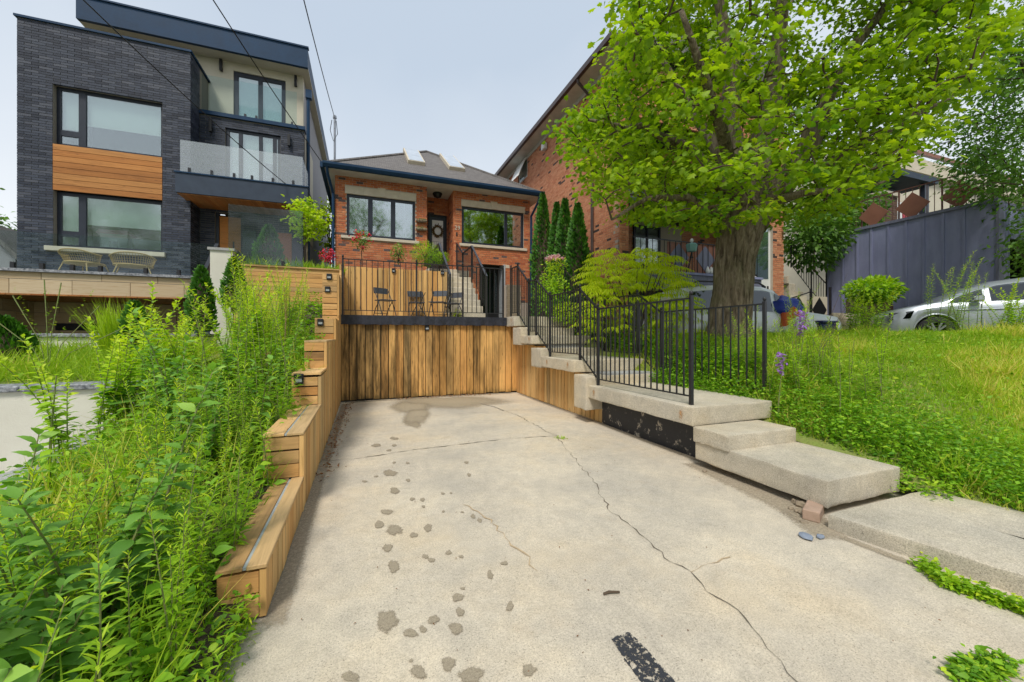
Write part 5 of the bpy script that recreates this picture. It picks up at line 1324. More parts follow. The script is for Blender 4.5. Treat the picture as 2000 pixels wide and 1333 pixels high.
# cream house beyond
chx = thing('cream_house', 'cream stucco house with brown roof far right behind the slate garage', 'house', (24, 12, 4))
CY = 13.5
ca, cb_ = fx(1662, CY), fx(2100, CY)
bx('wall', M['beige_stucco'], chx, ca, cb_, CY, CY + 6, 2.0, fz(1760, 310, CY))
bx('cornice', M['limestone'], chx, ca - 0.3, cb_, CY - 0.35, CY, fz(1700, 318, CY) - 0.1, fz(1700, 293, CY))
MB().prism([(fx(1780, CY) , CY - 0.2, fz(1780, 300, CY)), (fx(2100, CY), CY - 0.2, fz(1780, 300, CY)), (fx(2100, CY), CY + 4, fz(1780, 300, CY) + 3.2), (fx(1850, CY), CY + 4, fz(1780, 300, CY) + 3.2)], (0, 0, 0.2)).build('roof', M['brown_panel'], chx)
pz = fz(1800, 345, 11.5)
bx('porch_roof', M['charcoal_stucco'], chx, fx(1700, 11.5), fx(1828, 11.5), 11.4, CY, pz - 0.25, pz + 0.05)
bx('porch_post', M['frame'], chx, fx(1804, 11.6), fx(1812, 11.6), 11.55, 11.75, 2.0, pz - 0.25)
bx('porch_wall', M['purple_lt'], chx, fx(1726, 12.8), fx(1745, 12.8), 12.7, 13.2, 2.0, pz - 0.25)
bx('front_door', M['red'], chx, fx(1764, 13.3), fx(1772, 13.3), 13.3, 13.45, 2.0, pz - 0.5)
bx('porch_window', M['carglass'], chx, fx(1776, 13.3), fx(1800, 13.3), 13.3, 13.45, 5.0, pz - 0.5)
bx('window_trim', M['white'], chx, fx(1752, 13.3), fx(1762, 13.3), 13.3, 13.45, 2.0, pz - 0.5)
bpx = thing('brick_column', 'brown brick column with stone cap on the porch behind the slate garage', 'column', tuple(at(1740, 420, Y=10.6)))
cx0, cx1 = fx(1724, 10.6), fx(1752, 10.6)
emit_pieces(bpx, wall_pieces('x', 10.6, -1, cx0, cx1, 3.0, fz(1738, 383, 10.6), [], 0.3, 0.09, 0.012), M['brick_brown'], 'brick')
bx('core', M['mortar_dark'], bpx, cx0, cx1, 10.61, 11.3, 2.0, fz(1738, 383, 10.6))
bx('cap', M['conc'], bpx, cx0 - 0.08, cx1 + 0.08, 10.5, 11.4, fz(1738, 383, 10.6), fz(1738, 376, 10.6))
# grey roof of a house far left
fr = thing('grey_roof_house', 'distant house with grey shingle roof at the far left edge', 'house', (-17, 18, 2))
MB().prism([(fx(-120, 20), 20, 2.0), (fx(30, 20), 20, 2.0), (fx(30, 20), 20, fz(30, 500, 20)), (fx(-40, 20), 20, fz(-10, 455, 20)), (fx(-120, 20), 20, 3.0)], (0, 6, 0)).build('gable_wall', M['grey_and_shaded_stucco'], fr)
MB().prism([(fx(40, 19.7), 19.7, fz(40, 515, 19.7)), (fx(-40, 19.7), 19.7, fz(-40, 440, 19.7)), (fx(-40, 19.7), 19.7, fz(-40, 440, 19.7) + 0.2), (fx(40, 19.7), 19.7, fz(40, 515, 19.7) + 0.2)], (0, 7, 0)).build('roof', M['shingle'], fr)

# ------------------------------------------------------------------ cars
def lathe_y(mb, c, prof, n=28):
    base = len(mb.v); m = len(prof)
    for k in range(n):
        a = 2 * math.pi * k / n
        for (r, y) in prof: mb.v.append((c[0] + r * math.cos(a), c[1] + y, c[2] + r * math.sin(a)))
    for k in range(n):
        for j in range(m - 1):
            a = base + k * m + j; b = base + ((k + 1) % n) * m + j
            mb.f.append((a, b, b + 1, a + 1))
    return mb
def car(name, label, cat, paint, prof_top, prof_belt, L, W, wheels, R, glass_x, roof_in=0.16, pillars=()):
    """x runs from the nose (0) to the tail (L); near side is y=-W/2"""
    r = thing(name, label, cat, world_parts=False)
    xs = sorted(set([0, L] + list(np.linspace(0, L, 47)) + [p[0] for p in prof_top] + [p[0] for p in prof_belt]))
    topx, topz = zip(*prof_top); bex, bez = zip(*prof_belt)
    def section(x):
        zt = float(np.interp(x, topx, topz)); zb = float(np.interp(x, bex, bez))
        e = min(1.0, min(x / 0.55, (L - x) / 0.45)) if 0 < x < L else 0
        hw = W / 2 * (0.80 + 0.20 * math.sqrt(max(0, 1 - (1 - e) ** 2)))
        zl = 0.20
        for wx in wheels:
            d = abs(x - wx)
            if d < R * 1.16: zl = max(zl, 0.32 + math.sqrt(max(0, (R * 1.16) ** 2 - d * d)) - (0.32 - R) )
        zl = min(zl, zb - 0.14)
        zt = max(zt, zb + 0.02)
        gh = zt - zb
        inn = roof_in * min(1, gh / 0.4)
        return [(hw * 0.95, zl), (hw, zl + (zb - zl) * 0.35), (hw, zl + (zb - zl) * 0.7), (hw * 0.985, zb - 0.03), (hw * 0.955, zb), (hw * 0.955 - inn * 0.75, zb + gh * 0.72), (hw * 0.955 - inn * 1.35, zb + gh * 0.95), (hw * 0.42, zt + 0.012), (0, zt + 0.02)]
    mb = MB(); S = [section(x) for x in xs]; m = len(S[0])
    for x, sec in zip(xs, S):
        for (y, z) in sec: mb.v.append((x, -y, z))
        for (y, z) in sec[:-1][::-1]: mb.v.append((x, y, z))
    n = 2 * m - 1
    for i in range(len(xs) - 1):
        for j in range(n - 1): mb.f.append((i * n + j, (i + 1) * n + j, (i + 1) * n + j + 1, i * n + j + 1))
    mb.f.append(tuple(range(n))); mb.f.append(tuple((len(xs) - 1) * n + j for j in reversed(range(n))))
    body = mb.build('body', paint, r, smooth=True)
    for sgn in (-1, 1):
        g0, g1 = glass_x
        gl = MB(); gx = np.linspace(g0, g1, 26)
        cut = list(pillars)
        for a, b in zip(gx, gx[1:]):
            if any(p - 0.035 < (a + b) / 2 < p + 0.035 for p in cut): continue
            q = []
            for x in (a, b):
                s_ = section(x); lo, hi = s_[4], s_[5]
                if hi[1] - lo[1] < 0.05: break
                q.append((x, sgn * (lo[0] - 0.012 + 0.012), lo[1] + 0.03)); q.append((x, sgn * (hi[0] + 0.008), hi[1] - 0.005 + (s_[6][1] - hi[1]) * 0.35))
            if len(q) == 4: gl.add([q[0], q[2], q[3], q[1]], [(0, 1, 2, 3)])
        gl.build('side_glass', M['carglass'], r)
        bx('sill_trim', M['black'], r, wheels[0] + R * 1.2, wheels[1] - R * 1.2, sgn * W * 0.475 - 0.02, sgn * W * 0.475 + 0.02, 0.16, 0.25)
        for wx in wheels:
            c = (wx, sgn * (W / 2 - 0.11), R)
            ty_ = lathe_y(MB(), c, [(R * 0.62, -0.10), (R * 0.95, -0.10), (R, -0.06), (R, 0.06), (R * 0.95, 0.10), (R * 0.62, 0.10)]).build('wheel', M['rubber'], r, smooth=True)
            rim = MB()
            for k in range(10):
                a = 2 * math.pi * k / 10 + (0.1 if k % 2 else -0.1); y = c[1] + sgn * 0.085
                rim.bar((wx + R * 0.1 * math.cos(a), y, R + R * 0.1 * math.sin(a)), (wx + R * 0.62 * math.cos(a), y, R + R * 0.62 * math.sin(a)), 0.035, 0.03, up=(0, 1, 0))
            lathe_y(rim, (wx, c[1] + sgn * 0.08, R), [(0.01, 0.012 * sgn), (R * 0.2, 0.012 * sgn), (R * 0.2, -0.01 * sgn)], 12)
            lathe_y(rim, (wx, c[1] + sgn * 0.08, R), [(R * 0.60, -0.02), (R * 0.60, 0.02), (R * 0.66, 0.02)], 24)
            rim.build('rim', M['alloy'], ty_)
            ar = MB(); pts = [(wx + R * 1.15 * math.cos(t), sgn * (W / 2 - 0.02), R + R * 1.15 * math.sin(t)) for t in np.linspace(0.05, math.pi - 0.05, 18)]
            ar.tube(pts, 0.02, 5).build('wheel_arch', paint, r, smooth=True)
            lathe_y(MB(), (wx, sgn * (W / 2 - 0.20), R), [(0.01, 0), (R * 1.12, 0)], 20).build('wheel_well', M['black'], r)
    return r, section
sil, sec_ = car('silver_sedan', 'silver sedan parked behind the weeds at the right edge of the lawn', 'car', M['silver'],
          [(0, 0.72), (0.2, 0.84), (0.6, 0.94), (0.92, 1.0), (1.4, 1.27), (1.8, 1.42), (2.4, 1.49), (3.2, 1.46), (3.9, 1.2), (4.2, 1.1), (4.5, 1.02)],
          [(0, 0.68), (0.2, 0.80), (0.6, 0.89), (0.92, 0.94), (2.5, 0.97), (3.6, 1.0), (4.1, 1.0), (4.5, 0.95)], 4.5, 1.84, (0.80, 3.5), 0.335, (1.0, 3.75), pillars=(1.62, 2.5))
hl = MB()
hl.hexa([(0.02, -0.80, 0.60), (0.36, -0.935, 0.64), (0.36, -0.86, 0.64), (0.02, -0.70, 0.60), (0.04, -0.80, 0.755), (0.42, -0.93, 0.80), (0.42, -0.85, 0.82), (0.04, -0.70, 0.775)]).build('headlight', M['carglass'], sil)
MB().tube([(1.1, -0.93, 0.80), (3.9, -0.93, 0.84)], 0.012, 5).build('body_crease', M['silver'], sil)
for x in (1.5, 2.52): bx('door_gap', M['black'], sil, x - 0.004, x + 0.004, -0.926, -0.915, 0.35, 0.93)
bx('door_handle', M['alloy'], sil, 2.5, 2.68, -0.945, -0.92, 0.82, 0.85)
MB().hexa([(1.32, -1.08, 0.98), (1.50, -1.08, 0.98), (1.50, -0.9, 0.98), (1.32, -0.9, 0.98), (1.36, -1.07, 1.09), (1.50, -1.07, 1.10), (1.50, -0.92, 1.08), (1.36, -0.92, 1.07)]).build('wing_mirror', M['silver'], sil, bevel=0.02)
sil.rotation_euler.z = -YAW - math.radians(30); sil.scale = (1.0, 1.0, 1.03)
q = at(1734, 657, D=9.5)
_off = Matrix.Rotation(sil.rotation_euler.z, 3, 'Z') @ Vector((0, -0.78, 0))
sil.location = (q.x - _off.x, q.y - _off.y, 1.06)
suv, _ = car('white_sport_utility_car', 'white car half hidden by the maple trunk in front of the brick building', 'car', M['carwhite'],
          [(0, 0.85), (0.2, 0.98), (1.0, 1.08), (1.25, 1.12), (1.85, 1.60), (2.2, 1.69), (3.4, 1.70), (4.1, 1.62), (4.5, 1.15)],
          [(0, 0.82), (0.2, 0.94), (1.0, 1.02), (1.25, 1.04), (2.5, 1.06), (4.2, 1.08), (4.5, 1.08)], 4.5, 1.85, (0.85, 3.55), 0.36, (1.35, 4.2), 0.14, pillars=(2.0, 2.95))
for s in (-1, 1): MB().tube([(2.0, s * 0.58, 1.69), (2.15, s * 0.58, 1.76), (3.8, s * 0.58, 1.77), (4.0, s * 0.58, 1.68)], 0.02, 5).build('roof_rail', M['black'], suv)
q = at(1612, 640, D=9.6)
suv.rotation_euler.z = -YAW + math.pi + math.radians(8)
suv.location = (q.x, q.y + 0.3, 0.76); suv.scale = (0.92, 1, 1)
# clutter piled beside the white car
q = at(1598, 625, D=8.9)
bn = thing('navy_bin', 'dark navy plastic bin standing at the right of the white car', 'bin', (q.x, q.y, 0.8), world_parts=False)
MB().hexa([(-0.22, -0.2, 0), (0.22, -0.2, 0), (0.22, 0.2, 0), (-0.22, 0.2, 0), (-0.27, -0.25, 0.78), (0.27, -0.25, 0.78), (0.27, 0.25, 0.78), (-0.27, 0.25, 0.78)]).build('body', M['navyplastic'], bn, bevel=0.03)
MB().box(-0.29, 0.29, -0.27, 0.27, 0.785, 0.84).build('lid', M['navyplastic'], bn, bevel=0.02)
def lump(name, label, cat, mat, u, v, D, sx, sy, sz, z0):
    q = at(u, v, D=D); bm = bmesh.new(); bmesh.ops.create_icosphere(bm, subdivisions=3, radius=1)
    for vv in bm.verts:
        k = 1 + 0.16 * math.sin(5 * vv.co.x + u) * math.sin(4 * vv.co.y + 1) + 0.1 * math.sin(9 * vv.co.z + 3 * vv.co.x)
        vv.co = (vv.co.x * sx * k, vv.co.y * sy * k, max(-0.6, vv.co.z) * sz * k)
    me = bpy.data.meshes.new(name); bm.to_mesh(me); bm.free(); me.materials.append(M[mat]); me.polygons.foreach_set("use_smooth", [True] * len(me.polygons))
    o = link_mesh(name, me); o.location = (q.x, q.y, z0 + 0.6 * sz); return tag(o, label, cat)
lump('orange_bag', 'crumpled orange bag on the clutter by the white car', 'bag', 'orange', 1545, 605, 8.75, 0.24, 0.18, 0.30, 1.45)
lump('blue_tarp_heap', 'bright blue tarp heaped on top of the clutter by the white car', 'tarp', 'blue', 1528, 590, 9.0, 0.42, 0.3, 0.26, 1.78)
lump('white_sack', 'white sack low among the grass right of the maple trunk', 'sack', 'white', 1560, 625, 8.6, 0.42, 0.28, 0.36, 1.1)
lump('red_bag', 'small red bag hanging at the right of the navy bin', 'bag', 'orange', 1606, 618, 9.1, 0.10, 0.1, 0.22, 1.35)

# ------------------------------------------------------------------ overhead wires and service mast
def wire(label, pts, r=0.012):
    o = MB().tube(pts, r, 5).build('power_wire', M['black']); return tag(o, label, 'wire', 'overhead wires')
def sag(a, b, s, n=16):
    a, b = Vector(a), Vector(b); return [a.lerp(b, k / n) - Vector((0, 0, s * 4 * (k / n) * (1 - k / n))) for k in range(n + 1)]
pa = at(188, 0, D=7.0); pb_ = at(590, 385, D=13.5)
wire('leftmost overhead wire crossing the charcoal house front', sag(pa + (pa - pb_) * 0.5, pb_, 0.25))
pa = at(425, 0, D=7.5); pb_ = at(652, 350, D=13.8)
wire('middle overhead wire running down to the bungalow eave', sag(pa + (pa - pb_) * 0.5, pb_, 0.15))
ms = at(654, 232, D=15.2)
pa = at(596, 0, D=8.0)
wire('rightmost overhead wire running to the service mast', sag(pa + (pa - ms) * 0.6, ms, 0.12))
mast = thing('service_mast', 'thin grey electrical service mast rising behind the bungalow roof corner', 'mast', (ms.x, ms.y, 7))
MB().tube([(ms.x, ms.y, 6.4), (ms.x, ms.y, ms.z)], 0.04, 8).build('pipe', M['alloy'], mast)
MB().lathe([(0.02, 0), (0.07, 0.02), (0.06, 0.12), (0.01, 0.16)], (ms.x, ms.y, ms.z - 0.02), 8).build('weather_head', M['alloy'], mast)
MB().tube([(ms.x - 0.1, ms.y - 0.05, ms.z - 0.1), (ms.x - 0.16, ms.y - 0.05, ms.z - 0.5), (ms.x - 0.05, ms.y - 0.06, ms.z - 0.9), (ms.x + 0.1, ms.y - 0.05, ms.z - 0.6), (ms.x + 0.05, ms.y - 0.05, ms.z - 0.1)], 0.012, 5).build('drip_loop', M['black'], mast)
a_, b_ = at(1640, 325, D=9), at(2010, 228, D=10)
wire('low cable sagging across the cream house at the far right', sag(a_, b_, 0.1))

# ------------------------------------------------------------------ foliage kit
def norm(a): return a / np.maximum(np.linalg.norm(a, axis=-1, keepdims=True), 1e-9)
_h = [(0.05, 0.0), (0.36, 0.0), (0.27, 0.20), (0.57, 0.36), (0.30, 0.47), (0.27, 0.72)]
_o = [(0, 0)] + _h + [(0, 1.0)] + [(-x, y) for x, y in reversed(_h)]
T_MAPLE = (np.array([(0, 0.36, 0.0)] + [(x, y, -0.28 * abs(x) - 0.25 * y * y) for x, y in _o]), np.array([(0, k + 1, (k + 1) % len(_o) + 1) for k in range(len(_o))]))
def blade(w1, w2, droop=0.3, cup=0.25, y1=0.32, y2=0.68):
    v = [(0, 0, 0), (0, y1, -droop * y1 ** 2), (0, y2, -droop * y2 ** 2), (0, 1, -droop), (w1, y1, -droop * y1 ** 2 + cup * w1), (w2, y2, -droop * y2 ** 2 + cup * w2), (-w1, y1, -droop * y1 ** 2 + cup * w1), (-w2, y2, -droop * y2 ** 2 + cup * w2)]
    f = [(0, 4, 1), (4, 5, 2), (4, 2, 1), (5, 3, 2), (0, 1, 6), (1, 2, 7), (1, 7, 6), (2, 3, 7)]
    return np.array(v, float), np.array(f)
T_LANCE = blade(0.085, 0.07, 0.35)
T_BROAD = blade(0.27, 0.20, 0.28, 0.2, 0.34, 0.66)
def fine_leaf(ws, droop, cup, fold=0.0):
    n = len(ws); ys = [(k + 1) / (n + 1) for k in range(n)]; v = [(0, 0, 0)] + [(0, y, -droop * y * y) for y in ys] + [(0, 1, -droop)]
    L0 = len(v); v += [(w, y + 0.03 * (k % 2), -droop * y * y + cup * w) for k, (w, y) in enumerate(zip(ws, ys))]; R0 = len(v); v += [(-w, y + 0.03 * (k % 2), -droop * y * y + cup * w) for k, (w, y) in enumerate(zip(ws, ys))]
    f = []
    for b, fl in ((L0, False), (R0, True)):
        t = [(0, b, 1)]
        for k in range(n - 1): t += [(b + k, b + k + 1, k + 2), (b + k, k + 2, k + 1)]
        t.append((b + n - 1, n + 1, n)); f += [q[::-1] if fl else q for q in t]
    return np.array(v, float), np.array(f)
T_FINE = fine_leaf([0.13, 0.23, 0.27, 0.265, 0.21, 0.15, 0.07], 0.38, 0.22)
T_ROUND = blade(0.42, 0.36, 0.2, 0.15, 0.30, 0.70)
T_SMALL = (np.array([(0, 0, 0), (0.22, 0.45, 0.03), (0, 1, -0.1), (-0.22, 0.45, 0.03)]), np.array([(0, 1, 2), (0, 2, 3)]))
T_GRASS = (np.array([(-0.5, 0, 0), (0.5, 0, 0), (-0.38, 0.5, -0.06), (0.38, 0.5, -0.06), (0, 1, -0.30)]) * np.array([0.07, 1, 1]), np.array([(0, 1, 3), (0, 3, 2), (2, 3, 4)]))
class Soup:
    def __init__(self): self.V, self.F, self.T, self.n = [], [], [], 0
    def add(self, tm, P, D, N, S, tint):
        tv, tf = tm; P = np.asarray(P, float); k = len(P)
        if k == 0: return self
        Y = norm(np.asarray(D, float)); N = np.asarray(N, float)
        X = norm(np.cross(Y, N)); Z = np.cross(X, Y)
        S = np.broadcast_to(np.asarray(S, float), (k,))
        V = P[:, None] + S[:, None, None] * (tv[None, :, 0:1] * X[:, None] + tv[None, :, 1:2] * Y[:, None] + tv[None, :, 2:3] * Z[:, None])
        F = tf[None] + (np.arange(k) * len(tv))[:, None, None] + self.n
        self.V.append(V.reshape(-1, 3)); self.F.append(F.reshape(-1, 3)); self.T.append(np.repeat(np.broadcast_to(tint, (k,)), len(tv)))
        self.n += k * len(tv); return self
    def build(self, name, mat, parent=None, kind=None):
        V, F, T = np.concatenate(self.V), np.concatenate(self.F), np.concatenate(self.T)
        me = bpy.data.meshes.new(name)
        me.vertices.add(len(V)); me.vertices.foreach_set("co", V.ravel().astype(np.float32))
        me.loops.add(F.size); me.loops.foreach_set("vertex_index", F.ravel().astype(np.int32))
        me.polygons.add(len(F)); me.polygons.foreach_set("loop_start", np.arange(0, F.size, 3, dtype=np.int32))
        me.update(calc_edges=True)
        a = me.attributes.new("tint", 'FLOAT', 'POINT'); a.data.foreach_set("value", np.clip(T, 0, 1).astype(np.float32))
        me.materials.append(mat)
        o = link_mesh(name, me, parent)
        if kind: o["kind"] = kind
        return o
def rdir(k, zlo=-0.2, zhi=0.6):
    a = rng.uniform(0, 2 * np.pi, k); z = rng.uniform(zlo, zhi, k); r = np.sqrt(np.maximum(0, 1 - z * z))
    return np.stack([r * np.cos(a), r * np.sin(a), z], 1)
def upish(k, t=0.5): return norm(np.array([0, 0, 1.0]) + rng.normal(0, t, (k, 3)))

# --- stalk plants: each a stem with its leaves
def stalk_plant(name, h, nl, L, tm, mat, stem_mat='stem', lean=0.12, spread=(0.0, 0.55), taper=0.55, stems=1, bare=0.05, opp=False, tintb=0.35, top_tint=0.45, sr=0.006, up0=0.75):
    r = thing(name, '', 'plant', world_parts=False)
    st, so = MB(), Soup()
    for s in range(stems):
        a0 = random.uniform(0, 6.28); hh = h * (1 if s == 0 else random.uniform(0.6, 0.95)); ln = lean * random.uniform(0.4, 1.6) + (0.10 if stems > 1 else 0)
        base = np.array([random.uniform(-.05, .05), random.uniform(-.05, .05), 0]) * (stems > 1)
        def pt(t): return base + np.array([math.cos(a0) * ln * hh * t * t, math.sin(a0) * ln * hh * t * t, hh * t])
        st.tube([pt(t) for t in (0, 0.25, 0.5, 0.75, 1.0)], [sr, sr * 0.9, sr * 0.75, sr * 0.55, sr * 0.3], 5)
        t = np.linspace(bare, 1.0, nl) ** 0.85
        P = np.array([pt(x) for x in t])
        az = np.arange(nl) * 2.4 + random.uniform(0, 6) if not opp else (np.arange(nl) // 2) * 1.57 + (np.arange(nl) % 2) * np.pi
        el = spread[0] + (spread[1] - spread[0]) * rng.random(nl) + up0 * t ** 3
        D = np.stack([np.cos(az) * np.cos(el), np.sin(az) * np.cos(el), np.sin(el)], 1)
        S = L * (1 - taper * t ** 1.5) * rng.uniform(0.75, 1.2, nl) * (0.55 + 0.45 * np.minimum(1, t / 0.25))
        so.add(tm, P, D, upish(nl, 0.25), S, tintb + top_tint * t + rng.normal(0, 0.12, nl))
    st.build('stem', M[stem_mat], r)
    so.build('foliage', M[mat], r)
    return r
def place(protos, spots, label, cat, group):
    """spots: (proto index, x, y, z, scale, rot)"""
    out = []
    ORD = ['leftmost', 'second from the left', 'third from the left', 'fourth from the left', 'fifth from the left', 'middle one', 'fifth from the right', 'fourth from the right', 'third from the right', 'second from the right', 'rightmost']
    if isinstance(label, str) and len(spots) <= 11:
        spots = sorted(spots, key=lambda q: (q[1] * _c - q[2] * _s) / (q[1] * _s + q[2] * _c)); n_ = len(spots)
        names = ORD[:(n_ + 1) // 2] + ORD[11 - n_ // 2:]
        label = [label + ', ' + names[k] for k in range(n_)]
    for (i, x, y, z, sc, rz) in spots:
        o = protos[i]['o'] if not protos[i]['used'] else copy_tree(protos[i]['o'])
        protos[i]['used'] = True
        o.location = (x, y, z); o.rotation_euler = (random.uniform(-.08, .08), random.uniform(-.08, .08), rz); o.scale = (sc, sc, sc * random.uniform(0.92, 1.1))
        tag(o, label if isinstance(label, str) else label[len(out)], cat, group); out.append(o)
    return out
def protos(fn, n): return [dict(o=fn(k), used=False) for k in range(n)]
def fresh(ps): return [dict(o=copy_tree(p['o']), used=False) if p['used'] else p for p in ps]
lance = protos(lambda k: stalk_plant('lance_leaved_weed', 0.75 + 0.1 * k, 62 + 6 * k, 0.115, T_LANCE, 'leaf_lance', lean=0.1, stems=1 + (k % 2)), 4)
lanceT = protos(lambda k: stalk_plant('tall_goldenrod_weed', 1.25 + 0.12 * k, 95, 0.105, T_LANCE, 'leaf_lance', lean=0.07, stems=1 + (k % 2), tintb=0.4, top_tint=0.5), 3)
broad = protos(lambda k: stalk_plant('broad_leaved_weed', 0.62 + 0.1 * k, 38 + 3 * k, 0.115, T_FINE, 'leaf_broad', lean=0.14, stems=2, opp=True, taper=0.45, tintb=0.25, top_tint=0.5, sr=0.007, spread=(-0.15, 0.35)), 4)
bushy = protos(lambda k: stalk_plant('bushy_light_green_weed', 1.15 + 0.1 * k, 60, 0.10, T_FINE, 'leaf_lance', lean=0.16, stems=4, taper=0.5, tintb=0.45, top_tint=0.5), 3)
wisp = protos(lambda k: stalk_plant('wispy_branching_weed', 0.7 + 0.1 * k, 75, 0.05, T_LANCE, 'leaf_lance', lean=0.22, stems=5, taper=0.3, tintb=0.45, top_tint=0.4, sr=0.004), 3)
yel = protos(lambda k: stalk_plant('yellow_green_spire_weed', 0.95 + 0.1 * k, 90, 0.085, T_LANCE, 'leaf_yel', lean=0.06, stems=2, taper=0.4, tintb=0.35, top_tint=0.5), 3)

def scatter(n, x0f, x1f, y0, y1, zf, smin_=0.8, smax=1.2, np_=4):
    out = []
    for _ in range(n):
        y = random.uniform(y0, y1); x = random.uniform(x0f(y), x1f(y))
        out.append((random.randrange(np_), x, y, zf(x, y) - 0.01, random.uniform(smin_, smax), random.uniform(0, 6.28)))
    return out
edge_l = lambda y: max(-2.3, -0.66 * y - 0.15)
edge_r = lambda y: -0.64 if y < 4.5 else -0.78
place(broad, scatter(20, edge_l, lambda y: -0.72 - 0.12 * (y - 0.8), 0.85, 2.2, bank_z, 0.78, 1.15), 'dark broad-leaved weed in the thick clump at the near left corner', 'weed', 'broad-leaved weeds in the near left corner')
place(lance, scatter(26, lambda y: max(edge_l(y), -1.25), lambda y: -0.60, 0.95, 2.5, bank_z, 0.5, 0.74), 'lance-leaved weed in the near clump left of the timber wall end', 'weed', 'lance-leaved weeds near the timber wall end')
place(fresh(yel), scatter(9, lambda y: max(edge_l(y), -1.4), lambda y: -0.7, 1.6, 3.6, bank_z, 0.45, 0.75, 3), 'yellow-green spire weed on the lower left bank', 'weed', 'yellow-green spires on the lower bank')
place(fresh(broad), scatter(11, lambda y: -1.9, lambda y: -0.8, 3.2, 5.0, bank_z, 0.8, 1.15), 'broad-leaved weed half way up the left bank', 'weed', 'broad-leaved weeds half way up the left bank')
place(fresh(wisp), scatter(30, lambda y: max(edge_l(y), -1.5), edge_r, 2.1, 4.2, bank_z, 0.5, 0.85, 3), 'wispy branching weed on the lower left bank', 'weed', 'wispy weeds on the lower left bank')
place(fresh(lance), scatter(20, lambda y: max(edge_l(y), -1.45), edge_r, 2.6, 4.6, bank_z, 0.55, 0.9), 'lance-leaved weed on the lower left bank beside the timber tiers', 'weed', 'lance-leaved weeds on the lower left bank')
place(lanceT, scatter(34, lambda y: -1.75, edge_r, 4.2, 7.0, bank_z, 0.75, 1.05, 3), 'tall goldenrod weed in the dense stand on the left bank', 'weed', 'goldenrod stand on the left bank')
place(bushy, scatter(16, lambda y: -2.5, lambda y: -1.3, 4.6, 6.6, bank_z, 0.8, 1.15, 3), 'bushy light green weed rising in front of the stone terrace', 'weed', 'bushy weeds in front of the stone terrace')
place(yel, scatter(34, lambda y: -2.0, lambda y: -0.85, 6.6, 8.7, bank_z, 0.7, 1.0, 3), 'yellow-green spire weed below the horizontal board wall', 'weed', 'yellow-green spires below the board wall')
# singled-out plants
def on(u, v, Z=None, D=None, Y=None):
    q = at(u, v, D=D) if D else at(u, v, Y=Y); return q
th = stalk_plant('sow_thistle', 1.0, 46, 0.13, T_BROAD, 'leaf_lance', lean=0.05, stems=1, taper=0.55, tintb=0.45, top_tint=0.35, sr=0.011, spread=(-0.5, 0.4))
q = at(95, 985, D=2.6); th.location = (q.x, q.y, bank_z(q.x, q.y)); tag(th, 'tall pale sow thistle standing alone against the lower cream wall', 'weed')
q = at(90, 735, D=2.6); th.scale = (0.9, 0.9, (q.z - th.location.z) / 1.0)
for (u, v, D, h, lab) in ((555, 560, 5.6, 1.0, 'tall rusty dock seed stalk rising above the left bank weeds'), (520, 690, 4.6, 0.7, 'shorter rusty dock seed stalk lower on the left bank')):
    q = at(u, v, D=D); b = bank_z(q.x, q.y); r = thing('dock_stalk', lab, 'weed', (q.x, q.y, b), world_parts=False)
    H_ = q.z - b; MB().tube([(0, 0, 0), (0.02, 0, H_ * .5), (0.0, 0.01, H_)], [0.008, 0.007, 0.003], 5).build('stem', M['dry'], r)
    so = Soup(); k = 420; t = rng.uniform(0.5, 1, k); br = rng.integers(0, 4, k); az = br * 1.7; off = (br > 0) * (1 - t) * 0.22 * rng.uniform(.6, 1, k)
    Pp = np.stack([np.cos(az) * off + 0.01, np.sin(az) * off, H_ * t], 1) + rng.normal(0, 0.012, (k, 3))
    so.add(T_SMALL, Pp, rdir(k), upish(k), 0.022, rng.random(k)); so.build('seed_head', M['seed'], r)
bd_ = thing('burdock', 'low burdock with broad floppy leaves by the grey garden steps', 'plant', world_parts=False)
so = Soup(); k = 26; az = rng.uniform(0, 6.28, k); el = rng.uniform(0.1, 0.8, k)
so.add(T_ROUND, np.stack([np.cos(az) * 0.22 * rng.random(k) , np.sin(az) * 0.22 * rng.random(k), 0.12 + 0.26 * rng.random(k)], 1), np.stack([np.cos(az) * np.cos(el), np.sin(az) * np.cos(el), np.sin(el) * 0.5], 1), upish(k, .3), rng.uniform(.2, .34, k), rng.uniform(0.1, 0.9, k))
so.build('foliage', M['leaf_broad'], bd_); q = at(285, 870, D=4.2); bd_.location = (q.x, q.y, max(0.1, bank_z(q.x, q.y)))
bm_ = MB()
for k in range(10): bm_.tube([(0, 0, 0), (0.18 * math.cos(k), 0.18 * math.sin(k), 0.25)], 0.008, 4)
bm_.build('leaf_stalk', M['stem'], bd_)
b2 = copy_tree(bd_); tag(b2, 'second burdock further up the left bank beside the first', 'plant'); q = at(330, 830, D=4.9); b2.location = (q.x, q.y, bank_z(q.x, q.y)); b2.rotation_euler.z = 2
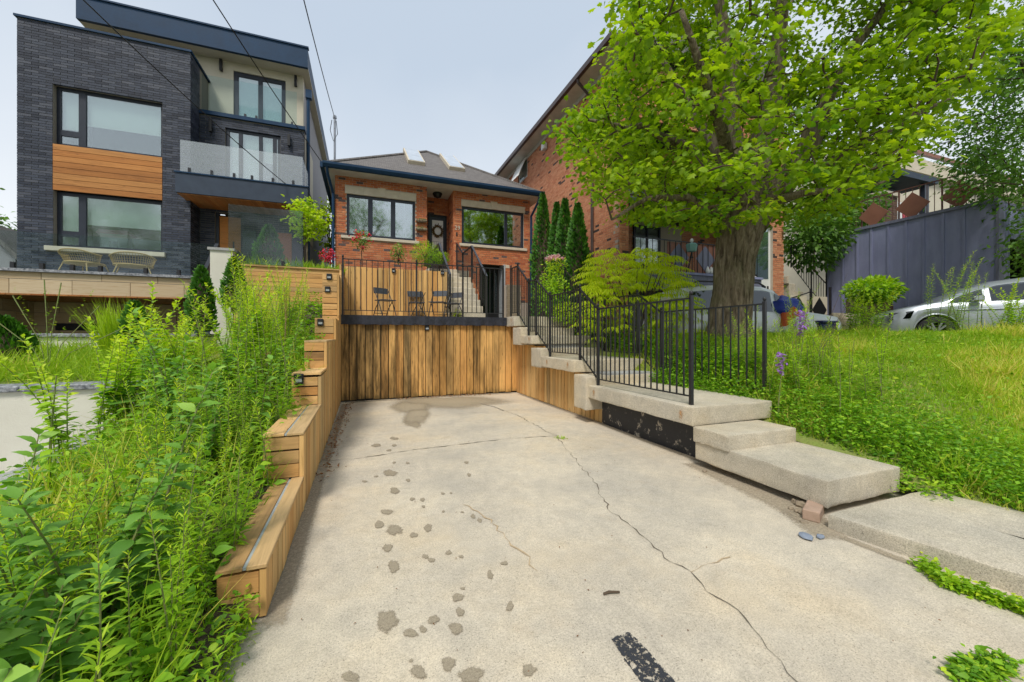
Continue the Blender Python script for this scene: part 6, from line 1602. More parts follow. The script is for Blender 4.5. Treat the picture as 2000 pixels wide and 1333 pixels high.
def grass(name, label, n, x0, x1, y0, y1, zf, keep, h=(0.06, 0.14), yellow=0.18, mat='leaf_grass', tilt=0.45, wid=1.0):
    X, Y_ = rng.uniform(x0, x1, n), rng.uniform(y0, y1, n)
    m = keep(X, Y_); X, Y_ = X[m], Y_[m]; k = len(X)
    Z = np.array([zf(x, y) for x, y in zip(X, Y_)]) - 0.01
    cl = 0.5 + 0.25 * np.sin(X * 2.1 + 1.3 * np.sin(Y_ * 1.7)) + 0.25 * np.sin(Y_ * 3.3 - X * 1.1 + 2)
    dry = (rng.random(k) < yellow * (0.25 + 1.5 * (cl > 0.62)))
    tint = np.where(dry, rng.uniform(0.86, 1.0, k), np.clip(0.25 + 0.45 * cl + rng.normal(0, 0.13, k), 0, 0.78))
    D = norm(np.array([0, 0, 1.0]) + rng.normal(0, tilt, (k, 3)) * np.array([1, 1, 0.3]))
    N = rdir(k, -0.2, 0.2)
    so = Soup().add((T_GRASS[0] * np.array([wid, 1, 1]), T_GRASS[1]), np.stack([X, Y_, Z], 1), D, N, rng.uniform(h[0], h[1], k) * (0.7 + 0.6 * cl), tint)
    return tag(so.build(name, M[mat]), label, 'grass', kind='stuff')
# leafy ground cover on the left bank (nobody could count it)
def cover(name, label, n, xy, zf, size, tm, mat, hgt=0.10, tl=(0.1, 0.9)):
    X, Y_ = xy(n); Z = np.array([zf(x, y) for x, y in zip(X, Y_)]) + rng.random(len(X)) ** 2 * hgt
    so = Soup(); k = len(X)
    so.add(tm, np.stack([X, Y_, Z], 1), rdir(k, -0.1, 0.7), upish(k, 0.5), rng.uniform(size[0], size[1], k), rng.uniform(tl[0], tl[1], k))
    o = so.build(name, M[mat]); return tag(o, label, 'ground cover', kind='stuff')
def xy_bank(n):
    y = rng.uniform(0.7, 9.2, n) ; x = rng.uniform(-2.5, -0.58, n); return x, y
cover('near_ground_cover', 'leafy undergrowth on the near left bank by the timber wall', 2600, lambda n: (rng.uniform(-1.2, -0.47, n), rng.uniform(0.75, 2.2, n)), lambda x, y: bank_z(x, y) if x < -0.6 else 0.02, (0.02, 0.05), T_FINE, 'leaf_cover', 0.16)
grass('bank_grass', 'thin grass blades growing among the left bank weeds', 5000, -2.2, -0.6, 1.2, 7.5, bank_z, lambda X, Y_: X < 9, (0.18, 0.42), 0.35, tilt=0.5, wid=0.35)
cover('bank_ground_cover', 'low green undergrowth covering the left planting bank', 15000, xy_bank, bank_z, (0.035, 0.085), T_BROAD, 'leaf_cover', 0.28)
# corner weeds by the driveway at bottom left
def xy_corner(n):
    y = rng.uniform(1.3, 2.12, n); x = -0.52 + rng.normal(0, 0.035, n); return x, y
cover('corner_ground_cover', 'small leafy weeds spilling onto the driveway at the bottom left', 1100, xy_corner, lambda x, y: 0.0, (0.02, 0.05), T_LANCE, 'leaf_lance', 0.16, (0.3, 1))
def xy_line(pts, w):
    def f(n):
        t = rng.random(n) * (len(pts) - 1); i = t.astype(int); fr_ = t - i; A = np.array(pts)
        p = A[i] * (1 - fr_)[:, None] + A[i + 1] * fr_[:, None] + rng.normal(0, w, (n, 2)); return p[:, 0], p[:, 1]
    return f
cover('walk_edge_weeds', 'low weeds growing along the foot of the walk slab', 1300, xy_line([g(1800, 1105), g(1850, 1145), g(1930, 1170), g(2020, 1205)], 0.022), lambda x, y: 0.0, (0.012, 0.04), T_BROAD, 'leaf_lance', 0.06, (0.2, 1))
cover('joint_weeds', 'clump of weeds in the driveway joint at the bottom right', 900, xy_line([g(1880, 1330), g(1915, 1310), g(1960, 1300)], 0.022), lambda x, y: 0.0, (0.012, 0.04), T_BROAD, 'leaf_cover', 0.05, (0, 1))
cover('crack_weed', 'tiny green weed sprouting from the driveway crack', 60, xy_line([g(1088, 857), g(1102, 858)], 0.02), lambda x, y: 0.0, (0.03, 0.05), T_LANCE, 'leaf_lance', 0.02, (0.4, 1))
cover('driveway_grit', 'tiny dark grit and leaf crumbs scattered over the driveway', 420, lambda n: (rng.uniform(-0.3, 4.2, n), rng.uniform(0.7, 8.2, n) ** 1.0), lambda x, y: 0.010, (0.006, 0.016), T_SMALL, 'leaf_dead', 0.002, (0, 0.4))
cover('leaf_litter', 'brown dead leaves blown along the left edge and back of the driveway', 620, lambda n: [np.concatenate(z) for z in zip(xy_line([(-0.36, 4.0), (-0.33, 5.6), (-0.30, 6.8), (-0.25, 8.2)], 0.05)(n * 2 // 3), xy_line([(0.6, 8.38), (2.6, 8.36)], 0.06)(n // 3))], lambda x, y: 0.012, (0.02, 0.05), T_SMALL, 'leaf_dead', 0.012)

# ------------------------------------------------------------------ lawn grass and right bank
def keep_lawn(X, Y_):
    d = X * _s + Y_ * _c; r = X * _c - Y_ * _s
    cy = 5.75 - 1.1 * np.maximum(0, X - 10.6)
    return (np.abs(r / d) < 1.38) & (Y_ < cy + 0.45) & (rng.random(len(X)) < np.clip(5.5 / d, 0.25, 1)) & ((X > 4.35) | (Y_ < 3.3) | (Y_ > 5))
grass('lawn_grass', 'uneven green and straw-coloured grass of the sloping lawn on the right', 190000, 4.15, 13.5, 1.0, 6.4, lawn_z, keep_lawn, (0.05, 0.13), 0.26)
def keep_tuft(X, Y_):
    f = np.sin(X * 3.7 + 2 * np.sin(Y_ * 2.3)) * np.sin(Y_ * 4.1 + 1.7 * np.sin(X * 1.9)) + 0.5 * np.sin(X * 7.3 + Y_ * 5.1)
    return keep_lawn(X, Y_) & (f > 0.62)
grass('lawn_tufts', 'taller tufts and straw stalks standing out of the right lawn', 60000, 4.2, 13.0, 1.2, 6.2, lawn_z, keep_tuft, (0.12, 0.27), 0.4, tilt=0.5, wid=0.7)
cover('lawn_weeds', 'scattered broad-leaved weeds growing through the right lawn', 9000, lambda n: (rng.uniform(4.3, 9.5, n), rng.uniform(1.2, 5.6, n)), lawn_z, (0.025, 0.06), T_BROAD, 'leaf_cover', 0.10, (0.3, 1))
grass('left_bed_grass', 'long arching grass in the bed above the lower cream wall', 15000, -8, -2.3, 5.76, 8.3, lambda x, y: 0.78 + 0.10 * (y - 5.75), lambda X, Y_: X > -0.85 * Y_ - 0.5, (0.15, 0.38), 0.16, tilt=0.6, wid=0.55)
grass('upper_lawn_grass', 'long bright grass on the upper left lawn behind the board wall', 6000, -2.5, -0.45, 9.46, 12.5, lambda x, y: 2.70 + 0.03 * (y - 9.4), lambda X, Y_: X < 9, (0.14, 0.34), 0.04)
grass('upper_bed_grass', 'tufts of grass at the edge of the bungalow flower bed', 1500, -0.4, 1.95, 10.05, 13.8, lambda x, y: 2.88, lambda X, Y_: X < 9, (0.05, 0.14), 0.05)
# tall reed clump in the left bed
rd = thing('reed_clump', 'clump of tall bright green reed grass beside the stone terrace', 'plant', world_parts=False)
k = 420; so = Soup(); a = rng.uniform(0, 6.28, k); rr_ = 0.26 * np.sqrt(rng.random(k))
T_REED = (T_GRASS[0] * np.array([0.38, 1, 1]), T_GRASS[1])
so.add(T_REED, np.stack([rr_ * np.cos(a), rr_ * np.sin(a), 0 * a], 1), norm(np.stack([0.14 * np.cos(a), 0.14 * np.sin(a), 1 + 0 * a], 1) + rng.normal(0, 0.1, (k, 3))), rdir(k, -.2, .2), rng.uniform(0.6, 1.05, k), np.clip(rng.normal(0.62, 0.1, k), 0, 0.8))
so.build('blades', M['leaf_grass'], rd); MB().lathe([(0.02, 0), (0.16, 0.01), (0.12, 0.12), (0.02, 0.16)], n=8).build('base', M['dry'], rd)
q = at(240, 650, Y=7.9); rd.location = (q.x, q.y, 0.98); rd.scale = (0.85, 0.85, 0.9)
dk = thing('bare_seed_weed', 'nearly leafless branching seed weed in the left bed', 'weed', world_parts=False)
mb = MB()
for (dx, h) in ((-0.55, 0.75), (-0.32, 0.95), (-0.05, 1.15), (0.1, 1.12), (0.45, 0.85), (0.75, 0.62)):
    mb.tube([(0, 0, 0), (dx * 0.25, 0, h * 0.45), (dx, 0.02, h)], [0.006, 0.004, 0.006], 5)
mb.build('stem', M['stem'], dk); so = Soup(); k = 160; t = rng.random(k)
so.add(T_SMALL, np.stack([rng.choice([-0.3, -0.02, 0.1, 0.4], k) * t, rng.normal(0, .02, k), 0.3 + 0.75 * t], 1), rdir(k), upish(k), 0.03, rng.random(k)); so.build('seeds', M['leaf_lance'], dk)
q = at(95, 740, Y=6.3); dk.location = (q.x, 6.3, 0.82)
# right-hand banks
place(fresh(lance), [(random.randrange(4), x, y, lawn_z(x, y) - 0.02, random.uniform(0.6, 1.05), random.uniform(0, 6)) for x, y in [(random.uniform(4.3, 5.5), random.uniform(2.5, 3.7)) for _ in range(26)]], 'leafy weed crowding the lower end of the stair railing', 'weed', 'weeds at the end of the stair railing')
place(fresh(wisp), [(random.randrange(3), x, y, lawn_z(x, y) - 0.02, random.uniform(0.7, 1.1), random.uniform(0, 6)) for x, y in [(random.uniform(4.5, 6.2), random.uniform(2.6, 4.2)) for _ in range(10)]], 'wispy weed on the lawn edge right of the stair', 'weed', 'wispy weeds right of the stair')
_spots = []
for (u, v) in ((1815, 655), (1830, 660), (1850, 655), (1862, 660), (1880, 660), (1893, 655), (1905, 662), (1842, 662), (1870, 650), (1915, 650)):
    q = at(u, v, D=random.uniform(7.0, 7.8)); _spots.append((random.randrange(3), q.x, q.y, lawn_z(q.x, q.y) - 0.05, random.uniform(0.85, 1.08), random.uniform(0, 6)))
place(fresh(lanceT), _spots, 'tall goldenrod weed in front of the silver sedan', 'weed', 'goldenrod weeds before the silver sedan')
_spots = []
for (u, v) in ((1985, 660), (1965, 662), (1995, 665), (1975, 668), (1948, 660), (1690, 645), (1672, 642), (1705, 648), (1660, 640), (1715, 640), (1683, 640)):
    q = at(u, v, D=random.uniform(6.8, 7.6)); _spots.append((random.randrange(3), q.x, q.y, lawn_z(q.x, q.y) - 0.05, random.uniform(0.6, 0.85), random.uniform(0, 6)))
place(fresh(bushy), _spots, 'bushy weed along the crest of the right lawn', 'weed', 'bushy weeds along the lawn crest')
def xy_rb(n):
    x = 4.12 + np.abs(rng.normal(0, 0.48, n)); y = rng.uniform(1.1, 5.0, n); m = (x > np.where(y < 2.2, 4.18 + 0.0 * y, 4.16)); return x[m], y[m]
cover('step_corner_cover', 'leafy weeds spilling over the right corner of the lower step', 1500, lambda n: (4.10 + rng.normal(0, 0.11, n), rng.uniform(1.55, 2.35, n)), lambda x, y: 0.08, (0.02, 0.045), T_BROAD, 'leaf_cover', 0.16, (0.3, 1))
cover('right_bank_cover', 'dense low leafy cover between the concrete steps and the lawn', 24000, xy_rb, lawn_z, (0.018, 0.05), T_BROAD, 'leaf_cover', 0.17, (0.0, 0.9))
cover('rail_foot_cover', 'leafy undergrowth below the lawn-side railing', 4200, lambda n: (4.40 + np.abs(rng.normal(0, 0.22, n)), rng.uniform(3.6, 8.2, n)), lawn_z, (0.04, 0.08), T_BROAD, 'leaf_cover', 0.22, (0.2, 1))
fg = stalk_plant('purple_bellflower', 1.0, 34, 0.10, T_LANCE, 'leaf_lance', lean=0.05, stems=2)
q = at(1562, 790, D=4.6); fg.location = (q.x, q.y, lawn_z(q.x, q.y)); tag(fg, 'slender weed with purple flowers by the stair railing end', 'flower')
so = Soup(); k = 70; so.add(T_BROAD, np.stack([rng.normal(0.02, .025, k), rng.normal(0, .025, k), rng.uniform(0.62, 0.9, k)], 1), rdir(k, -.6, .2), upish(k), 0.05, rng.random(k)); so.build('blossom', M['petal_purple'], fg)
f2 = copy_tree(fg); q = at(1528, 800, D=4.3); f2.location = (q.x, q.y, lawn_z(q.x, q.y)); f2.scale = (0.8, 0.8, 0.8); f2.rotation_euler.z = 2; tag(f2, 'shorter purple-flowered weed nearest the railing end post', 'flower')
dst = MB()
for k in range(7):
    a = random.uniform(-0.5, 1.2); dst.tube([(0, 0, 0), (0.25 * math.cos(a), 0.1, 0.35), (0.7 * math.cos(a), 0.15 * math.sin(k), 0.7 + 0.1 * k)], [0.004, 0.003, 0.001], 4)
o = dst.build('dry_twig_weed', M['twig']); q = at(1600, 790, D=4.9); o.location = (q.x, q.y, lawn_z(q.x, q.y)); tag(o, 'bare dry branching stalk standing in the lawn weeds', 'weed')

# ------------------------------------------------------------------ trees
def grow_tree(name, label, limbs, trunk, clusters, leafs, tm, mats, group=None, barkmat='bark', twig_r=0.012, flat=0.35, rad=0.34, tint=(0.15, 0.85), bark_seg=(40, 26), sun_up=True):
    r = thing(name, label, 'tree', trunk[0][:3], group)
    from mathutils import noise as mn
    vs, fs = [], []; n, m = bark_seg
    tp = [Vector(p[:3]) for p in trunk]; tr = [p[3] for p in trunk]
    seg = np.linspace(0, len(tp) - 1, m)
    for j, s_ in enumerate(seg):
        i = min(int(s_), len(tp) - 2); f = s_ - i; c = tp[i].lerp(tp[i + 1], f); rr0 = tr[i] * (1 - f) + tr[i + 1] * f
        for q in range(n):
            a = 2 * math.pi * q / n
            w_ = 0.6 * mn.noise(Vector((math.cos(a) * 2, math.sin(a) * 2, c.z * 2.2)))
            r1 = abs(mn.noise(Vector((math.cos(a + w_ * .25) * 7, math.sin(a + w_ * .25) * 7, c.z * 1.1)))); r2 = abs(mn.noise(Vector((math.cos(a) * 15, math.sin(a) * 15, c.z * 2.6 + 7))))
            rid = 0.12 * min(1, r1 * 3.2) + 0.06 * min(1, r2 * 3) - 0.12
            fl = 0.10 * math.exp(-(j / m) * 12) * (1 + 0.6 * math.sin(5 * a))
            R_ = rr0 * (1 + rid + fl); vs.append((c.x + R_ * math.cos(a), c.y + R_ * math.sin(a), c.z))
    for j in range(m - 1):
        for q in range(n): fs.append((j * n + q, j * n + (q + 1) % n, (j + 1) * n + (q + 1) % n, (j + 1) * n + q))
    me = bpy.data.meshes.new('trunk'); me.from_pydata(vs, [], fs); me.polygons.foreach_set("use_smooth", [True] * len(me.polygons)); me.materials.append(M[barkmat]); link_mesh('trunk', me, r)
    nodes = []
    for lm in limbs:
        pts = [Vector(p[:3]) for p in lm]; rads = [p[3] for p in lm]; P2, R2 = [], []
        for i in range(len(pts) - 1):
            for f in (0, 0.33, 0.66):
                P2.append(pts[i].lerp(pts[i + 1], f) + Vector(rng.normal(0, 0.02, 3))); R2.append(rads[i] * (1 - f) + rads[i + 1] * f)
        P2.append(pts[-1]); R2.append(rads[-1])
        MB().tube(P2, R2, 9).build('limb', M[barkmat], r, smooth=True); nodes += [tuple(p) for p in P2]
    if len(clusters):
        C = np.array(clusters); Nn = np.array(nodes); tw = MB(); base = Nn.copy()
        d0 = np.min(np.linalg.norm(C[:, None] - base[None], axis=2), axis=1); C = C[np.argsort(d0)]
        all_ = list(map(tuple, base))
        for c in C:
            A = np.array(all_); d = np.linalg.norm(A - c, axis=1) + 0.35 * np.maximum(0, A[:, 2] - c[2]); j = int(np.argmin(d)); p = A[j]
            L = np.linalg.norm(c - p); mid = (p + c) / 2 + np.array([0, 0, 0.08 * L]) + rng.normal(0, 0.04 * L, 3)
            tw.tube([p, mid, c], [twig_r * (1 + L * 0.8), twig_r * 0.9, twig_r * 0.4], 4, False); all_ += [tuple(mid), tuple(c)]
        o = tw.build('twigs', M['twig'], r); o["kind"] = "stuff"
        k = len(C) * leafs[0]; idx = np.repeat(np.arange(len(C)), leafs[0])
        off = rng.normal(0, 1, (k, 3)) * np.array([rad, rad, rad * flat]) * 0.6
        Pp = C[idx] + off; out = norm(off + rng.normal(0, 0.15, (k, 3)) + 1e-6)
        ctr = C.mean(0)
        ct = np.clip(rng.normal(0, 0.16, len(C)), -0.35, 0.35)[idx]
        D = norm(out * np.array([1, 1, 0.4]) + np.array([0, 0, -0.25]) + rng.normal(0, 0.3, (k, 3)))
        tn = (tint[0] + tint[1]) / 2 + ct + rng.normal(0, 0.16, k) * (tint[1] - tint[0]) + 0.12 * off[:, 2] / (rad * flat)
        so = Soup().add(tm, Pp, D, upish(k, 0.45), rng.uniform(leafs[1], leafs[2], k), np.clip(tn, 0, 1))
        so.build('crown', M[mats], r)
    return r
def in_poly(u, v, poly):
    ins = False; j = len(poly) - 1
    for i in range(len(poly)):
        (xi, yi), (xj, yj) = poly[i], poly[j]
        if (yi > v) != (yj > v) and u < (xj - xi) * (v - yi) / (yj - yi) + xi: ins = not ins
        j = i
    return ins
def proj(p):
    D = p[0] * _s + p[1] * _c; R_ = p[0] * _c - p[1] * _s
    return 1000 + FPX * R_ / D, HY - FPX * (p[2] - CAM_H) / D, D
def lim(*pts): return [(*at(u, v, D=D), r) for (u, v, D, r) in pts]
D0 = 6.8
_mb, _mm, _mt = at(1424, 645, D=D0), at(1432, 560, D=D0), at(1446, 450, D=D0)
mtrunk = [(_mb.x, _mb.y, 1.22, 0.37), (_mb.x, _mb.y, 1.55, 0.318), (_mm.x, _mm.y, 2.15, 0.30), (_mm.x + .03, _mm.y, 2.6, 0.31), (_mt.x, _mt.y, 3.1, 0.345), (_mt.x + .03, _mt.y, 3.5, 0.35), (_mt.x + .05, _mt.y, 3.9, 0.25)]
mlimbs = [lim((1440, 440, D0, .24), (1428, 340, D0, .19), (1425, 240, D0, .16), (1432, 150, D0 + .1, .13), (1410, 40, D0 + .2, .09), (1390, -120, D0 + .3, .05)),
          lim((1455, 440, D0, .26), (1482, 320, D0 + .1, .20), (1512, 180, D0 + .3, .15), (1524, 60, D0 + .5, .12), (1540, -140, D0 + .7, .06)),
          lim((1470, 440, D0, .24), (1530, 365, D0, .18), (1585, 280, D0, .13), (1622, 190, D0, .11), (1680, 80, D0, .08), (1780, -60, D0, .04)),
          lim((1535, 360, D0 - .1, .06), (1575, 250, D0 - .25, .045), (1625, 165, D0 - .3, .035), (1668, 95, D0 - .3, .02)),
          lim((1500, 410, D0, .10), (1570, 335, D0 - .3, .07), (1700, 275, D0 - .6, .05), (1860, 190, D0 - .8, .02)),
          lim((1440, 400, D0, .12), (1350, 290, D0 - .3, .08), (1260, 250, D0 - .6, .05), (1150, 235, D0 - .8, .02)),
          lim((1435, 430, D0, .09), (1340, 385, D0 - .5, .06), (1260, 390, D0 - .9, .035), (1195, 430, D0 - 1.1, .015)),
          lim((1450, 420, D0, .14), (1420, 300, D0 - .9, .09), (1380, 160, D0 - 1.6, .06), (1330, 20, D0 - 2.0, .03)),
          lim((1460, 420, D0, .14), (1560, 300, D0 + .9, .09), (1640, 150, D0 + 1.6, .05)),
          lim((1470, 410, D0, .10), (1560, 380, D0 - .6, .06), (1650, 370, D0 - .9, .03), (1740, 350, D0 - 1.0, .015)),
          lim((1430, 340, D0, .12), (1330, 180, D0 + .6, .07), (1260, 60, D0 + .9, .03))]
sil_poly = [(1225, -500), (1222, 110), (1175, 190), (1100, 238), (1105, 285), (1150, 330), (1150, 372), (1210, 395), (1190, 438), (1270, 425), (1330, 450), (1390, 455), (1440, 430), (1500, 440), (1560, 435), (1650, 410), (1690, 355), (1750, 330), (1795, 280), (1860, 215), (1930, 140), (1960, 60), (1985, -500)]
cl = []
tries = 0
while len(cl) < 1500 and tries < 120000:
    tries += 1
    d = rng.normal(0, 1, 3); d /= np.linalg.norm(d); rr_ = rng.uniform(0.35, 1.0) ** 0.6
    p = np.array([6.1, 4.9, 6.2]) + d * rr_ * np.array([4.1, 3.6, 4.4])
    if p[2] < 2.9 or depth_of(p) < 4.3: continue
    if p[2] > 9.0 and rng.random() < 0.6: continue
    u, v, D = proj(p)
    if not in_poly(u, v, sil_poly): continue
    if 1415 < u < 1480 and 110 < v < 330 and D < 6.8 and rng.random() < 0.75: continue
    if 1500 < u < 1640 and 180 < v < 420 and D < 6.7 and rng.random() < 0.55: continue
    if 1560 < u < 1620 and 20 < v < 80 and rng.random() < 0.9: continue
    cl.append(p)
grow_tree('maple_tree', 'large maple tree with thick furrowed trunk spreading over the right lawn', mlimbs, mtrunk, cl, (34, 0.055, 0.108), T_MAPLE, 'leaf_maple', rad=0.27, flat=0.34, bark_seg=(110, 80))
# fine-leaved tree at the far right
rpoly = [(1900, 60), (1880, 140), (1850, 230), (1840, 300), (1880, 330), (1870, 370), (1930, 400), (1960, 450), (1965, 520), (2010, 600), (2400, 700), (2400, -300), (1950, -300)]
cl = []
c0 = at(2130, 250, D=9.5)
while len(cl) < 520:
    d = rng.normal(0, 1, 3); d /= np.linalg.norm(d); p = np.array(c0) + d * rng.uniform(0.3, 1) ** 0.5 * np.array([3.4, 2.6, 4.2])
    u, v, D = proj(p)
    if D < 6 or not in_poly(u, v, rpoly) or u > 2200: continue
    cl.append(p)
tb_ = Vector((c0.x, c0.y, 0.9))
grow_tree('far_right_tree', 'dark fine-leaved tree overhanging the slate garage at the right edge', [[(*(tb_ + Vector((0, 0, 2.5))), .16), (*(c0 + Vector((-.8, .3, 0.5))), .08), (*(c0 + Vector((-2.0, .5, 1.5))), .03)], [(*(tb_ + Vector((0, 0, 2.5))), .16), (*(c0 + Vector((.2, 0, 1))), .1), (*(c0 + Vector((.4, .2, 3.5))), .03)]],
          [(*tb_, .28), (*(tb_ + Vector((0, 0, 2.6))), .2)], cl, (38, 0.08, 0.14), T_BROAD, 'leaf_far', rad=0.45, flat=0.5)
def simple_tree(name, label, base, h, crown_c, crown_r, ncl, leafs, tm, mat, tr=0.05, group=None, rad=0.3, flat=0.6):
    base, cc = Vector(base), Vector(crown_c); cl = []
    for _ in range(ncl):
        d = rng.normal(0, 1, 3); d /= np.linalg.norm(d); cl.append(np.array(cc) + d * rng.uniform(0.2, 1) ** 0.5 * np.array(crown_r))
    lims = []
    for k in range(4):
        a = k * 1.6 + 0.3; lims.append([(*base.lerp(cc, 0.6), tr * 0.7), (*(cc + Vector((math.cos(a) * crown_r[0] * .3, math.sin(a) * crown_r[1] * .3, 0))), tr * 0.45), (*(cc + Vector((math.cos(a) * crown_r[0] * .6, math.sin(a) * crown_r[1] * .6, crown_r[2] * .45))), tr * 0.2)])
    return grow_tree(name, label, lims, [(*base, tr), (*base.lerp(cc, 0.65), tr * 0.75)], cl, leafs, tm, mat, group, twig_r=max(0.004, tr * 0.1), rad=rad, flat=flat, bark_seg=(12, 8))
q = at(600, 505, Y=10.4); c_ = at(600, 430, Y=10.4)
simple_tree('small_ornamental_tree', 'small bright ornamental tree beside the glass screen on the upper left lawn', (q.x, q.y, 2.72), 1.6, c_, (0.42, 0.4, 0.52), 46, (20, 0.05, 0.09), T_MAPLE, 'leaf_yel', 0.02, rad=0.14)
c_ = at(8, 432, Y=24)
simple_tree('distant_left_tree', 'dark tree partly seen at the far left edge beyond the charcoal house', (c_.x - 1.5, 24, 2), 5, c_ + Vector((-2.0, 0, 0)), (2.0, 1.5, 1.3), 90, (26, 0.14, 0.24), T_BROAD, 'leaf_far', 0.15, rad=0.5)
c_ = at(645, 450, Y=19)
simple_tree('gap_shrub_tree', 'bright shrub filling the gap between the charcoal house and the bungalow', (c_.x, 19, 3), 3, c_, (0.5, 0.6, 1.5), 40, (22, 0.10, 0.18), T_BROAD, 'leaf_yel', 0.05)
# trees across the street, seen only as reflections in the windows
for i, (x, y, h, r_) in enumerate(((-22, -17, 15, 5.0), (-11.5, -18, 16, 5.2), (-1.0, -19, 17, 5.4), (9, -17.5, 16, 5.2))):
    simple_tree('street_tree', ('street tree far to the left across the road', 'street tree opposite the charcoal house', 'street tree opposite the driveway', 'street tree opposite the maple lawn')[i], (x, y, -0.3), h, Vector((x, y, h * 0.68)), (r_, r_ * .8, h * 0.36), 170, (60, 0.15, 0.27), T_BROAD, 'leaf_far', 0.3, 'street trees across the road', rad=1.0)

# ------------------------------------------------------------------ cedars, shrubs and flowers
def cedar(name, label, base, h, r, n=2600, group='cedars', size=(0.07, 0.13)):
    o = thing(name, label, 'cedar', tuple(base), group, world_parts=False)
    t = rng.random(n) ** 0.8; prof = np.minimum(1, (1 - t) * 1.9) ** 0.75 * (0.82 + 0.18 * np.minimum(1, t / 0.12)); a = rng.uniform(0, 6.28, n)
    lump_ = 1 + 0.10 * np.sin(a * 3 + t * 9) + 0.08 * np.sin(a * 5 - t * 14)
    rr_ = r * prof * lump_ * rng.uniform(0.72, 1.05, n)
    P_ = np.stack([rr_ * np.cos(a), rr_ * np.sin(a), 0.05 + t * h], 1)
    D = norm(np.stack([np.cos(a) * 0.6, np.sin(a) * 0.6, 0.9 + 0 * a], 1) + rng.normal(0, 0.25, (n, 3)))
    N = norm(np.stack([-np.sin(a), np.cos(a), 0 * a], 1) + rng.normal(0, 0.5, (n, 3)))
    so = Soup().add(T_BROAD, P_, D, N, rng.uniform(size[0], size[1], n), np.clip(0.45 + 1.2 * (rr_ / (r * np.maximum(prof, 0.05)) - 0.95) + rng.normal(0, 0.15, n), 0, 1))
    so.build('foliage', M['leaf_cedar'], o)
    MB().lathe([(0.05, 0), (0.055, 0.1), (r * 0.72, 0.12), (r * 0.74, h * 0.35), (r * 0.45, h * 0.65), (0.02, h * 0.92)], n=10).build('inner_branches', M['twig'], o)
    return o
for i, (u, vt, Yc, w, lab) in enumerate(((1060, 383, 11.95, 0.36, 'tall narrow cedar nearest the bungalow corner, leftmost of four'), (1087, 402, 11.0, 0.26, 'slim cedar second from the bungalow corner'), (1103, 395, 10.6, 0.30, 'slim cedar third from the bungalow corner'), (1128, 405, 9.7, 0.33, 'narrow cedar furthest from the bungalow, rightmost of four'))):
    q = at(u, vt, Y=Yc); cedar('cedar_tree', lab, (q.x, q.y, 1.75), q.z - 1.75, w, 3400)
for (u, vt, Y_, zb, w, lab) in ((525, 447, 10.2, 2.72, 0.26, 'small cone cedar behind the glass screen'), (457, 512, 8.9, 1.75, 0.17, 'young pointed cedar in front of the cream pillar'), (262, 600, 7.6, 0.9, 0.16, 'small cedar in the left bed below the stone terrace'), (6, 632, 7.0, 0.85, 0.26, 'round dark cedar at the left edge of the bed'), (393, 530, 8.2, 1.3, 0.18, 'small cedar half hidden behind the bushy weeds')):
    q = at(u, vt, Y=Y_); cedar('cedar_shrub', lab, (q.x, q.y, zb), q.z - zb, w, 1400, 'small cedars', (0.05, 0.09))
def fronds(name, label, base, h, r, n, mat, L=0.55, leaflet=0.10, pairs=13, cat='shrub'):
    o = thing(name, label, cat, tuple(base), world_parts=False); st, so = MB(), Soup()
    for s in range(9):
        a = s * 0.7 + random.uniform(-.2, .2); st.tube([(0, 0, 0), (0.25 * r * math.cos(a), 0.25 * r * math.sin(a), h * 0.4), (0.6 * r * math.cos(a), 0.6 * r * math.sin(a), h * 0.75)], [0.02, 0.014, 0.006], 5)
    st.build('stem', M['twig'], o)
    for k in range(n):
        a = random.uniform(0, 6.28); t = random.random() ** 0.7; rad_ = r * math.sqrt(random.random()) * (1.05 - 0.55 * max(0, t - 0.35)); P0 = np.array([rad_ * math.cos(a), rad_ * math.sin(a), h * (0.12 + 0.80 * t)])
        b = a + random.uniform(-0.9, 0.9); LL = L * random.uniform(0.7, 1.15); m = pairs
        s_ = np.linspace(0.08, 1, m); dx = np.array([math.cos(b), math.sin(b), 0])
        Q = P0 + dx * (LL * s_)[:, None] + np.array([0, 0, 1]) * (0.32 * LL * (s_ - 1.35 * s_ ** 2.2))[:, None]
        side = np.array([-math.sin(b), math.cos(b), 0])
        st_ = 0.6 + 0.35 * t
        for sg_ in (-1, 1):
            D = norm(side * sg_ * 1.0 + dx * 0.45 + np.array([0, 0, -0.55]) + rng.normal(0, 0.12, (m, 3)))
            so.add(T_LANCE, Q, D, upish(m, 0.2), leaflet * (1.05 - 0.5 * s_) * rng.uniform(0.85, 1.15, m) * 1.25, st_ + rng.normal(0, 0.14, m) + 0.15 * (1 - s_))
    so.build('foliage', M[mat], o); return o
q = at(1225, 640, D=8.1)
fronds('sumac_bush', 'big yellow-green sumac bush with drooping fern-like leaves beside the stair', (5.0, 6.45, 0.95), 2.15, 0.92, 300, 'leaf_yel', L=0.5, leaflet=0.12)
fronds('sumac_sapling', 'smaller sumac sapling rising right of the big sumac bush', (6.1, 7.2, 0.9), 2.35, 0.42, 60, 'leaf_yel', L=0.45, leaflet=0.11)
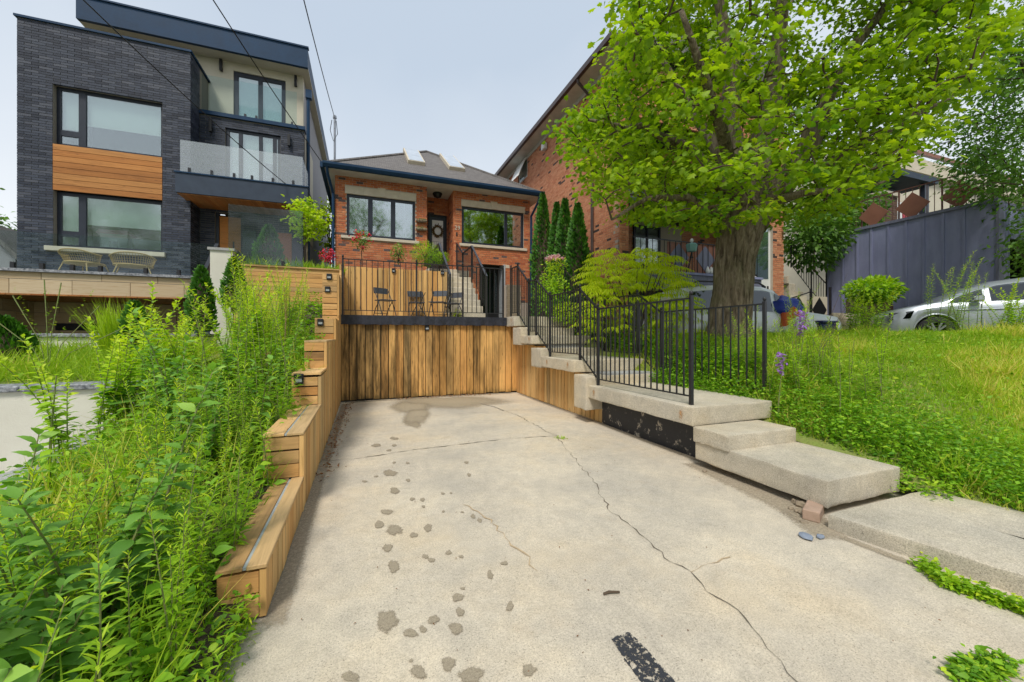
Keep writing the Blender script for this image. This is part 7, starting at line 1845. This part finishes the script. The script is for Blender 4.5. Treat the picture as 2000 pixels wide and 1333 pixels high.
def bush(name, label, c, r, n, tm, mat, size, petals=None, cat='shrub', stem_to=None, flat=1.0, ptop=False):
    o = thing(name, label, cat, tuple(c), world_parts=False)
    d = rng.normal(0, 1, (n, 3)); d = norm(d); P_ = d * (rng.random(n) ** 0.45)[:, None] * np.array([r, r, r * flat])
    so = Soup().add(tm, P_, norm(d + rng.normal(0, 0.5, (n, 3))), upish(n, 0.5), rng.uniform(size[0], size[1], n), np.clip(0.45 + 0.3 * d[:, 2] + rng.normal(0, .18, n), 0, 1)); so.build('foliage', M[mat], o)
    st = MB(); zb = stem_to if stem_to is not None else -r * flat
    for k in range(5 if stem_to is None else 1):
        a = k * 1.3; st.tube([(0.03 * math.cos(a), 0.03 * math.sin(a), zb), (0, 0, zb * 0.3), (r * .5 * math.cos(a), r * .5 * math.sin(a), r * flat * .5)], [0.014, 0.012, 0.004], 5)
    st.build('stem', M['twig'], o)
    if petals:
        mat_, k, sz, blobs = petals
        for _ in range(blobs):
            b = norm(rng.normal(0, 1, 3) + np.array([0, -0.5, 1.6 if ptop else 0.5])); c0_ = b * np.array([r, r, r * flat]) * rng.uniform(0.85, 1.05)
            bl = Soup().add(T_ROUND, c0_ + rng.normal(0, sz * 0.7, (k, 3)), rdir(k, -0.3, 1), upish(k, .7), sz, rng.random(k)); bl.build('blossom', M[mat_], o)
    return o
q = at(706, 470, Y=11.3); bush('rose_standard', 'rose on a thin upright stem with pink-red blooms in the bungalow bed', q, 0.26, 420, T_BROAD, 'leaf_broad', (0.035, 0.06), ('petal_red', 14, 0.05, 9), stem_to=2.87 - q.z)
q = at(778, 495, Y=11.8); bush('rose_bush', 'low dark rose bush with small red buds in the bungalow bed', q, 0.24, 600, T_BROAD, 'leaf_broad', (0.03, 0.06), ('petal_red', 8, 0.035, 8), flat=1.2)
q = at(830, 497, Y=11.2); bush('leafy_bed_shrub', 'loose light green shrub at the top of the house steps', q, 0.42, 1500, T_LANCE, 'leaf_lance', (0.05, 0.09), flat=0.8)
q = at(862, 505, Y=11.0); bush('trailing_bed_shrub', 'trailing shrub hanging over the end of the upper board wall', q, 0.22, 500, T_LANCE, 'leaf_lance', (0.05, 0.08), flat=0.8)
q = at(1085, 522, D=9.2); bush('phlox_shrub', 'shrub topped with pale pink flower heads beside the stair top', q, 0.30, 260, T_BROAD, 'leaf_yel', (0.04, 0.07), ('petal_pink', 60, 0.03, 12), stem_to=1.2 - q.z, flat=0.8, ptop=True)
q = at(1078, 575, D=9.0); bush('phlox_undergrowth', 'leafy green shrub below the pale pink flower heads', q, 0.42, 900, T_BROAD, 'leaf_lance', (0.05, 0.10), flat=1.3)
q = at(1108, 612, D=8.6); bush('golden_shrub', 'low golden-green shrub behind the stair railing', q, 0.35, 600, T_BROAD, 'leaf_yel', (0.04, 0.08), flat=0.7)
q = at(1590, 455, D=14.0); bush('stair_side_shrub', 'leafy shrub above the side stair against the slate garage', q, 1.15, 2600, T_BROAD, 'leaf_far', (0.12, 0.22), flat=1.2)
q = at(1640, 400, D=15.0); bush('upper_side_shrub', 'tall dark shrub behind the slate garage end', q, 1.4, 2200, T_BROAD, 'leaf_far', (0.14, 0.24), flat=1.2)
q = at(1705, 568, D=11.5); bush('wall_top_shrub', 'bright shrub on top of the brown block planter wall', q, 0.66, 1500, T_BROAD, 'leaf_lance', (0.09, 0.16), flat=0.55)
q = at(895, 610, Y=9.75); bush('terrace_weed', 'small green weed at the foot of the house steps', (q.x, q.y, 1.80), 0.13, 140, T_LANCE, 'leaf_yel', (0.05, 0.10), flat=1.2, cat='weed')
q = at(640, 500, Y=13.0); bush('red_leaf_shrub', 'small red-leaved shrub by the bungalow left corner', q, 0.22, 240, T_BROAD, 'petal_red', (0.05, 0.08), flat=1.0)
